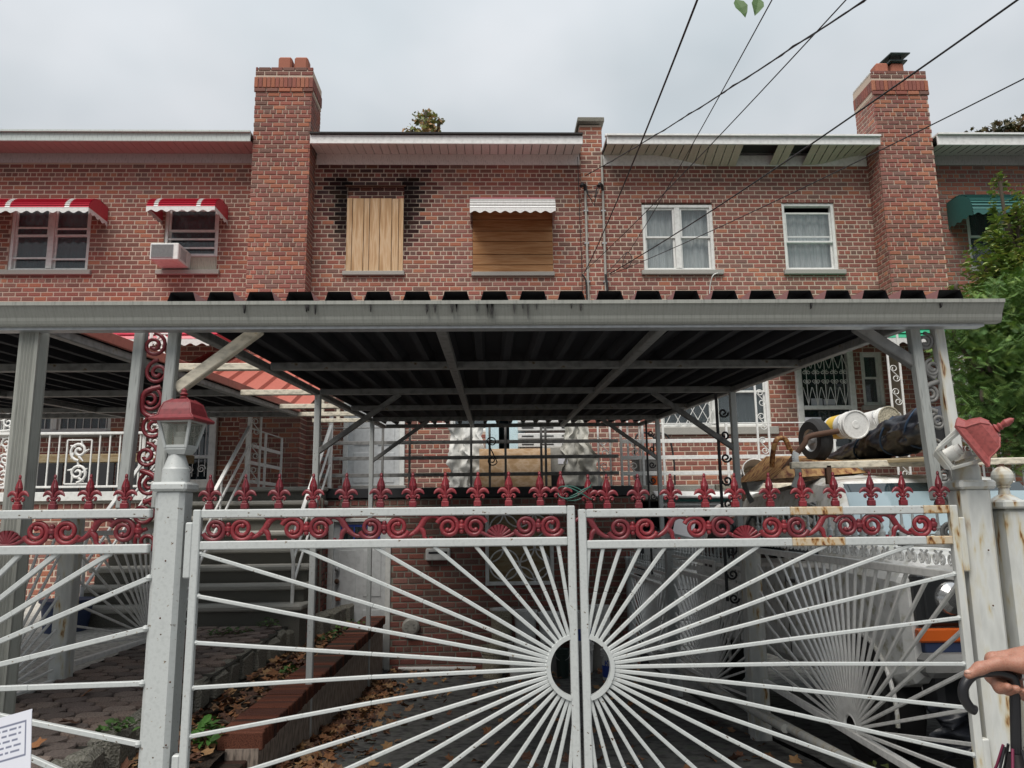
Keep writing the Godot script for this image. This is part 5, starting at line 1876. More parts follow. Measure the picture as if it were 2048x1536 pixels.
func carport():
	var o := thing("carport", "white tube carport with dark ribbed metal roof over the driveway", "carport", V(0.3, 0.0, 6.5))
	var hh := func(d): return 2.50 + (d - 3.3) * 0.0455
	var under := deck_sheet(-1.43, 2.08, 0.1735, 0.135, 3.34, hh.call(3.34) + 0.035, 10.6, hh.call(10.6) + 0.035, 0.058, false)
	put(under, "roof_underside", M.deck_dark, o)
	put(deck_sheet(-1.43, 2.08, 0.1735, 0.135, 3.34, hh.call(3.34) + 0.035, 10.6, hh.call(10.6) + 0.035, 0.058, true), "roof_top", M.deck_top, o)
	for d in [3.48, 4.95, 6.4, 7.85, 9.3, 10.5]:
		var g := G.new()
		var h: float = hh.call(d)
		g.rbox(V(0.315, h, d), Vector3(3.46, 0.050, 0.050), 0.005)
		put(g, "purlin", M.grey_tube, o)
	for x in [-1.45, -0.235, 0.85, 2.07]:
		var g := G.new()
		var x2: float = x + (0.14 if x == 0.85 else 0.0)
		g.bar(V(x, hh.call(3.4) - 0.003, 3.4), V(x2, hh.call(10.55) - 0.003, 10.55), 0.052, 0.046, 0.005)
		put(g, "rafter", M.grey_tube, o)
	for q in [[-1.43, 6.4, -0.14], [-1.42, 9.3, -0.36], [2.06, 6.4, -0.14], [2.05, 9.3, -0.36]]:
		var g := G.new()
		g.bar(V(q[0], q[2], q[1]), V(q[0], hh.call(q[1]) - 0.02, q[1]), 0.05, 0.05, 0.005)
		put(g, "post", M.white_paint, o)
		var s := 1.0 if q[0] < 0 else -1.0
		var b := G.new()
		b.bar(V(q[0], hh.call(q[1]) - 0.51, q[1]), V(q[0] + s * 0.68, hh.call(q[1]) - 0.02, q[1]), 0.042, 0.042, 0.004)
		put(b, "brace", M.grey_tube, o)
	for q in [[2.045, 6.4], [2.035, 9.3]]:     # cast lace beside the right posts
		var g := G.new()
		for i in 9:
			var y: float = hh.call(q[1]) - 0.2 - i * 0.19
			g.tube(spiral(V(q[0] - 0.07, y, q[1]), 0.045, 0.012, 1.3, i * PI, 1 if i % 2 else -1, 14), 0.009, 5)
		g.bar(V(q[0] - 0.125, 0.9, q[1]), V(q[0] - 0.125, hh.call(q[1]) - 0.04, q[1]), 0.022, 0.022, 0.003)
		put(g, "cast_lace", M.black_lattice, o)
	# front pair posts with cast scrolls between
	for q in [[-1.58, -1.43, M.red_paint, M.white_shaded, 0.165], [1.985, 2.10, M.grey_tube, M.white_rusty, 0.115]]:
		for k in 2:
			var g := G.new()
			g.bar(V(q[k], 1.648, 3.40), V(q[k], 2.46, 3.46), 0.046, 0.05, 0.005)
			put(g, "front_post", q[3] if (k == 1 or q[0] < 0) else M.white_shaded, o)
		var xm: float = (q[0] + q[1]) / 2
		for i in 8:
			var y := 2.38 - i * 0.125
			var g := G.new()
			var s := 1 if i % 2 else -1
			var w: float = q[4] * 0.5
			g.tube(spiral(V(xm + s * 0.012, y, 3.45), minf(w * 0.72, 0.058), 0.012, 1.7, PI / 2, s, 30), 0.0085, 7)
			if i % 3 == 2:
				g.tube(smooth([V(xm - s * 0.03, y + 0.06, 3.45), V(xm + s * 0.035, y + 0.03, 3.44), V(xm + s * 0.04, y - 0.05, 3.45), V(xm - s * 0.01, y - 0.08, 3.45)]), 0.012, 7)
			put(g, "cast_scroll", q[2], o)
	for q in [[-1.41, 2.18, -1.05, 2.46, M.cream_rust], [2.075, 2.215, 1.72, 2.46, M.grey_tube]]:
		var g := G.new()
		g.bar(V(q[0], q[1], 3.47), V(q[2], q[3], 3.47), 0.05, 0.05, 0.005)
		put(g, "front_brace", q[4], o)
	# moulded gutter along the street edge
	var gt := thing("gutter", "long grime-streaked white gutter along the carport front", "gutter", V(0.0, 2.44, 3.3))
	var pr := PackedVector2Array([Vector2(0, 0), Vector2(0.035, 0.0), Vector2(0.042, 0.008), Vector2(0.048, 0.022), Vector2(0.05, 0.035), Vector2(0.066, 0.062), Vector2(0.074, 0.078), Vector2(0.082, 0.082), Vector2(0.082, 0.098), Vector2(0.074, 0.098), Vector2(0.072, 0.09), Vector2(0.0, 0.09)])
	var gg := G.new()
	gg.prism(pr, -6.0, 2.318, Transform3D(Basis(Vector3(0, 0, 1), Vector3.UP, Vector3(1, 0, 0)), V(0, 2.440, 3.36)))
	put(gg, "trough", M.gutter, gt)
	var fl := G.new()
	fl.box(V(-1.85, 2.434, 3.37), Vector3(8.2, 0.014, 0.06))
	put(fl, "flashing", M.steel, gt)
	# black algae runs below the lip, thickest near the middle
	for k in 26:
		var sx := 0.02 + rng.randfn() * 0.34 if k < 20 else rng.randf_range(-1.8, 2.2)
		var ln := rng.randf_range(0.012, 0.045) * (1.6 if absf(sx - 0.05) < 0.15 else 1.0)
		var st := G.new()
		var wd := rng.randf_range(0.002, 0.006)
		var z0 := 3.2765
		st.prism(PackedVector2Array([Vector2(sx - wd, 2.520), Vector2(sx + wd, 2.520), Vector2(sx + wd * 0.5, 2.520 - ln * 0.6), Vector2(sx, 2.520 - ln)]), -z0 - 0.02, -z0 - 0.0)
		put(st, "algae_streak", M.roof_felt, gt)
	# fluted column at the left: white, with its shade put into the gutter grey
	var fc := thing("fluted_column", "white fluted square column, shade put into its grey, holding the gutter at left", "column", V(-2.04, 0.2, 3.42))
	var fg := G.new()
	var fp := PackedVector2Array()
	for side in 4:
		var r := side * PI / 2
		for i in 13:
			var u := -0.042 + 0.084 * i / 12.0
			var dep := 0.042 if i % 2 == 0 or i < 2 or i > 10 else 0.036
			fp.append(Vector2(u, dep).rotated(-r))
	var clean := PackedVector2Array()
	for i in fp.size():
		if fp[i].distance_to(fp[(i + 1) % fp.size()]) > 0.001:
			clean.append(fp[i])
	fg.prism(clean, 0.2, 2.44, Transform3D(Basis(Vector3(1, 0, 0), Vector3(0, 0, -1), Vector3.UP), V(-2.035, 0, 3.42)))
	put(fg, "shaft", M.gutter, fc)
	# the neighbour's carport at the left, seen from beneath
	var nb := thing("carport", "neighbour's dark carport roof with red-brown edge at left", "carport", V(-4.0, 0.3, 6.0))
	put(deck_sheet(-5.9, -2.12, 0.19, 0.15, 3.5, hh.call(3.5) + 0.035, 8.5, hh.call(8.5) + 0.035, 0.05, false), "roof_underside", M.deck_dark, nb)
	put(deck_sheet(-5.9, -2.12, 0.19, 0.15, 3.5, hh.call(3.5) + 0.035, 8.5, hh.call(8.5) + 0.035, 0.05, true), "roof_top", M.deck_red, nb)
	var ed := G.new()
	ed.bar(V(-2.10, hh.call(3.5) + 0.055, 3.5), V(-2.10, hh.call(8.5) + 0.055, 8.5), 0.02, 0.062, 0.003)
	put(ed, "roof_edge", M.deck_red, nb)
	for x in [-5.8, -4.0, -2.14]:
		var g := G.new()
		g.bar(V(x, hh.call(3.5) - 0.003, 3.5), V(x, hh.call(8.5) - 0.003, 8.5), 0.05, 0.046, 0.005)
		put(g, "rafter", M.grey_tube, nb)
	for d in [3.48, 4.95, 6.4, 7.85, 8.5]:
		var g := G.new()
		g.rbox(V(-4.0, hh.call(d), d), Vector3(3.74, 0.052, 0.05), 0.005)
		put(g, "purlin", M.grey_tube, nb)
	for q in [[-5.8, 3.6], [-5.8, 8.4], [-5.8, 6.4]]:
		var g := G.new()
		g.bar(V(q[0], 0.2, q[1]), V(q[0], hh.call(q[1]), q[1]), 0.05, 0.05, 0.004)
		put(g, "post", M.white_shaded, nb)
	# rusty cream tubes tying the two roofs together
	var names := ["nearest rusty cream tube bridging the gap between the carports", "second rusty cream tube bridging the carports", "third rusty cream tube bridging the carports, with uprights", "fourth rusty cream tube low between the carports", "farthest cream tube between the carports"]
	var i := 0
	for d in [4.95, 6.4, 7.6, 8.5, 9.4]:
		var g := G.new()
		var x0 := -2.07 if d < 8.0 else -2.16
		g.bar(V(x0, hh.call(d) - 0.002, d), V(-1.48, hh.call(d) - 0.002, d), 0.048, 0.045, 0.004)
		if d > 7.5:
			g.bar(V(-1.85, hh.call(d), d), V(-1.85, hh.call(d) - (0.0 if d < 8 else -0.2), d), 0.04, 0.04, 0.004)
		tag(put(g, "tie_bar", M.cream_rust), names[i], "bar", "tie bars between the carports")
		i += 1
	# red ribbed porch roof beyond
	var rr := thing("ribbed_roof", "pinkish red ribbed metal roof over the stair landing", "roof", V(-3.2, 3.0, 10.5))
	put(deck_sheet(-4.6, -2.32, 0.30, 0.10, 9.3, 2.93, 12.45, 4.25, 0.05, true), "ribbed_sheet", M.deck_red, rr)
	put(deck_sheet(-4.6, -2.32, 0.30, 0.10, 9.3, 2.93, 12.45, 4.25, 0.05, false), "underside", M.deck_dark, rr)
	var ee := G.new()
	ee.bar(V(-4.62, 2.93, 9.29), V(-2.3, 2.93, 9.29), 0.02, 0.06, 0.004)
	put(ee, "edge_trim", M.red_faded, rr)


# ---------------------------------------------------------------- side fences of fanned bars, running towards the houses
func fan_panel(label: String, x0: float, d0: float, x1: float, d1: float, ytop: float, ybot: float, hub: float, frieze_h: float, spindles: bool, m: Material, n := 27):
	var a := V(x0, 0, d0)
	var b := V(x1, 0, d1)
	var u := (b - a).normalized()
	var l := a.distance_to(b)
	var o := thing("fan_fence", label, "fence", V((x0 + x1) / 2, ybot, (d0 + d1) / 2), "fan-barred side fences")
	for y in [ytop, ybot]:
		var g := G.new()
		g.bar(a + Vector3(0, y, 0), b + Vector3(0, y, 0), 0.04, 0.04, 0.004)
		put(g, "rail", m, o)
	var cx := l * hub
	var cy := ybot + 0.02
	for i in n:
		var ang := lerpf(5.0, 175.0, float(i) / (n - 1))
		var dir := Vector2(cos(deg_to_rad(ang)), sin(deg_to_rad(ang)))
		var t := (ytop - cy) / dir.y
		if dir.x > 0.001:
			t = minf(t, (l - cx) / dir.x)
		elif dir.x < -0.001:
			t = minf(t, -cx / dir.x)
		var g := G.new()
		g.bar(a + u * (cx + dir.x * 0.09) + Vector3(0, cy + dir.y * 0.09, 0), a + u * (cx + dir.x * t) + Vector3(0, cy + dir.y * t, 0), 0.0165, 0.0165, 0.002, u.cross(Vector3.UP))
		put(g, "fan_bar", m, o)
	var hr := G.new()
	var hp := []
	for i in 15:
		var t := PI * i / 14
		hp.append(a + u * (cx + cos(t) * 0.085) + Vector3(0, cy + sin(t) * 0.085, 0))
	hr.tube(hp, 0.012, 6)
	put(hr, "hub_arch", m, o)
	if frieze_h > 0.0:
		var g := G.new()
		g.bar(a + Vector3(0, ytop + frieze_h, 0), b + Vector3(0, ytop + frieze_h, 0), 0.036, 0.03, 0.004)
		put(g, "frieze_rail", m, o)
		var k := int(l / 0.115)
		for i in k:
			var q := G.new()
			var ctr := a + u * ((i + 0.5) * l / k) + Vector3(0, ytop + frieze_h / 2, 0)
			for s in [-1, 1]:
				var pts := []
				for p in spiral(Vector3(s * 0.028, 0, 0), 0.027, 0.008, 1.5, PI / 2, s, 14):
					pts.append(ctr + u * p.x + Vector3(0, p.y * 1.3, 0))
				q.tube(pts, 0.006, 5)
			put(q, "frieze_scroll", m, o)
		if spindles:
			var ns := int(l / 0.105)
			if not cache.has("spindle"):
				var sp := G.new()
				sp.lathe([Vector2(0.018, 0), Vector2(0.020, 0.03), Vector2(0.008, 0.045), Vector2(0.013, 0.058), Vector2(0.0075, 0.075), Vector2(0.006, 0.125), Vector2(0.010, 0.14), Vector2(0.0, 0.158)], Transform3D(), 8)
				cache.spindle = sp.mesh()
			for i in ns:
				var s := put(cache.spindle, "spindle", M.white_paint, o)
				s.position += a + u * ((i + 0.5) * l / ns) + Vector3(0, ytop + frieze_h + 0.015, 0)
	return o


func fence_post(label: String, x: float, d: float, y0: float, y1: float, w: float, m: Material, cap := true):
	var o := thing("fence_post", label, "post", V(x, y0, d), "side fence posts")
	var g := G.new()
	g.rbox(V(x, (y0 + y1) / 2, d), Vector3(w, y1 - y0, w), 0.006)
	put(g, "shaft", m, o)
	if cap:
		var c := G.new()
		c.rbox(V(x, y1 + 0.02, d), Vector3(w + 0.03, 0.045, w + 0.03), 0.012)
		put(c, "cap", m, o)


func side_fences():
	fan_panel("nearest fan-barred panel in front of the white van", 2.08, 3.42, 2.07, 6.05, 1.315, 0.345, 0.47, 0.135, true, M.white_rail, 27)
	fan_panel("middle fan-barred panel between the two right fence posts", 2.03, 6.3, 1.97, 8.45, 1.01, 0.075, 0.46, 0.15, true, M.white_rail, 31)
	fan_panel("farthest fan-barred panel against the basement wall at right", 1.95, 8.62, 1.88, 10.6, 0.80, -0.05, 0.45, 0.15, true, M.white_rail, 27)
	fence_post("thick rust-spotted white post between the near and middle fan panels", 2.05, 6.17, -0.12, 1.40, 0.13, M.white_rusty, false)
	fence_post("white post with a square cap between the middle and far fan panels", 1.96, 8.53, -0.34, 1.22, 0.11, M.white_paint)
	fence_post("white end post of the right fence against the basement wall", 1.88, 10.62, -0.4, 1.0, 0.1, M.white_paint)
	var pl := thing("name_plate", "small white cast plate hung on the middle fan panel", "plate", V(1.99, 1.1, 7.2))
	var g := G.new()
	g.rbox(V(1.985, 1.13, 7.1), Vector3(0.02, 0.12, 0.36), 0.006)
	put(g, "plate", M.white_house, pl)
	for q in [[-0.07, 0.13], [0.07, 0.1]]:
		var s := G.new()
		s.rbox(V(1.972, 1.14, 7.1 + q[0]), Vector3(0.006, 0.022, q[1] * 0.7), 0.002)
		put(s, "slot", M.black_plastic, pl)
	for q in [[2.0, 7.2, 9.2, "rear white kick pipe lying along the right fence foot"], [2.0, 5.4, 7.9, "long white pipe sloping along the middle fence foot"], [2.05, 3.6, 5.9, "near white pipe sloping along the right fence foot"]]:
		var p := G.new()
		p.tube([V(q[0] - 0.04, 0.28 - (q[1] - 3.6) * 0.055, q[1]), V(q[0] - 0.06, 0.28 - (q[2] - 3.6) * 0.055, q[2])], 0.03, 10)
		tag(put(p, "pipe", M.white_rusty), q[3], "pipe", "pipes along the fence foot")
	# left side: between the walkway and the neighbour's path
	fan_panel("fan-barred panel between the left fence post and the front stairs", -3.22, 6.25, -3.1, 8.25, 1.50, 0.52, 0.62, 0.0, false, M.white_rail, 25)
	fan_panel("fan-barred panel behind the fluted column at left", -3.3, 3.5, -3.24, 6.05, 1.50, 0.43, 0.70, 0.0, false, M.white_rail, 27)
	fence_post("white square post between the two left fan panels", -3.23, 6.15, 0.42, 1.62, 0.125, M.white_rusty, false)


# ---------------------------------------------------------------- ground and planting bed
func drive_h(d: float) -> float:
	if d < 6.6:
		return lerpf(0.20, -0.14, clampf((d - 3.3) / 3.3, 0.0, 1.0))
	if d < 9.0:
		return lerpf(-0.14, -0.34, (d - 6.6) / 2.4)
	return lerpf(-0.34, -0.39, clampf((d - 9.0) / 1.73, 0.0, 1.0))


func walk_h(d: float) -> float:
	return 0.365 + 0.028 * (d - 3.3)


func strip(x0: float, x1: float, d0: float, d1: float, f: Callable, nx := 8, nd := 40) -> G:
	var g := G.new()
	g.grid(nx, nd, func(s, t):
		var x := lerpf(x0, x1, s)
		var d := lerpf(d0, d1, t)
		return V(x, f.call(x, d), d))
	return g


func grounds():
	var g := G.new()
	g.box(V(0, -1.35, 40), Vector3(400, 1.0, 400))
	tag(put(g, "ground", M.soil), "wide base ground under the whole street", "", "", "structure")
	var sw := G.new()
	sw.rbox(V(0, 0.0, 0.65), Vector3(24, 0.4, 5.4), 0.02)
	tag(put(sw, "pavement", M.pavement), "grey concrete pavement in front of the gate", "", "", "structure")
	var rd := G.new()
	rd.box(V(0, -0.1, -7.6), Vector3(60, 0.36, 11.0))
	tag(put(rd, "road", M.asphalt), "asphalt street behind the viewer", "", "", "structure")
	var fn := FastNoiseLite.new()
	fn.seed = 4
	fn.frequency = 0.9
	var dv := strip(-1.42, 2.12, 3.3, 10.8, func(x, d): return drive_h(d) + 0.012 * fn.get_noise_2d(x, d))
	tag(put(dv, "driveway", M.asphalt), "stained asphalt driveway sloping down to the basement wall", "", "", "structure")
	var dv2 := strip(2.12, 7.0, 3.3, 12.4, func(x, d): return drive_h(d) + 0.03 + 0.02 * fn.get_noise_2d(x, d))
	tag(put(dv2, "driveway", M.asphalt), "neighbour's asphalt driveway under the white van", "", "", "structure")
	var ap := strip(-9.0, -3.22, 3.3, 10.8, func(x, d): return walk_h(d) - 0.005 + 0.006 * fn.get_noise_2d(x, d))
	tag(put(ap, "path", M.path_concrete), "pale concrete path left of the fan-barred fence", "", "", "structure")
	# paver walkway
	var wk := strip(-3.22, -2.12, 3.3, 8.5, func(x, d): return walk_h(d) - 0.022, 4, 20)
	var w := put(wk, "walkway", M.joint)
	tag(w, "brownish paver walkway leading to the front stairs", "", "", "structure")
	var kinds := []
	for k in 7:
		var p := PackedVector2Array()
		var base_poly := [Vector2(-0.105, 0.0), Vector2(-0.075, -0.052), Vector2(-0.02, -0.066), Vector2(0.05, -0.062), Vector2(0.088, -0.045), Vector2(0.106, 0.004), Vector2(0.078, 0.052), Vector2(0.02, 0.064), Vector2(-0.05, 0.063), Vector2(-0.085, 0.045)]
		for b in base_poly:
			p.append(b * rng.randf_range(0.99, 1.06) + Vector2(rng.randf_range(-0.006, 0.006), rng.randf_range(-0.005, 0.005)))
		var q := G.new()
		q.prism(p, -0.03, 0.0, Transform3D(Basis(Vector3(1, 0, 0), Vector3(0, 0, -1), Vector3.UP), Vector3(0, -0.004, 0)))
		var inner := PackedVector2Array()
		for b in p:
			inner.append(b * 0.955)
		q.prism(inner, -0.004, 0.001, Transform3D(Basis(Vector3(1, 0, 0), Vector3(0, 0, -1), Vector3.UP), Vector3.ZERO))
		kinds.append(q.mesh())
	var pm := []
	for c in [[0.29, 0.215, 0.18], [0.33, 0.25, 0.21], [0.24, 0.185, 0.165], [0.35, 0.275, 0.235], [0.21, 0.168, 0.15]]:
		var m: StandardMaterial3D = M.paver.duplicate()
		m.albedo_color = lin(c[0], c[1], c[2])
		pm.append(m)
	var row := 0
	var d := 3.42
	while d < 8.4:
		var x := -3.13 + (0.106 if row % 2 else 0.0)
		while x < -2.2:
			var o := put(kinds[rng.randi() % 7], "paver", pm[rng.randi() % 5], w)
			o.position = V(x + rng.randf_range(-0.004, 0.004), walk_h(d) + rng.randf_range(-0.004, 0.004), d)
			o.rotation = Vector3(rng.randf_range(-0.02, 0.02) + 0.028, rng.randf_range(-0.05, 0.05) + (PI if rng.randf() < 0.5 else 0.0), rng.randf_range(-0.02, 0.02))
			if absf(o.rotation.y) > 1.0:
				o.rotation.x = -o.rotation.x
			x += 0.218
		row += 1
		d += 0.122
	# stone edging along the bed
	var eg := thing("stone_edging", "row of mossy rough stones edging the planting bed", "edging", V(-2.1, 0.2, 7.0))
	var path := [V(-2.14, 0.3, 3.9), V(-2.15, 0.31, 4.95), V(-2.20, 0.33, 6.7), V(-2.15, 0.35, 8.3), V(-1.92, 0.36, 10.5)]
	var pts := smooth(path, 20)
	var along := 0.0
	var nextp := 0.0
	for i in range(1, pts.size()):
		along += pts[i - 1].distance_to(pts[i])
		if along >= nextp:
			var dir: Vector3 = (pts[i] - pts[i - 1]).normalized()
			var ln := rng.randf_range(0.22, 0.34)
			var s := G.new()
			s.rbox(Vector3.ZERO, Vector3(rng.randf_range(0.13, 0.18), rng.randf_range(0.2, 0.26), ln), 0.03)
			for k in s.v.size():     # rough hewn
				var q := s.v[k]
				s.v[k] = q + Vector3(fn.get_noise_3d(q.x * 9 + along * 7, q.y * 9, q.z * 9), fn.get_noise_3d(q.y * 9, q.z * 9 + along * 5, q.x * 9), fn.get_noise_3d(q.z * 9, q.x * 9, q.y * 9 + along)) * 0.035
			var x := dir.cross(Vector3.UP).normalized()
			var o := put(s, "edge_stone", M.edge_stone, eg)
			o.transform = Transform3D(Basis(-x, Vector3.UP, -dir) * Basis(Vector3(0, 1, 0), rng.randf_range(-0.08, 0.08)), pts[i] - base[eg] + dir * ln * 0.5)
			nextp = along + ln + 0.015
	# planting bed of soil
	var bed := strip(-2.15, -1.6, 3.6, 10.7, func(x, dd): return 0.215 + 0.02 * clampf((dd - 5.0) / 3.0, -1.0, 1.0) + 0.03 * fn.get_noise_2d(x * 3.0, dd * 3.0), 12, 90)
	tag(put(bed, "soil_bed", M.soil), "dark soil of the planting bed between stones and brick coping", "", "", "structure")
	var pw := thing("planter_wall", "stuccoed planter wall with a stepped coping of bricks on edge", "wall", V(-1.53, -0.3, 7.5))
	var st := G.new()
	st.box(V(-1.51, -0.1, 7.75), Vector3(0.20, 0.66, 5.5))
	st.box(V(-1.60, -0.15, 4.5), Vector3(0.34, 0.44, 1.05))
	put(st, "stucco", M.stucco, pw)
	var bd := 5.04
	var tones := [[0.105, 0.045, 0.034], [0.15, 0.055, 0.036], [0.075, 0.042, 0.034], [0.06, 0.045, 0.037], [0.19, 0.075, 0.05]]
	var cm := []
	for c in tones:
		var m: StandardMaterial3D = M.brick.duplicate()
		m.albedo_color = lin(c[0], c[1], c[2])
		cm.append(m)
	var cb := G.new()
	cb.rbox(Vector3.ZERO, Vector3(0.275, 0.105, 0.058), 0.006)
	var cmesh := cb.mesh()
	while bd < 10.55:
		var o := put(cmesh, "brick", cm[(1 if rng.randf() < 0.5 else 0) if (bd > 5.5 and bd < 7.0) else rng.randi() % 5], pw)
		o.position += V(-1.53 + rng.randf_range(-0.006, 0.006), 0.272 + rng.randf_range(-0.004, 0.004), bd)
		o.rotation = Vector3(rng.randf_range(-0.02, 0.02), rng.randf_range(-0.02, 0.02), 0)
		bd += 0.0685
	bd = 4.02
	while bd < 4.98:
		var o := put(cmesh, "brick", cm[2 + rng.randi() % 2], pw)
		o.position += V(-1.68 + rng.randf_range(-0.006, 0.006), 0.115, bd)
		o.scale = Vector3(1.5, 1, 1)
		bd += 0.0685


func leaf_shape(lobed: bool) -> G:
	var g := G.new()
	if lobed:
		var o := [Vector2(0, -0.5), Vector2(0.18, -0.28), Vector2(0.5, -0.2), Vector2(0.3, 0.05), Vector2(0.42, 0.34), Vector2(0.14, 0.26), Vector2(0, 0.55), Vector2(-0.16, 0.25), Vector2(-0.44, 0.3), Vector2(-0.28, 0.03), Vector2(-0.5, -0.22), Vector2(-0.2, -0.3)]
		var f := func(p): return Vector3(p.x, 0.35 * p.x * p.x + 0.12 * sin(p.y * 5.0) + 0.1 * p.x * p.y, p.y)
		for i in 12:
			g.tri(f.call(Vector2.ZERO), f.call(o[(i + 1) % 12]), f.call(o[i]))
	else:
		var o := [Vector2(0, -0.5), Vector2(0.2, -0.22), Vector2(0.24, 0.05), Vector2(0.12, 0.34), Vector2(0, 0.5)]
		for i in 4:
			for s in [-1, 1]:
				var a := Vector3(0, 0.1 - 0.4 * o[i].y * o[i].y, o[i].y)
				var b := Vector3(0, 0.1 - 0.4 * o[i + 1].y * o[i + 1].y, o[i + 1].y)
				var c := Vector3(s * o[i].x, 0.06 + 0.1 - 0.4 * o[i].y * o[i].y, o[i].y)
				var e := Vector3(s * o[i + 1].x, 0.06 + 0.1 - 0.4 * o[i + 1].y * o[i + 1].y, o[i + 1].y)
				if i > 0:
					g.tri(a, c, b)
				if i < 3:
					g.tri(b, c, e)
	return g


func brown() -> Color:
	var c = [[0.20, 0.085, 0.035], [0.27, 0.12, 0.05], [0.13, 0.055, 0.03], [0.33, 0.19, 0.085], [0.085, 0.04, 0.025], [0.24, 0.14, 0.075]][rng.randi() % 6]
	var s := rng.randf_range(0.75, 1.15)
	return Color(c[0] * s, c[1] * s, c[2] * s)


func any_turn(tilt: float) -> Basis:
	return Basis(Vector3.UP, rng.randf() * TAU) * Basis(Vector3(1, 0, 0), rng.randf_range(-tilt, tilt)) * Basis(Vector3(0, 0, 1), rng.randf_range(-tilt, tilt))


func litter():
	var lf := leaf_shape(true).mesh()
	var heaps := [["leaf_litter", "brown fallen leaves strewn over the planting bed", 620, func(): return V(rng.randf_range(-2.08, -1.66), 0.25 + rng.randf() * 0.02, rng.randf_range(3.8, 10.4))],
		["leaf_litter", "heap of brown leaves drifted along the foot of the planter wall", 760, func():
			var x := -1.40 + absf(rng.randfn(0.0, 0.22))
			var d := 4.2 + rng.randf() * 5.6
			return V(x, drive_h(d) + 0.015 + rng.randf() * 0.05 * exp(-(x + 1.4) * 3.0), d)],
		["leaf_litter", "brown leaves gathered around the pails at the basement wall", 260, func():
			var d := 10.6 - absf(rng.randfn(0.0, 0.35))
			return V(rng.randf_range(-1.3, 1.9), drive_h(d) + 0.015 + rng.randf() * 0.02, d)],
		["leaf_litter", "thin scatter of leaves over the driveway asphalt", 190, func():
			var d := rng.randf_range(4.2, 9.8)
			return V(rng.randf_range(-0.9, 2.0), drive_h(d) + 0.015, d)]]
	for h in heaps:
		var xf := []
		var co := []
		for i in h[2]:
			xf.append(Transform3D(any_turn(0.55).scaled(Vector3.ONE * rng.randf_range(0.045, 0.11)), h[3].call()))
			co.append(brown())
		tag(many(lf, xf, co, h[0], M.dry_leaf), h[1], "fallen leaves")
	var walk := [[-2.95, 4.6], [-2.5, 4.9], [-2.75, 5.6], [-2.4, 5.7], [-2.62, 6.4], [-2.9, 6.9], [-2.35, 7.2], [-2.55, 4.2], [-2.45, 4.5], [-2.7, 4.05]]
	for i in walk.size():
		var g := G.new()
		g.col = brown() * 1.25
		g.add(leaf_shape(true), Transform3D(any_turn(0.4).scaled(Vector3.ONE * rng.randf_range(0.08, 0.12)), Vector3.ZERO))
		var o := put(g, "fallen_leaf", M.dry_leaf)
		o.position = V(walk[i][0], walk_h(walk[i][1]) + 0.02, walk[i][1])
		tag(o, "single brown leaf lying on the walkway pavers", "leaf", "leaves on the walkway")
	var tw := G.new()
	for q in [[-1.98, 5.3, 0.5, 0.3], [-1.9, 5.5, -0.6, 0.34], [-1.85, 6.0, 0.9, 0.25], [-2.02, 4.7, 0.3, 0.3]]:
		tw.tube([V(q[0], 0.26, q[1]), V(q[0] + cos(q[2]) * q[3] * 0.5, 0.30, q[1] + sin(q[2]) * q[3] * 0.5), V(q[0] + cos(q[2]) * q[3], 0.27, q[1] + sin(q[2]) * q[3])], 0.006, 5)
	tag(put(tw, "twigs", M.bark), "dry twigs lying on the planting bed", "twigs", "", "stuff")


func weed(label: String, x: float, y: float, d: float, n: int, r: float, tall: float, size: float, green: Color):
	var o := thing("weed", label, "plant", V(x, y, d))
	var lf := leaf_shape(false).mesh()
	var xf := []
	var co := []
	var st := G.new()
	for i in n:
		var a := rng.randf() * TAU
		var rr := r * sqrt(rng.randf())
		var p := Vector3(cos(a) * rr, tall * rng.randf_range(0.25, 1.0) * (1.0 - 0.5 * rr / r), sin(a) * rr)
		xf.append(Transform3D(any_turn(0.6).scaled(Vector3.ONE * size * rng.randf_range(0.7, 1.25)), V(x, y, d) + p))
		var s := rng.randf_range(0.6, 1.3)
		co.append(Color(green.r * s, green.g * s, green.b * s))
		if i % 3 == 0:
			st.tube([V(x, y, d), V(x, y, d) + p * Vector3(0.6, 0.6, 0.6), V(x, y, d) + p], 0.0025, 4)
	many(lf, xf, co, "foliage", M.leaf, o)
	put(st, "stem", M.bark, o)


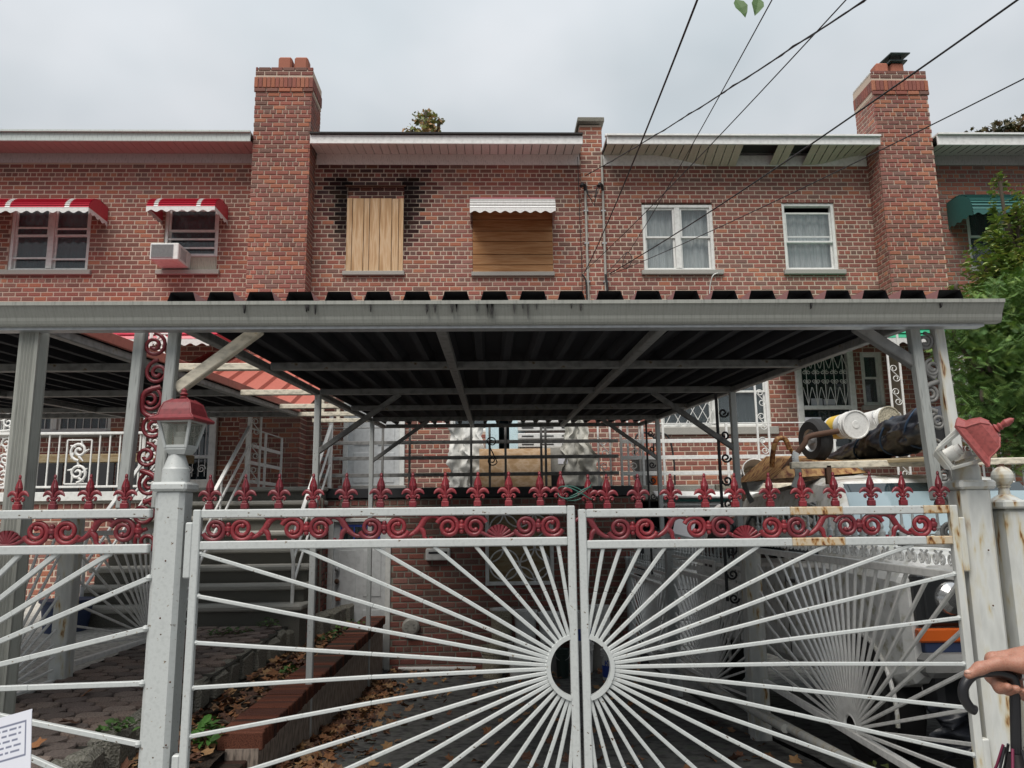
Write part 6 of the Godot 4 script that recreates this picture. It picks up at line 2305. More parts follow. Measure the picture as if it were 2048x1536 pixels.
func tree(called: String, label: String, foot: Vector3, trunk_top: Vector3, blobs: Array, n: int, size: float, colours: Array, kind := 0, group := "", droop := 0.5):
	var o := thing(called, label, "tree" if called != "shrub" else "shrub", foot, group)
	var t := G.new()
	var mid := foot.lerp(trunk_top, 0.5) + Vector3(0.05, 0, 0.04)
	var r0 := foot.distance_to(trunk_top) * 0.016 + 0.02
	t.tube(smooth([foot, mid, trunk_top]), [r0] + filled(r0 * 0.8, 5) + filled(r0 * 0.6, 6) + [r0 * 0.3], 8)
	put(t, "trunk", M.bark, o)
	for b in blobs:
		var l := G.new()
		var s: Vector3 = foot.lerp(trunk_top, rng.randf_range(0.55, 0.95))
		l.tube(smooth([s, s.lerp(b[0], 0.5) + Vector3(0, -0.05, 0), b[0], b[0] + Vector3(0, b[1].y * 0.7, 0)]), [r0 * 0.5] + filled(r0 * 0.35, 8) + filled(r0 * 0.22, 9) + [0.004], 6)
		put(l, "limb", M.bark, o)
	var shape: G = leaf_shape(false)
	if kind == 1:      # a feathery spray
		shape = G.new()
		for k in 7:
			var z := -0.45 + k * 0.14
			for s in [-1, 1]:
				var l := 0.36 * (1.0 - absf(z + 0.1) * 0.9)
				shape.tri(Vector3(0, 0, z), Vector3(s * l, -0.05, z + 0.22), Vector3(0, 0.01, z + 0.09))
	elif kind == 2:
		shape = leaf_shape(true)
	var xf := []
	var co := []
	var total := 0.0
	for b in blobs:
		total += b[1].x * b[1].y * b[1].z
	var fn := FastNoiseLite.new()
	fn.seed = int(absf(foot.x * 10))
	fn.frequency = 1.3 if kind != 2 else 0.9
	for b in blobs:
		var k := int(n * b[1].x * b[1].y * b[1].z / total)
		var got := 0
		var tries := 0
		while got < k and tries < k * 6:
			tries += 1
			var u := Vector3(rng.randfn(), rng.randfn(), rng.randfn()).normalized() * pow(rng.randf(), 0.45)
			var p: Vector3 = b[0] + u * b[1]
			if fn.get_noise_3dv(p * 1.6) < -0.12:
				continue
			got += 1
			xf.append(Transform3D(any_turn(droop).scaled(Vector3.ONE * size * rng.randf_range(0.6, 1.2)), p))
			var c: Color = colours[rng.randi() % colours.size()]
			var s := rng.randf_range(0.6, 1.25)
			co.append(Color(c.r * s, c.g * s, c.b * s))
	many(shape.mesh(), xf, co, "crown", M.leaf, o)
	return o


func plants():
	weed("bright leafy weed at the near end of the planting bed", -1.74, 0.24, 5.05, 60, 0.14, 0.19, 0.08, Color(0.05, 0.14, 0.02))
	weed("mossy green tuft on the edging stone behind the lantern post", -2.12, 0.42, 4.7, 50, 0.12, 0.08, 0.05, Color(0.06, 0.13, 0.03))
	weed("small green weed low on the driveway beside the planter step", -1.30, 0.10, 4.55, 24, 0.10, 0.1, 0.06, Color(0.05, 0.12, 0.02))
	weed("low green weed in the walkway joints before the stairs", -2.55, 0.50, 7.9, 60, 0.22, 0.06, 0.05, Color(0.06, 0.12, 0.03))
	weed("tuft of grass-green weed at the foot of the stairs", -2.25, 0.52, 8.15, 34, 0.12, 0.1, 0.05, Color(0.06, 0.13, 0.03))
	weed("green weed in the middle of the planting bed beside the pole", -1.72, 0.25, 7.0, 30, 0.10, 0.13, 0.06, Color(0.05, 0.11, 0.02))
	weed("fern-like weed against the brick coping near the basement door", -1.75, 0.25, 8.9, 44, 0.16, 0.14, 0.06, Color(0.05, 0.12, 0.03))
	weed("pale green weed at the back of the planting bed", -1.68, 0.25, 9.7, 40, 0.2, 0.16, 0.06, Color(0.07, 0.13, 0.03))
	weed("grassy weed growing under the near fan panel", 2.12, 0.15, 4.5, 30, 0.15, 0.08, 0.05, Color(0.10, 0.12, 0.03))
	var lg := [Color(0.20, 0.30, 0.075), Color(0.15, 0.24, 0.06), Color(0.26, 0.34, 0.10), Color(0.10, 0.17, 0.045), Color(0.31, 0.31, 0.11)]
	tree("shrub", "tall light green leafy shrub in front of the far right house", V(7.0, 0.0, 9.6), V(6.95, 5.4, 9.6), [
		[V(6.92, 5.65, 9.6), Vector3(0.16, 0.5, 0.2)], [V(7.25, 5.6, 9.7), Vector3(0.12, 0.4, 0.2)], [V(6.95, 4.95, 9.6), Vector3(0.42, 0.5, 0.45)], [V(7.45, 4.8, 9.6), Vector3(0.5, 0.8, 0.5)],
		[V(6.75, 4.25, 9.5), Vector3(0.62, 0.5, 0.6)], [V(6.3, 3.95, 9.4), Vector3(0.42, 0.32, 0.4)], [V(7.2, 3.9, 9.5), Vector3(0.8, 0.7, 0.7)], [V(6.75, 3.5, 9.4), Vector3(0.85, 0.45, 0.6)], [V(5.98, 4.32, 9.3), Vector3(0.18, 0.2, 0.2)], [V(6.45, 4.6, 9.4), Vector3(0.3, 0.3, 0.3)], [V(6.15, 3.6, 9.3), Vector3(0.4, 0.3, 0.3)], [V(6.75, 4.75, 9.5), Vector3(0.5, 0.5, 0.5)], [V(7.0, 5.3, 9.5), Vector3(0.34, 0.45, 0.4)]], 10500, 0.105, lg)
	var dg := [Color(0.10, 0.20, 0.05), Color(0.13, 0.245, 0.052), Color(0.065, 0.14, 0.035), Color(0.19, 0.29, 0.07), Color(0.085, 0.165, 0.04)]
	tree("evergreen_tree", "dense dark evergreen behind the toppled lantern at right", V(5.3, 0.0, 7.5), V(5.25, 3.6, 7.5), [
		[V(5.1, 3.35, 7.5), Vector3(0.55, 0.55, 0.6)], [V(5.6, 3.3, 7.5), Vector3(0.7, 0.8, 0.7)], [V(4.92, 2.95, 7.3), Vector3(0.42, 0.4, 0.5)], [V(5.35, 2.7, 7.4), Vector3(0.7, 0.5, 0.6)], [V(5.3, 2.3, 7.4), Vector3(0.55, 0.4, 0.55)],
		[V(4.62, 3.25, 7.3), Vector3(0.25, 0.25, 0.3)], [V(4.75, 2.62, 7.2), Vector3(0.25, 0.2, 0.3)], [V(5.9, 2.7, 7.4), Vector3(0.6, 0.8, 0.6)]], 16000, 0.115, dg, 1, "", 0.9)
	var au := [Color(0.20, 0.23, 0.09), Color(0.26, 0.25, 0.10), Color(0.16, 0.19, 0.07), Color(0.40, 0.24, 0.12), Color(0.30, 0.2, 0.10)]
	tree("broadleaf_tree", "small tree crown with orange-tinged leaves peeking over the middle roof", V(-1.6, -0.4, 18.5), V(-1.62, 11.4, 18.5), [
		[V(-1.60, 11.6, 18.5), Vector3(0.36, 0.5, 0.3)], [V(-1.95, 11.3, 18.5), Vector3(0.24, 0.3, 0.25)], [V(-1.27, 11.5, 18.5), Vector3(0.2, 0.35, 0.2)], [V(-1.75, 10.8, 18.5), Vector3(0.7, 0.5, 0.5)]], 1500, 0.12, au, 2, "trees behind the houses", 1.2)
	tree("broadleaf_tree", "treetop barely showing above the roof right of the left chimney", V(-3.4, -0.4, 18.5), V(-3.4, 11.0, 18.5), [
		[V(-3.55, 11.0, 18.5), Vector3(0.18, 0.22, 0.2)], [V(-3.25, 11.0, 18.5), Vector3(0.22, 0.22, 0.2)]], 150, 0.13, au, 2, "trees behind the houses", 1.2)
	tree("broadleaf_tree", "brownish tree crown above the far right roof", V(15.3, -0.4, 20.5), V(15.3, 12.3, 20.5), [
		[V(14.6, 12.2, 20.5), Vector3(0.9, 0.5, 0.7)], [V(15.4, 12.4, 20.5), Vector3(0.8, 0.55, 0.7)], [V(13.7, 12.1, 20.5), Vector3(0.5, 0.3, 0.5)], [V(15.2, 11.6, 20.5), Vector3(1.5, 0.7, 0.9)]], 1500, 0.17, [Color(0.06, 0.055, 0.03), Color(0.09, 0.075, 0.03), Color(0.13, 0.07, 0.03), Color(0.045, 0.05, 0.025)], 2, "trees behind the houses", 1.2)
	# tip of a street tree's branch hanging into the top of the view
	var br := thing("tree_branch", "tip of a green leafy branch hanging into the top edge", "branch", V(0.69, 3.2, 1.8))
	var bg := G.new()
	bg.tube(smooth([V(0.9, 4.2, 1.2), V(0.75, 3.4, 1.7), V(0.69, 2.97, 1.8)]), [0.02, 0.017, 0.014, 0.012, 0.01, 0.008, 0.007, 0.006, 0.005, 0.004, 0.004, 0.003, 0.003], 6)
	put(bg, "twig", M.bark, br)
	for q in [[0.662, 2.900, 0.25], [0.705, 2.905, -0.3], [0.69, 3.0, 0.8], [0.73, 3.05, -0.9], [0.65, 3.06, 0.6]]:
		var l := G.new()
		l.col = Color(0.07, 0.13, 0.04)
		l.add(leaf_shape(false), Transform3D(Basis(Vector3(0, 0, 1), q[2]) * Basis(Vector3(1, 0, 0), PI / 2 - 0.3).scaled(Vector3.ONE * 0.07), V(q[0], q[1], 1.8)))
		put(l, "leaf", M.leaf, br)


# ---------------------------------------------------------------- pails
func pail(label: String, xf: Transform3D, r: float, h: float, m: Material, lid: Material, open: bool, band: Material = null, group := ""):
	var o := thing("pail", label, "bucket", xf.origin, group)
	var g := G.new()
	g.lathe([Vector2(0, 0), Vector2(r * 0.84, 0), Vector2(r * 0.86, 0.012), Vector2(r * 0.95, h * 0.78), Vector2(r * 1.03, h * 0.785), Vector2(r * 1.03, h * 0.80), Vector2(r * 0.97, h * 0.81), Vector2(r * 0.97, h * 0.86), Vector2(r * 1.03, h * 0.865), Vector2(r * 1.03, h * 0.88), Vector2(r * 0.97, h * 0.885), Vector2(r * 0.98, h * 0.95), Vector2(r * 1.05, h * 0.955), Vector2(r * 1.05, h), Vector2(r * 0.96, h)], xf, 20)
	if open:
		g.lathe([Vector2(r * 0.96, h), Vector2(r * 0.84, 0.02), Vector2(0, 0.02)], xf, 20)
	put(g, "body", m, o)
	if not open:
		var l := G.new()
		l.lathe([Vector2(r * 1.05, h * 0.99), Vector2(r * 1.06, h * 1.03), Vector2(r * 0.98, h * 1.035), Vector2(r * 0.95, h * 1.01), Vector2(r * 0.3, h * 1.01), Vector2(r * 0.28, h * 1.022), Vector2(r * 0.15, h * 1.022), Vector2(0.0, h * 1.018)], xf, 20)
		put(l, "lid", lid, o)
	elif lid:
		var l := G.new()
		l.lathe([Vector2(r * 0.89, h * 0.45), Vector2(0, h * 0.46)], xf, 20)
		put(l, "contents", lid, o)
	if band:
		var b := G.new()
		b.lathe([Vector2(r * 0.875, h * 0.12), Vector2(r * 0.92, h * 0.5)], xf, 20)
		put(b, "printed_band", band, o)
	var hd := G.new()
	var p := []
	for i in 13:
		var a := PI * i / 12
		p.append(xf * Vector3(cos(a) * r * 1.05, h * 0.84 - sin(a) * r * 0.75, sin(a) * r * 0.75 + 0.01))
	hd.tube(p, 0.0035, 5)
	put(hd, "wire_handle", M.steel, o)
	return o


func pails():
	var b := func(x, y, d): return Transform3D(Basis(Vector3.UP, x * 7.0), V(x, y, d))
	pail("open dirty-white pail, bottom left of the basement pails", b.call(0.02, -0.37, 10.05), 0.145, 0.37, M.pail_dirty, M.soil, true, null, "pails at the basement wall")
	pail("open white pail with a blue label at its foot, right of the dirty one", b.call(0.36, -0.37, 9.95), 0.15, 0.37, M.pail, M.soil, true, null, "pails at the basement wall")
	pail("upper left white pail stacked behind the open ones", b.call(0.14, 0.02, 10.4), 0.15, 0.38, M.pail_dirty, M.pail, false, null, "pails at the basement wall")
	pail("pail supporting the upper left white pail", b.call(0.14, -0.37, 10.42), 0.15, 0.36, M.pail_dirty, M.pail, false, null, "pails at the basement wall")
	pail("tall white pail with lid standing on another, left of the gate stiles", b.call(0.45, 0.0, 10.38), 0.15, 0.38, M.pail, M.pail, false, null, "pails at the basement wall")
	pail("lower pail under the tall white lidded one", b.call(0.45, -0.37, 10.4), 0.15, 0.36, M.pail, M.pail, false, M.dark_blue, "pails at the basement wall")
	pail("white pail behind the left half ring of the gate", b.call(0.76, -0.02, 10.35), 0.145, 0.37, M.pail, M.pail, false, null, "pails at the basement wall")
	pail("dark pail rack under the white pail behind the half ring", b.call(0.76, -0.38, 10.4), 0.145, 0.35, M.grey_bumper, M.black_plastic, false, null, "pails at the basement wall")
	pail("narrow dark green-black pail seen through the gate's left half ring", b.call(0.88, -0.38, 9.9), 0.085, 0.35, M.green_dark, M.green_dark, false, null, "pails at the basement wall")
	pail("white pail with a blue band seen between the gate stiles", b.call(1.17, -0.02, 10.3), 0.15, 0.38, M.pail, M.pail, false, M.blue_print, "pails at the basement wall")
	pail("plain white pail under the blue-banded one", b.call(1.17, -0.38, 10.3), 0.15, 0.36, M.pail, M.pail, false, null, "pails at the basement wall")
	pail("stack of white pail rims above the right half ring", b.call(1.42, 0.06, 10.4), 0.15, 0.36, M.pail, M.pail, false, null, "pails at the basement wall")
	pail("grey tub below the stacked rims", b.call(1.42, -0.38, 10.42), 0.15, 0.42, M.conduit, M.conduit, false, null, "pails at the basement wall")
	var kp = pail("white and blue printed paint pail seen through the right half ring", b.call(1.46, -0.37, 9.75), 0.125, 0.36, M.pail, M.soil, true, M.blue_print, "pails at the basement wall")
	var tm := TextMesh.new()
	tm.text = "KILZ"
	tm.font_size = 16
	tm.pixel_size = 0.0052
	tm.depth = 0.002
	var fnt := SystemFont.new()
	fnt.font_names = PackedStringArray(["Droid Sans"])
	fnt.font_weight = 700
	tm.font = fnt
	var t := put(tm, "lettering", M.blue_print, kp)
	t.position = Vector3(-0.015, 0.215, 0.121)
	var pv := G.new()
	pv.tube([V(-1.2, -0.34, 10.5), V(-0.2, -0.34, 10.45)], 0.03, 10)
	tag(put(pv, "pipe", M.pail), "white plastic pipe lying along the basement wall", "pipe")
	# spray bottle on a dark blue tub, left of the fence
	var tub := thing("tub", "dark blue tub below the spray bottle on the left path", "tub", V(-4.35, 0.48, 8.3))
	var tg := G.new()
	tg.lathe([Vector2(0, 0), Vector2(0.2, 0), Vector2(0.24, 0.3), Vector2(0.26, 0.31), Vector2(0.26, 0.33), Vector2(0, 0.33)], Transform3D(Basis(), V(-4.35, 0.48, 8.3)), 18)
	put(tg, "shell", M.dark_blue, tub)
	var sb := thing("spray_bottle", "spray bottle with yellow trigger and blue liquid left of the fence", "bottle", V(-4.3, 0.81, 8.25))
	var s1 := G.new()
	s1.lathe([Vector2(0, 0), Vector2(0.05, 0), Vector2(0.052, 0.1), Vector2(0, 0.1)], Transform3D(Basis(), V(-4.3, 0.81, 8.25)), 14)
	put(s1, "blue_liquid", M.blue_liquid, sb)
	var s2 := G.new()
	s2.lathe([Vector2(0.053, 0.1), Vector2(0.052, 0.16), Vector2(0.02, 0.21), Vector2(0.018, 0.23), Vector2(0, 0.23)], Transform3D(Basis(), V(-4.3, 0.81, 8.25)), 14)
	put(s2, "bottle", M.pail, sb)
	var s3 := G.new()
	s3.rbox(V(-4.31, 1.065, 8.25), Vector3(0.12, 0.045, 0.04), 0.01)
	s3.bar(V(-4.35, 1.05, 8.25), V(-4.365, 0.99, 8.25), 0.02, 0.014, 0.004)
	put(s3, "trigger_head", M.yellow_print, sb)


# ---------------------------------------------------------------- the white van
func van():
	var o := thing("van", "white van with a black headlight panel and loaded roof behind the fan-barred fence", "van", V(3.19, 0.16, 4.32))
	base.erase(o)
	o.rotation.x = -0.055
	var body := G.new()
	var stn := [[0.04, 0.84, 0.55, 1.06, 1.15, 0.74], [0.10, 0.87, 0.50, 1.08, 1.19, 0.78], [0.30, 0.88, 0.45, 1.10, 1.235, 0.79], [0.78, 0.885, 0.42, 1.13, 1.33, 0.79], [1.02, 0.885, 0.42, 1.15, 1.62, 0.70], [1.16, 0.885, 0.42, 1.15, 1.735, 0.67], [1.5, 0.885, 0.4, 1.15, 1.80, 0.66], [3.0, 0.885, 0.4, 1.15, 1.81, 0.66], [4.3, 0.88, 0.4, 1.15, 1.79, 0.66], [4.5, 0.86, 0.5, 1.15, 1.70, 0.64]]
	var ring := func(s) -> Array:
		var half := [Vector2(s[1] - 0.05, s[2]), Vector2(s[1], s[2] + 0.06), Vector2(s[1], s[3] - 0.03), Vector2(s[1] - 0.018, s[3]), Vector2(s[5] + 0.03, s[4] - 0.06), Vector2(s[5] - 0.03, s[4] - 0.012), Vector2(s[5] * 0.5, s[4] + 0.008)]
		var all := []
		for p in half:
			all.append(Vector3(-p.x, p.y, -s[0]))
		for i in range(half.size() - 1, -1, -1):
			all.append(Vector3(half[i].x, half[i].y, -s[0]))
		return all
	var rs := []
	for s in stn:
		rs.append(ring.call(s))
	for i in rs.size() - 1:
		for j in 13:
			var c := Vector3(0, 0.9, -(stn[i][0] + stn[i + 1][0]) / 2)
			body.qout(rs[i][j], rs[i][j + 1], rs[i + 1][j + 1], rs[i + 1][j], c)
		body.qout(rs[i][13], rs[i][0], rs[i + 1][0], rs[i + 1][13], Vector3(0, 0.9, -2))
	for e in [0, rs.size() - 1]:
		for j in 6:
			body.qout(rs[e][j], rs[e][j + 1], rs[e][12 - j], rs[e][13 - j], Vector3(0, 0.9, -2))
	put(body, "body", M.car_white, o)
	var ws := G.new()
	ws.grid(10, 4, func(s, t):
		var x := lerpf(-1.0, 1.0, s)
		return Vector3(x * lerpf(0.75, 0.645, t), lerpf(1.335, 1.70, t), -lerpf(0.775, 1.125, t) + 0.02 + 0.035 * (1 - x * x)))
	var wm := mat("windshield", lin(0.22, 0.29, 0.32), 0.05)  # pale blue base colour stands in for the reflected sky
	wm.metallic_specular = 0.9
	var wsn := put(ws, "windshield", M.windshield, o)
	var bd := G.new()
	bd.grid(10, 1, func(s, t):
		var x := lerpf(-1.0, 1.0, s)
		return Vector3(x * 0.65, lerpf(1.64, 1.705, t), -lerpf(1.07, 1.13, t) + 0.024 + 0.035 * (1 - x * x)))
	put(bd, "sun_band", M.car_glass, wsn)
	var wip := G.new()
	wip.bar(Vector3(-0.5, 1.34, -0.72), Vector3(0.05, 1.41, -0.80), 0.014, 0.014)
	put(wip, "wiper", M.black_plastic, o)
	for q in [[1.12, 1.70, 1.0], [1.80, 2.95, 1.0], [3.05, 4.2, 1.0]]:
		for s in [-1, 1]:
			var g := G.new()
			var at := func(dd, y): return Vector3(s * (0.872 - (y - 1.15) * 0.295 + 0.004), y, -dd)
			var a0: float = q[0] + (0.0 if q[0] > 1.5 else 0.02)
			g.qout(at.call(a0, 1.19), at.call(q[1], 1.19), at.call(q[1], 1.60), at.call(a0 + (0.22 if q[0] < 1.5 else 0.02), 1.60), Vector3(0, 1.2, -2))
			put(g, "side_window", M.car_glass, o)
	for s in [-1, 1]:
		var dl := G.new()
		for dd in [1.03, 1.75, 3.0]:
			dl.box(Vector3(s * 0.886, 0.8, -dd), Vector3(0.006, 0.72, 0.01))
		put(dl, "door_seam", M.black_plastic, o)
		var hn := G.new()
		hn.rbox(Vector3(s * 0.895, 1.02, -1.62), Vector3(0.03, 0.03, 0.12), 0.008)
		put(hn, "door_handle", M.black_plastic, o)
		var mr := G.new()
		mr.rbox(Vector3(s * 0.99, 1.27, -1.15), Vector3(0.16, 0.2, 0.07), 0.03)
		put(mr, "side_mirror", M.black_plastic, o)
		for dd in [0.62, 3.75]:
			var wh := Transform3D(Basis(Vector3(0, 0, 1), -s * PI / 2), Vector3(s * 0.72, 0.33, -dd))
			var ar := G.new()
			ar.lathe([Vector2(0.0, 0.172), Vector2(0.40, 0.172)], wh, 24)
			put(ar, "wheel_arch", M.black_plastic, o)
			var lip := G.new()
			lip.tube(arc_pts(wh, 0.405, 0.172), 0.014, 6)
			put(lip, "arch_lip", M.car_white, o)
			var ty := G.new()
			ty.lathe([Vector2(0.2, -0.05), Vector2(0.31, -0.05), Vector2(0.34, -0.02), Vector2(0.34, 0.16), Vector2(0.31, 0.19), Vector2(0.2, 0.19)], wh, 24)
			var w := put(ty, "wheel", M.rubber, o)
			var rm := G.new()
			rm.lathe([Vector2(0.0, 0.16), Vector2(0.06, 0.17), Vector2(0.08, 0.14), Vector2(0.18, 0.15), Vector2(0.205, 0.185)], wh, 20)
			put(rm, "rim", M.steel, w)
	# the front: black panel with lamps, amber strips, grey bumper
	var bp := G.new()
	bp.rbox(Vector3(0, 0.955, -0.03), Vector3(1.64, 0.29, 0.08), 0.02)
	var panel := put(bp, "grille_panel", M.black_plastic, o)
	for k in 5:
		var g := G.new()
		g.rbox(Vector3(0, 0.87 + k * 0.042, 0.012), Vector3(0.86, 0.014, 0.016), 0.003)
		put(g, "grille_bar", M.grey_bumper, panel)
	for s in [-1, 1]:
		var fr := G.new()
		fr.rbox(Vector3(s * 0.63, 0.96, 0.012), Vector3(0.30, 0.235, 0.02), 0.03)
		put(fr, "headlight_bezel", M.black_plastic, panel)
		var hl := G.new()
		hl.lathe([Vector2(0.0, 0.045), Vector2(0.05, 0.04), Vector2(0.085, 0.02), Vector2(0.095, 0.0)], Transform3D(Basis(Vector3(1, 0, 0), PI / 2).scaled(Vector3(1.1, 1.0, 1.0)), Vector3(s * 0.62, 0.96, 0.02)), 20)
		put(hl, "headlight", M.chrome, o)
		var am := G.new()
		am.rbox(Vector3(s * 0.62, 0.765, -0.01), Vector3(0.42, 0.075, 0.06), 0.01)
		put(am, "turn_signal", M.orange_lens, o)
	var lo := G.new()
	lo.rbox(Vector3(0, 0.70, -0.02), Vector3(1.6, 0.06, 0.05), 0.006)
	put(lo, "valance", M.dark_blue, o)
	var bm := G.new()
	bm.rbox(Vector3(0, 0.615, 0.05), Vector3(1.72, 0.12, 0.14), 0.03)
	put(bm, "bumper", M.grey_bumper, o)
	var pl := G.new()
	pl.rbox(Vector3(0, 0.45, -0.1), Vector3(1.5, 0.25, 0.2), 0.03)
	put(pl, "underbody", M.black_plastic, o)
	var cable := G.new()
	cable.tube(smooth([Vector3(-0.7, 1.26, -0.35), Vector3(-0.5, 1.245, -0.22), Vector3(-0.38, 1.215, -0.12), Vector3(-0.33, 1.16, 0.0), Vector3(-0.34, 1.10, 0.02)]), 0.006, 5)
	put(cable, "bonnet_cable", M.black_wire, o)
	var fl := G.new()
	var poly := PackedVector2Array([Vector2(-0.2, 0.0), Vector2(-0.05, 0.07), Vector2(0.15, 0.09), Vector2(0.35, 0.05), Vector2(0.42, -0.02), Vector2(0.3, -0.09), Vector2(0.18, -0.07), Vector2(0.05, -0.13), Vector2(-0.08, -0.08)])
	fl.prism(poly, 0.0, 0.002, Transform3D(Basis(Vector3(1, 0, 0), Vector3(0, 0.199, -0.98), Vector3(0, 0.98, 0.199)), Vector3(-0.15, 1.292, -0.48)))
	put(fl, "flaking_paint", M.conduit, o)
	crumpled("black and white plastic sheet crumpled under the van's bumper", 2.30, 2.75, 0.34, 0.62, 4.2, 0.1, M.black_bag, 15)
	roof_cargo()


func arc_pts(xf: Transform3D, r: float, y: float) -> Array:
	var p := []
	for i in 25:
		var a := -0.25 + (PI + 0.5) * i / 24.0
		var q := xf * Vector3(cos(a) * r, y, sin(a) * r)
		p.append(q)
	var top := xf * Vector3(0, y, 0)
	var out := []
	for i in 25:
		var a := -0.2 + (PI + 0.4) * i / 24.0
		out.append(Vector3(top.x, top.y + sin(a) * r, top.z + cos(a) * r))
	return out


func roof_cargo():
	for q in [[5.65, 1.945, "front white roof rack bar carrying the load"], [7.6, 1.86, "rear white roof rack bar under the load"]]:
		var o := thing("roof_rack", q[2], "roof rack", V(3.2, q[1], q[0]))
		var g := G.new()
		g.bar(V(2.22, q[1], q[0]), V(4.1, q[1] + 0.02, q[0]), 0.04, 0.05, 0.006)
		put(g, "bar", M.cream_rust, o)
		for x in [2.5, 3.8]:
			var f := G.new()
			f.bar(V(x, q[1] - 0.14, q[0]), V(x, q[1], q[0]), 0.04, 0.04, 0.004)
			put(f, "foot", M.rust_iron, o)
	# wheelbarrow lying upside down
	var wb := thing("wheelbarrow", "rusty tan wheelbarrow lying upside down on the van roof", "wheelbarrow", V(2.6, 1.9, 6.3))
	var tr := G.new()
	var low := [V(2.18, 1.86, 5.9), V(2.92, 1.90, 5.9), V(3.1, 1.88, 7.2), V(2.3, 1.88, 7.2)]
	var up := [V(2.38, 2.01, 6.0), V(2.78, 2.0, 6.0), V(2.84, 2.10, 6.8), V(2.46, 2.10, 6.8)]
	for i in 4:
		var j := (i + 1) % 4
		tr.qout(low[i], low[j], up[j], up[i], V(2.65, 2.0, 6.5))
	tr.qout(up[0], up[1], up[2], up[3], V(2.65, 1.5, 6.5))
	put(tr, "tray", M.rust_tan, wb)
	var hd := G.new()
	hd.tube(smooth([V(2.34, 1.98, 6.35), V(2.34, 2.10, 6.3), V(2.36, 2.18, 6.28), V(2.40, 2.21, 6.3), V(2.45, 2.20, 6.3), V(2.48, 2.12, 6.3)]), 0.022, 8)
	put(hd, "leg", M.rust_tan, wb)
	var h2 := G.new()
	h2.bar(V(2.45, 2.20, 6.3), V(2.54, 2.03, 6.32), 0.035, 0.02, 0.004)
	put(h2, "leg", M.rust_tan, wb)
	var tb := G.new()
	tb.tube(smooth([V(2.30, 1.93, 6.0), V(2.38, 2.03, 5.97), V(2.46, 2.13, 5.95), V(2.51, 2.19, 5.95), V(2.72, 2.225, 5.9)]), 0.022, 8)
	put(tb, "fork", M.rust_iron, wb)
	var wx := Transform3D(Basis(Vector3.UP, 0.2) * Basis(Vector3(0, 0, 1), PI / 2 + 0.08), V(2.617, 2.175, 6.1))
	var ty := G.new()
	ty.lathe([Vector2(0.09, -0.05), Vector2(0.15, -0.055), Vector2(0.17, -0.03), Vector2(0.175, 0.0), Vector2(0.17, 0.03), Vector2(0.15, 0.055), Vector2(0.09, 0.05)], wx, 24)
	var w := put(ty, "tyre", M.rubber, wb)
	for s in [-1, 1]:
		var rm := G.new()
		rm.lathe([Vector2(0.0, 0.06 * s), Vector2(0.03, 0.06 * s), Vector2(0.035, 0.03 * s), Vector2(0.08, 0.03 * s), Vector2(0.095, 0.05 * s)], wx, 18)
		put(rm, "rim", M.steel, w)
	# pails on their sides
	var lying := func(p: Vector3, toward: Vector3) -> Transform3D:
		var y := toward.normalized()
		var x := y.cross(Vector3.UP).normalized()
		return Transform3D(Basis(x, y, x.cross(y)), p)
	pail("large white pail lying with its round lid facing the street", lying.call(V(2.85, 2.29, 6.28), V(0.10, -0.03, -1.0)), 0.108, 0.33, M.pail, M.pail, false, M.yellow_print)
	pail("white pail with a scuffed lid lying behind the black bundle", lying.call(V(3.60, 2.44, 7.25), V(0.2, 0.0, -1.0)), 0.112, 0.34, M.pail, M.pail_dirty, false, null)
	pail("open white pail with a beige inside at the van's rear left", lying.call(V(2.50, 1.90, 7.35), V(-0.12, 0.35, -0.9)), 0.118, 0.26, M.pail, M.pail_dirty, true, null)
	var bg := G.new()
	var fn := FastNoiseLite.new()
	fn.seed = 12
	fn.frequency = 3.0
	bg.grid(60, 44, func(s, t):
		var c := V(lerpf(3.08, 3.20, s), lerpf(2.08, 2.22, s), lerpf(6.9, 5.3, s))
		var r := 0.05 + 0.10 * smoothstep(0.0, 0.7, s)
		r *= 1.0 if s > 0.02 and s < 0.98 else 0.2
		var a: float = t * TAU
		r *= 1.0 + 0.30 * fn.get_noise_3d(s * 2.6, cos(a) * 0.5, sin(a) * 0.5) + 0.07 * sin(a * 3.0 + s * 26.0) + 0.05 * sin(a * 7.0 - s * 31.0)
		return c + Vector3(-cos(a) * r, sin(a) * r * 0.9, 0.15 * cos(a) * r))
	var bn := tag(put(bg, "wrapped_bundle", M.black_bag), "long bundle wrapped in black plastic on the van roof", "bundle")
	for s in [0.38, 0.66, 0.86]:
		var tg := G.new()
		var p := []
		for i in 25:
			var a := TAU * i / 24
			var c := V(lerpf(3.08, 3.20, s), lerpf(2.08, 2.22, s), lerpf(6.9, 5.3, s))
			var r := (0.05 + 0.10 * smoothstep(0.0, 0.7, s)) * 1.10
			p.append(c + Vector3(-cos(a) * r, sin(a) * r * 0.9, 0.25 * cos(a) * r + 0.05 * sin(a * 2)))
		tg.tube(p, 0.009, 6, false, 0.4)
		put(tg, "blue_tie", M.blue_rope, bn)
	var br := G.new()
	br.rbox(V(3.12, 2.0, 6.0), Vector3(0.55, 0.03, 1.5), 0.006, Basis(Vector3(0, 0, 1), 0.06) * Basis(Vector3(0, 1, 0), 0.28) * Basis(Vector3(1, 0, 0), 0.06))
	tag(put(br, "board", M.tan_board), "weathered board under the black bundle", "board")
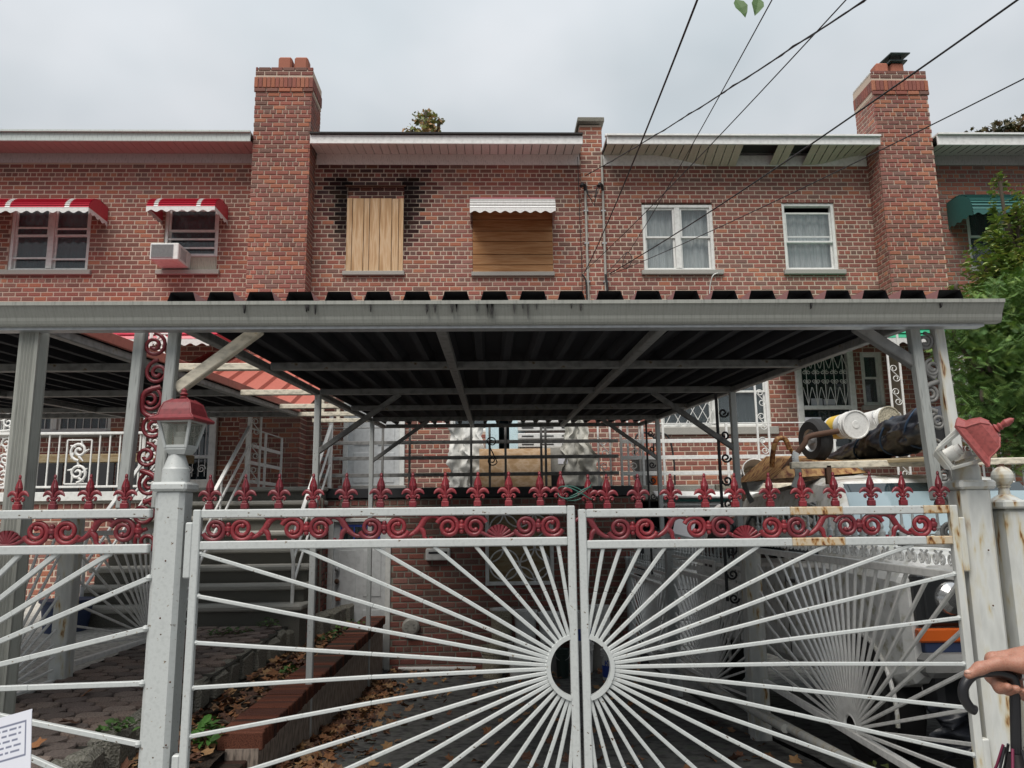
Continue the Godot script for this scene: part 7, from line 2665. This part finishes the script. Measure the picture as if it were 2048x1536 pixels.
	for q in [["white webbing strap looped over the wheelbarrow tray", [V(2.33, 2.055, 5.8), V(2.305, 2.0, 5.76), V(2.315, 1.93, 5.75), V(2.325, 1.87, 5.78), V(2.295, 1.79, 5.8)]], ["white webbing strap hanging at the van's rear left corner", [V(2.38, 1.95, 7.2), V(2.36, 1.88, 7.15), V(2.37, 1.78, 7.1), V(2.41, 1.70, 7.1)]]]:
		var g := G.new()
		var pts := smooth(q[1])
		for i in pts.size() - 1:
			g.bar(pts[i], pts[i + 1], 0.05, 0.006, 0.0, Vector3(0, 0, 1))
		tag(put(g, "webbing_strap", M.strap), q[0], "strap")
	var gb := G.new()
	gb.rbox(V(3.05, 0.9, 3.75), Vector3(0.9, 1.5, 0.5), 0.05)
	tag(put(gb, "wheeled_bin", M.green_dark), "dark green bin behind the ball-topped post", "bin")


# ---------------------------------------------------------------- the person at the right edge, the umbrella and the paper
func capsules(g: G, bones: Array, cell: float, k: float):
	var lo := Vector3.ONE * 1e9
	var hi := -lo
	for b in bones:
		for e in [[b[0], b[2]], [b[1], b[3]]]:
			lo = lo.min(e[0] - Vector3.ONE * (e[1] + cell * 3))
			hi = hi.max(e[0] + Vector3.ONE * (e[1] + cell * 3))
	var nx := int((hi.x - lo.x) / cell) + 2
	var ny := int((hi.y - lo.y) / cell) + 2
	var nz := int((hi.z - lo.z) / cell) + 2
	var f := PackedFloat32Array()
	f.resize(nx * ny * nz)
	f.fill(1.0)
	for b in bones:
		var a: Vector3 = b[0]
		var c: Vector3 = b[1]
		var ra: float = b[2]
		var rb: float = b[3]
		var pad := maxf(ra, rb) + k * 1.2 + cell * 2
		var i0 := Vector3i(((a.min(c) - lo - Vector3.ONE * pad) / cell).floor()).clamp(Vector3i.ZERO, Vector3i(nx - 1, ny - 1, nz - 1))
		var i1 := Vector3i(((a.max(c) - lo + Vector3.ONE * pad) / cell).ceil()).clamp(Vector3i.ZERO, Vector3i(nx - 1, ny - 1, nz - 1))
		var ba := c - a
		var l2 := maxf(ba.length_squared(), 1e-9)
		for x in range(i0.x, i1.x + 1):
			for y in range(i0.y, i1.y + 1):
				for z in range(i0.z, i1.z + 1):
					var p := lo + Vector3(x, y, z) * cell
					var t := clampf((p - a).dot(ba) / l2, 0.0, 1.0)
					var d := (p - a - ba * t).length() - lerpf(ra, rb, t)
					var i := (x * ny + y) * nz + z
					var o := f[i]
					var h := maxf(k - absf(o - d), 0.0) / k
					f[i] = minf(o, d) - h * h * k * 0.25
	var idx := {}
	var pts := []
	var nrm := []
	for x in nx - 1:
		for y in ny - 1:
			for z in nz - 1:
				var i := (x * ny + y) * nz + z
				var s := Vector3.ZERO
				var n := 0
				if f[i] == 1.0 and f[i + 1] == 1.0:
					continue
				var cv := [f[i], f[i + 1], f[i + nz], f[i + nz + 1], f[i + ny * nz], f[i + ny * nz + 1], f[i + ny * nz + nz], f[i + ny * nz + nz + 1]]
				var neg := 0
				for q in cv:
					if q < 0:
						neg += 1
				if neg == 0 or neg == 8:
					continue
				for e in [[0, 1], [2, 3], [4, 5], [6, 7], [0, 2], [1, 3], [4, 6], [5, 7], [0, 4], [1, 5], [2, 6], [3, 7]]:
					var u: float = cv[e[0]]
					var w: float = cv[e[1]]
					if (u < 0) != (w < 0):
						var t := u / (u - w)
						var pa := Vector3((e[0] >> 2) & 1, (e[0] >> 1) & 1, e[0] & 1)
						var pb := Vector3((e[1] >> 2) & 1, (e[1] >> 1) & 1, e[1] & 1)
						s += pa.lerp(pb, t)
						n += 1
				idx[i] = pts.size()
				pts.append(lo + (Vector3(x, y, z) + s / n) * cell)
				nrm.append(Vector3(cv[4] + cv[5] + cv[6] + cv[7] - cv[0] - cv[1] - cv[2] - cv[3], cv[2] + cv[3] + cv[6] + cv[7] - cv[0] - cv[1] - cv[4] - cv[5], cv[1] + cv[3] + cv[5] + cv[7] - cv[0] - cv[2] - cv[4] - cv[6]).normalized())
	var sx := ny * nz
	for x in range(1, nx - 1):
		for y in range(1, ny - 1):
			for z in range(1, nz - 1):
				var i := (x * ny + y) * nz + z
				var here := f[i] < 0
				for ax in 3:
					var st: int = [sx, nz, 1][ax]
					if here == (f[i + st] < 0):
						continue
					var b: int = [nz, 1, sx][ax]
					var c: int = [1, sx, nz][ax]
					var q := [i, i - b, i - b - c, i - c]
					var ok := true
					for w in q:
						if not idx.has(w):
							ok = false
					if not ok:
						continue
					if not here:
						q.reverse()
					g.squad(pts[idx[q[0]]], pts[idx[q[1]]], pts[idx[q[2]]], pts[idx[q[3]]], nrm[idx[q[0]]], nrm[idx[q[1]]], nrm[idx[q[2]]], nrm[idx[q[3]]])


func person():
	var o := thing("person", "person at the right edge in a dark jacket, one hand gripping an umbrella crook", "person", V(1.62, 0.2, 1.5))
	var H := func(x, y, z): return V(1.0 + x, 1.285 + y, 1.6 - z)
	# right hand: palm over the crook, thumb along it, fingers curled under
	var hb := [
		[H.call(0.215, 0.030, -0.012), H.call(0.118, 0.020, -0.006), 0.034, 0.027],
		[H.call(0.118, 0.020, -0.006), H.call(0.075, 0.014, -0.002), 0.027, 0.026],
		[H.call(0.105, 0.018, -0.010), H.call(0.028, 0.014, -0.020), 0.022, 0.0155],
		[H.call(0.105, 0.014, -0.004), H.call(0.046, 0.010, -0.026), 0.022, 0.0155],
		[H.call(0.105, 0.010, 0.000), H.call(0.064, 0.004, -0.026), 0.021, 0.0145],
		[H.call(0.105, 0.006, 0.004), H.call(0.080, -0.004, -0.022), 0.020, 0.013],
		[H.call(0.110, 0.008, 0.012), H.call(0.062, 0.012, 0.014), 0.019, 0.0155]]
	var kn := [[0.028, 0.014], [0.046, 0.010], [0.064, 0.004], [0.080, -0.004]]
	for i in 4:
		var x: float = kn[i][0]
		var y: float = kn[i][1]
		var r := 0.0105 - 0.0006 * i
		hb.append([H.call(x, y, -0.021), H.call(x - 0.006, y - 0.034, -0.026), r + 0.002, r])
		hb.append([H.call(x - 0.006, y - 0.034, -0.026), H.call(x - 0.004, y - 0.052, -0.004), r, r - 0.0008])
		hb.append([H.call(x - 0.004, y - 0.052, -0.004), H.call(x + 0.001, y - 0.046, 0.013), r - 0.0008, r - 0.0022])
	hb.append([H.call(0.070, 0.010, 0.014), H.call(0.018, 0.013, 0.010), 0.0165, 0.0125])
	hb.append([H.call(0.018, 0.013, 0.010), H.call(-0.018, 0.003, 0.006), 0.0125, 0.0115])
	hb.append([H.call(-0.018, 0.003, 0.006), H.call(-0.042, -0.010, 0.004), 0.0115, 0.0088])
	var hand := G.new()
	capsules(hand, hb, 0.0034, 0.009)
	# body, built coarsely: it stands outside the frame
	var bb := [
		[V(1.68, 1.84, 1.5), V(1.67, 1.92, 1.5), 0.085, 0.095], [V(1.60, 1.83, 1.5), V(1.62, 1.86, 1.5), 0.06, 0.07], [V(1.69, 1.66, 1.5), V(1.68, 1.78, 1.5), 0.058, 0.055],
		[V(1.70, 1.55, 1.36), V(1.70, 1.55, 1.66), 0.09, 0.09], [V(1.70, 1.42, 1.42), V(1.70, 1.42, 1.60), 0.125, 0.125], [V(1.70, 1.18, 1.44), V(1.70, 1.18, 1.58), 0.12, 0.12], [V(1.70, 1.04, 1.42), V(1.70, 1.04, 1.60), 0.12, 0.12],
		[V(1.70, 1.0, 1.41), V(1.68, 0.68, 1.40), 0.09, 0.06], [V(1.68, 0.68, 1.40), V(1.71, 0.30, 1.39), 0.058, 0.04], [V(1.71, 0.25, 1.39), V(1.55, 0.23, 1.39), 0.04, 0.032],
		[V(1.70, 1.0, 1.61), V(1.70, 0.68, 1.62), 0.09, 0.06], [V(1.70, 0.68, 1.62), V(1.75, 0.30, 1.63), 0.058, 0.04], [V(1.75, 0.25, 1.63), V(1.59, 0.23, 1.63), 0.04, 0.032],
		[V(1.70, 1.56, 1.70), V(1.60, 1.30, 1.68), 0.058, 0.046], [V(1.60, 1.30, 1.68), V(1.215, 1.314, 1.61), 0.044, 0.033],
		[V(1.70, 1.56, 1.32), V(1.72, 1.28, 1.28), 0.058, 0.046], [V(1.72, 1.28, 1.28), V(1.66, 1.04, 1.27), 0.044, 0.03], [V(1.66, 1.04, 1.27), V(1.65, 0.94, 1.27), 0.032, 0.02]]
	capsules(hand, bb, 0.02, 0.05)
	put(hand, "body", M.skin, o)
	for q in [[1.585, 1.87, 1.465], [1.585, 1.87, 1.535]]:
		var e := G.new()
		e.ball(V(q[0] - 0.03, q[1] + 0.02, q[2]), 0.012, 8)
		put(e, "eye", M.pail, o)
	var nose := G.new()
	nose.ball(V(1.535, 1.845, 1.5), 0.018, 8, Vector3(1.2, 1.5, 0.8))
	put(nose, "nose", M.skin, o)
	var hr := G.new()
	hr.ball(V(1.69, 1.94, 1.5), 0.108, 14, Vector3(1.05, 0.85, 0.95))
	put(hr, "hair", M.hair, o)
	var sl := G.new()
	capsules(sl, [[V(1.70, 1.55, 1.33), V(1.70, 1.55, 1.69), 0.10, 0.10], [V(1.70, 1.42, 1.40), V(1.70, 1.42, 1.62), 0.145, 0.145], [V(1.70, 1.15, 1.42), V(1.70, 1.15, 1.60), 0.145, 0.145], [V(1.70, 1.0, 1.42), V(1.70, 1.0, 1.60), 0.145, 0.145], [V(1.70, 1.56, 1.71), V(1.60, 1.31, 1.69), 0.075, 0.066], [V(1.70, 1.56, 1.31), V(1.72, 1.28, 1.27), 0.075, 0.062], [V(1.72, 1.28, 1.27), V(1.67, 1.07, 1.27), 0.06, 0.05]], 0.022, 0.05)
	capsules(sl, [[V(1.62, 1.31, 1.69), V(1.30, 1.318, 1.625), 0.064, 0.048], [V(1.30, 1.318, 1.625), V(1.160, 1.312, 1.607), 0.047, 0.040]], 0.008, 0.02)
	put(sl, "jacket", M.sleeve, o)
	var cf := G.new()
	var cp := []
	for i in 17:
		var a := TAU * i / 16
		cp.append(V(1.118, 1.306 + cos(a) * 0.038, 1.606 - sin(a) * 0.036))
	cf.tube(cp, 0.008, 7)
	put(cf, "knit_cuff", M.grey_bumper, o)
	var tr := G.new()
	capsules(tr, [[V(1.70, 1.02, 1.44), V(1.70, 1.02, 1.58), 0.13, 0.13], [V(1.70, 1.0, 1.41), V(1.68, 0.68, 1.40), 0.105, 0.078], [V(1.68, 0.68, 1.40), V(1.71, 0.31, 1.39), 0.075, 0.06], [V(1.70, 1.0, 1.61), V(1.70, 0.68, 1.62), 0.105, 0.078], [V(1.70, 0.68, 1.62), V(1.75, 0.31, 1.63), 0.075, 0.06]], 0.022, 0.04)
	put(tr, "trousers", M.trousers, o)
	for q in [1.39, 1.63]:
		var s := G.new()
		s.rbox(V(1.64 + (q - 1.39) * 0.17, 0.24, q), Vector3(0.29, 0.09, 0.1), 0.03)
		put(s, "shoe", M.black_plastic, o)
	var nl := G.new()
	nl.ball(H.call(-0.044, -0.003, 0.007), 0.0062, 8, Vector3(1.3, 0.6, 1.0))
	put(nl, "thumbnail", mat("nail", lin(0.55, 0.34, 0.27), 0.3), o)
	# umbrella hanging from the crook
	var u := thing("umbrella", "furled black umbrella with a hooked handle in the person's hand", "umbrella", V(1.03, 0.5, 1.6))
	var hk := G.new()
	hk.tube(smooth([H.call(0.040, -0.16, 0.0), H.call(0.050, -0.06, 0.0), H.call(0.052, -0.022, 0.0), H.call(0.034, -0.010, 0.0), H.call(0.004, -0.006, 0.0), H.call(-0.028, -0.010, 0.0), H.call(-0.050, -0.030, 0.0), H.call(-0.054, -0.052, 0.0), H.call(-0.044, -0.072, 0.0), H.call(-0.034, -0.078, 0.0)]), 0.0098, 12)
	put(hk, "crook_handle", M.umbrella_black, u)
	var cl := G.new()
	cl.lathe([Vector2(0.0098, 0.0), Vector2(0.0125, -0.004), Vector2(0.0125, -0.014), Vector2(0.0098, -0.018)], Transform3D(Basis(Vector3(0, 0, 1), PI / 2), H.call(0.064, -0.011, 0.0)), 12)
	put(cl, "collar", M.steel, u)
	var cn := G.new()
	var fx := Transform3D(Basis(Vector3(0, 0, 1), -0.04), H.call(0.038, -0.16, 0.0))
	cn.grid(32, 14, func(s, t):
		var a: float = -s * TAU
		var r: float = [0.012, 0.022, 0.040, 0.062, 0.076, 0.082, 0.082, 0.079, 0.074, 0.067, 0.058, 0.046, 0.034, 0.020, 0.006][int(round(t * 14))]
		r *= 1.0 + 0.25 * sin(a * 8.0) * smoothstep(0.0, 0.25, t)
		return fx * Vector3(cos(a) * r, -t * 0.6, sin(a) * r))
	put(cn, "furled_canopy", M.umbrella_cloth, u)
	for i in 8:
		var rb := G.new()
		var a := TAU * i / 8
		rb.tube([fx * Vector3(cos(a) * 0.02, 0.012, sin(a) * 0.02), fx * Vector3(cos(a) * 0.034, -0.03, sin(a) * 0.034), fx * Vector3(cos(a) * 0.084, -0.14, sin(a) * 0.084), fx * Vector3(cos(a) * 0.090, -0.3, sin(a) * 0.090)], 0.003, 5)
		put(rb, "rib", M.piping if i % 2 else M.umbrella_black, u)
	# printed paper held up at the lower left
	var pp := thing("paper_sheet", "white sheet with a small printed block and round seal at the lower left", "paper", V(-0.36, 1.3, 0.6))
	var im := Image.create(256, 256, false, Image.FORMAT_RGB8)
	im.fill(Color(0.93, 0.94, 0.98))
	var ink := Color(0.50, 0.52, 0.60)
	for q in [[118, 10, 130, 2], [118, 46, 130, 2], [118, 10, 2, 38], [246, 10, 2, 38]]:
		im.fill_rect(Rect2i(q[0], q[1], q[2], q[3]), ink)
	for k in 5:
		var x := 124
		while x < 238:
			var w := rng.randi_range(4, 14)
			im.fill_rect(Rect2i(x, 15 + k * 6, mini(w, 240 - x), 2), ink)
			x += w + 3
	for k in 8:
		var x := 58
		while x < 110:
			var w := rng.randi_range(4, 12)
			im.fill_rect(Rect2i(x, 12 + k * 5, mini(w, 112 - x), 1), ink)
			x += w + 3
	for y in 256:
		for x in 256:
			var r := Vector2(x - 22, y - 60).length()
			if (r > 24 and r < 27) or (r > 15 and r < 16.5):
				im.set_pixel(x, y, ink)
	var tx := ImageTexture.create_from_image(im)
	var pm := StandardMaterial3D.new()
	pm.albedo_texture = tx
	pm.albedo_color = gray(0.88)
	pm.roughness = 0.85
	M.printed = pm
	var A := V(-0.3335, 1.4660, 0.6)
	var rt := Vector3(0.115, 0.030, 0.0)
	var dn := Vector3(0.018, -0.16, 0.012)
	var pg := G.new()
	var pa := A - rt
	pg.quad(pa + dn, A + dn, A, pa)
	pg.quad(pa + dn + Vector3(0, 0, -0.0006), pa + Vector3(0, 0, -0.0006), A + Vector3(0, 0, -0.0006), A + dn + Vector3(0, 0, -0.0006))
	put(pg, "sheet", pm, pp)


func sky_and_light():
	var cam := Camera3D.new()
	cam.name = "camera"
	cam.position = Vector3(0, 1.6, 0)
	cam.rotation = Vector3(deg_to_rad(9.74), deg_to_rad(-1.71), deg_to_rad(-0.66))
	cam.fov = 53.04
	cam.near = 0.05
	cam.far = 600.0
	add_child(cam)
	cam.current = true
	var we := WorldEnvironment.new()
	we.name = "world"
	var e := Environment.new()
	e.background_mode = Environment.BG_SKY
	e.tonemap_mode = Environment.TONE_MAPPER_LINEAR
	e.tonemap_exposure = EXPOSURE
	e.sdfgi_enabled = true
	e.ssao_enabled = true
	e.ssil_enabled = true
	# a computed overcast: brighter towards the zenith, soft grey-blue cloud
	var w := 1024
	var h := 512
	var fn := FastNoiseLite.new()
	fn.seed = 21
	fn.frequency = 1.1
	fn.fractal_octaves = 5
	var im := Image.create(w, h, false, Image.FORMAT_RGBF)
	for y in h:
		var el := PI * (0.5 - (y + 0.5) / h)
		for x in w:
			var az := TAU * (x + 0.5) / w
			var dir := Vector3(cos(el) * sin(az), sin(el), -cos(el) * cos(az))
			var c := Color(0.10, 0.098, 0.093)
			if dir.y > -0.02:
				var s := clampf(dir.y, 0.0, 1.0)
				var p := dir / (0.25 + s)
				var n := fn.get_noise_3d(p.x * 1.1, p.y * 2.0, p.z * 1.1)
				var n2 := fn.get_noise_3d(p.x * 3.0 + 7.0, p.y * 3.0, p.z * 3.0)
				var v := 0.24 + 0.555 * s + 0.11 * n + 0.03 * n2
				c = Color(v * (0.92 + 0.08 * n), v * (0.985 + 0.02 * n), v * 1.045)
				c = Color(0.10, 0.098, 0.093).lerp(c, smoothstep(-0.02, 0.02, dir.y))
			im.set_pixel(x, y, c)
	var pm := PanoramaSkyMaterial.new()
	pm.panorama = ImageTexture.create_from_image(im)
	var sk := Sky.new()
	sk.sky_material = pm
	e.sky = sk
	e.background_energy_multiplier = SKY
	we.environment = e
	add_child(we)
	var sun := DirectionalLight3D.new()
	sun.name = "sun"
	sun.light_energy = 0.5
	sun.light_angular_distance = 40.0
	sun.light_color = Color(1.0, 0.975, 0.94)
	sun.shadow_enabled = true
	sun.look_at_from_position(Vector3(-2.5, 10, 5.5), Vector3.ZERO)
	add_child(sun)


const EXPOSURE := 2.5
const SKY := 0.55


func _ready():
	rng.seed = 20240607
	sky_and_light()
	materials()
	grounds()
	house_a()
	house_b()
	house_c()
	house_d()
	facade_things()
	porches()
	carport()
	side_fences()
	gates()
	pails()
	van()
	plants()
	litter()
	person()
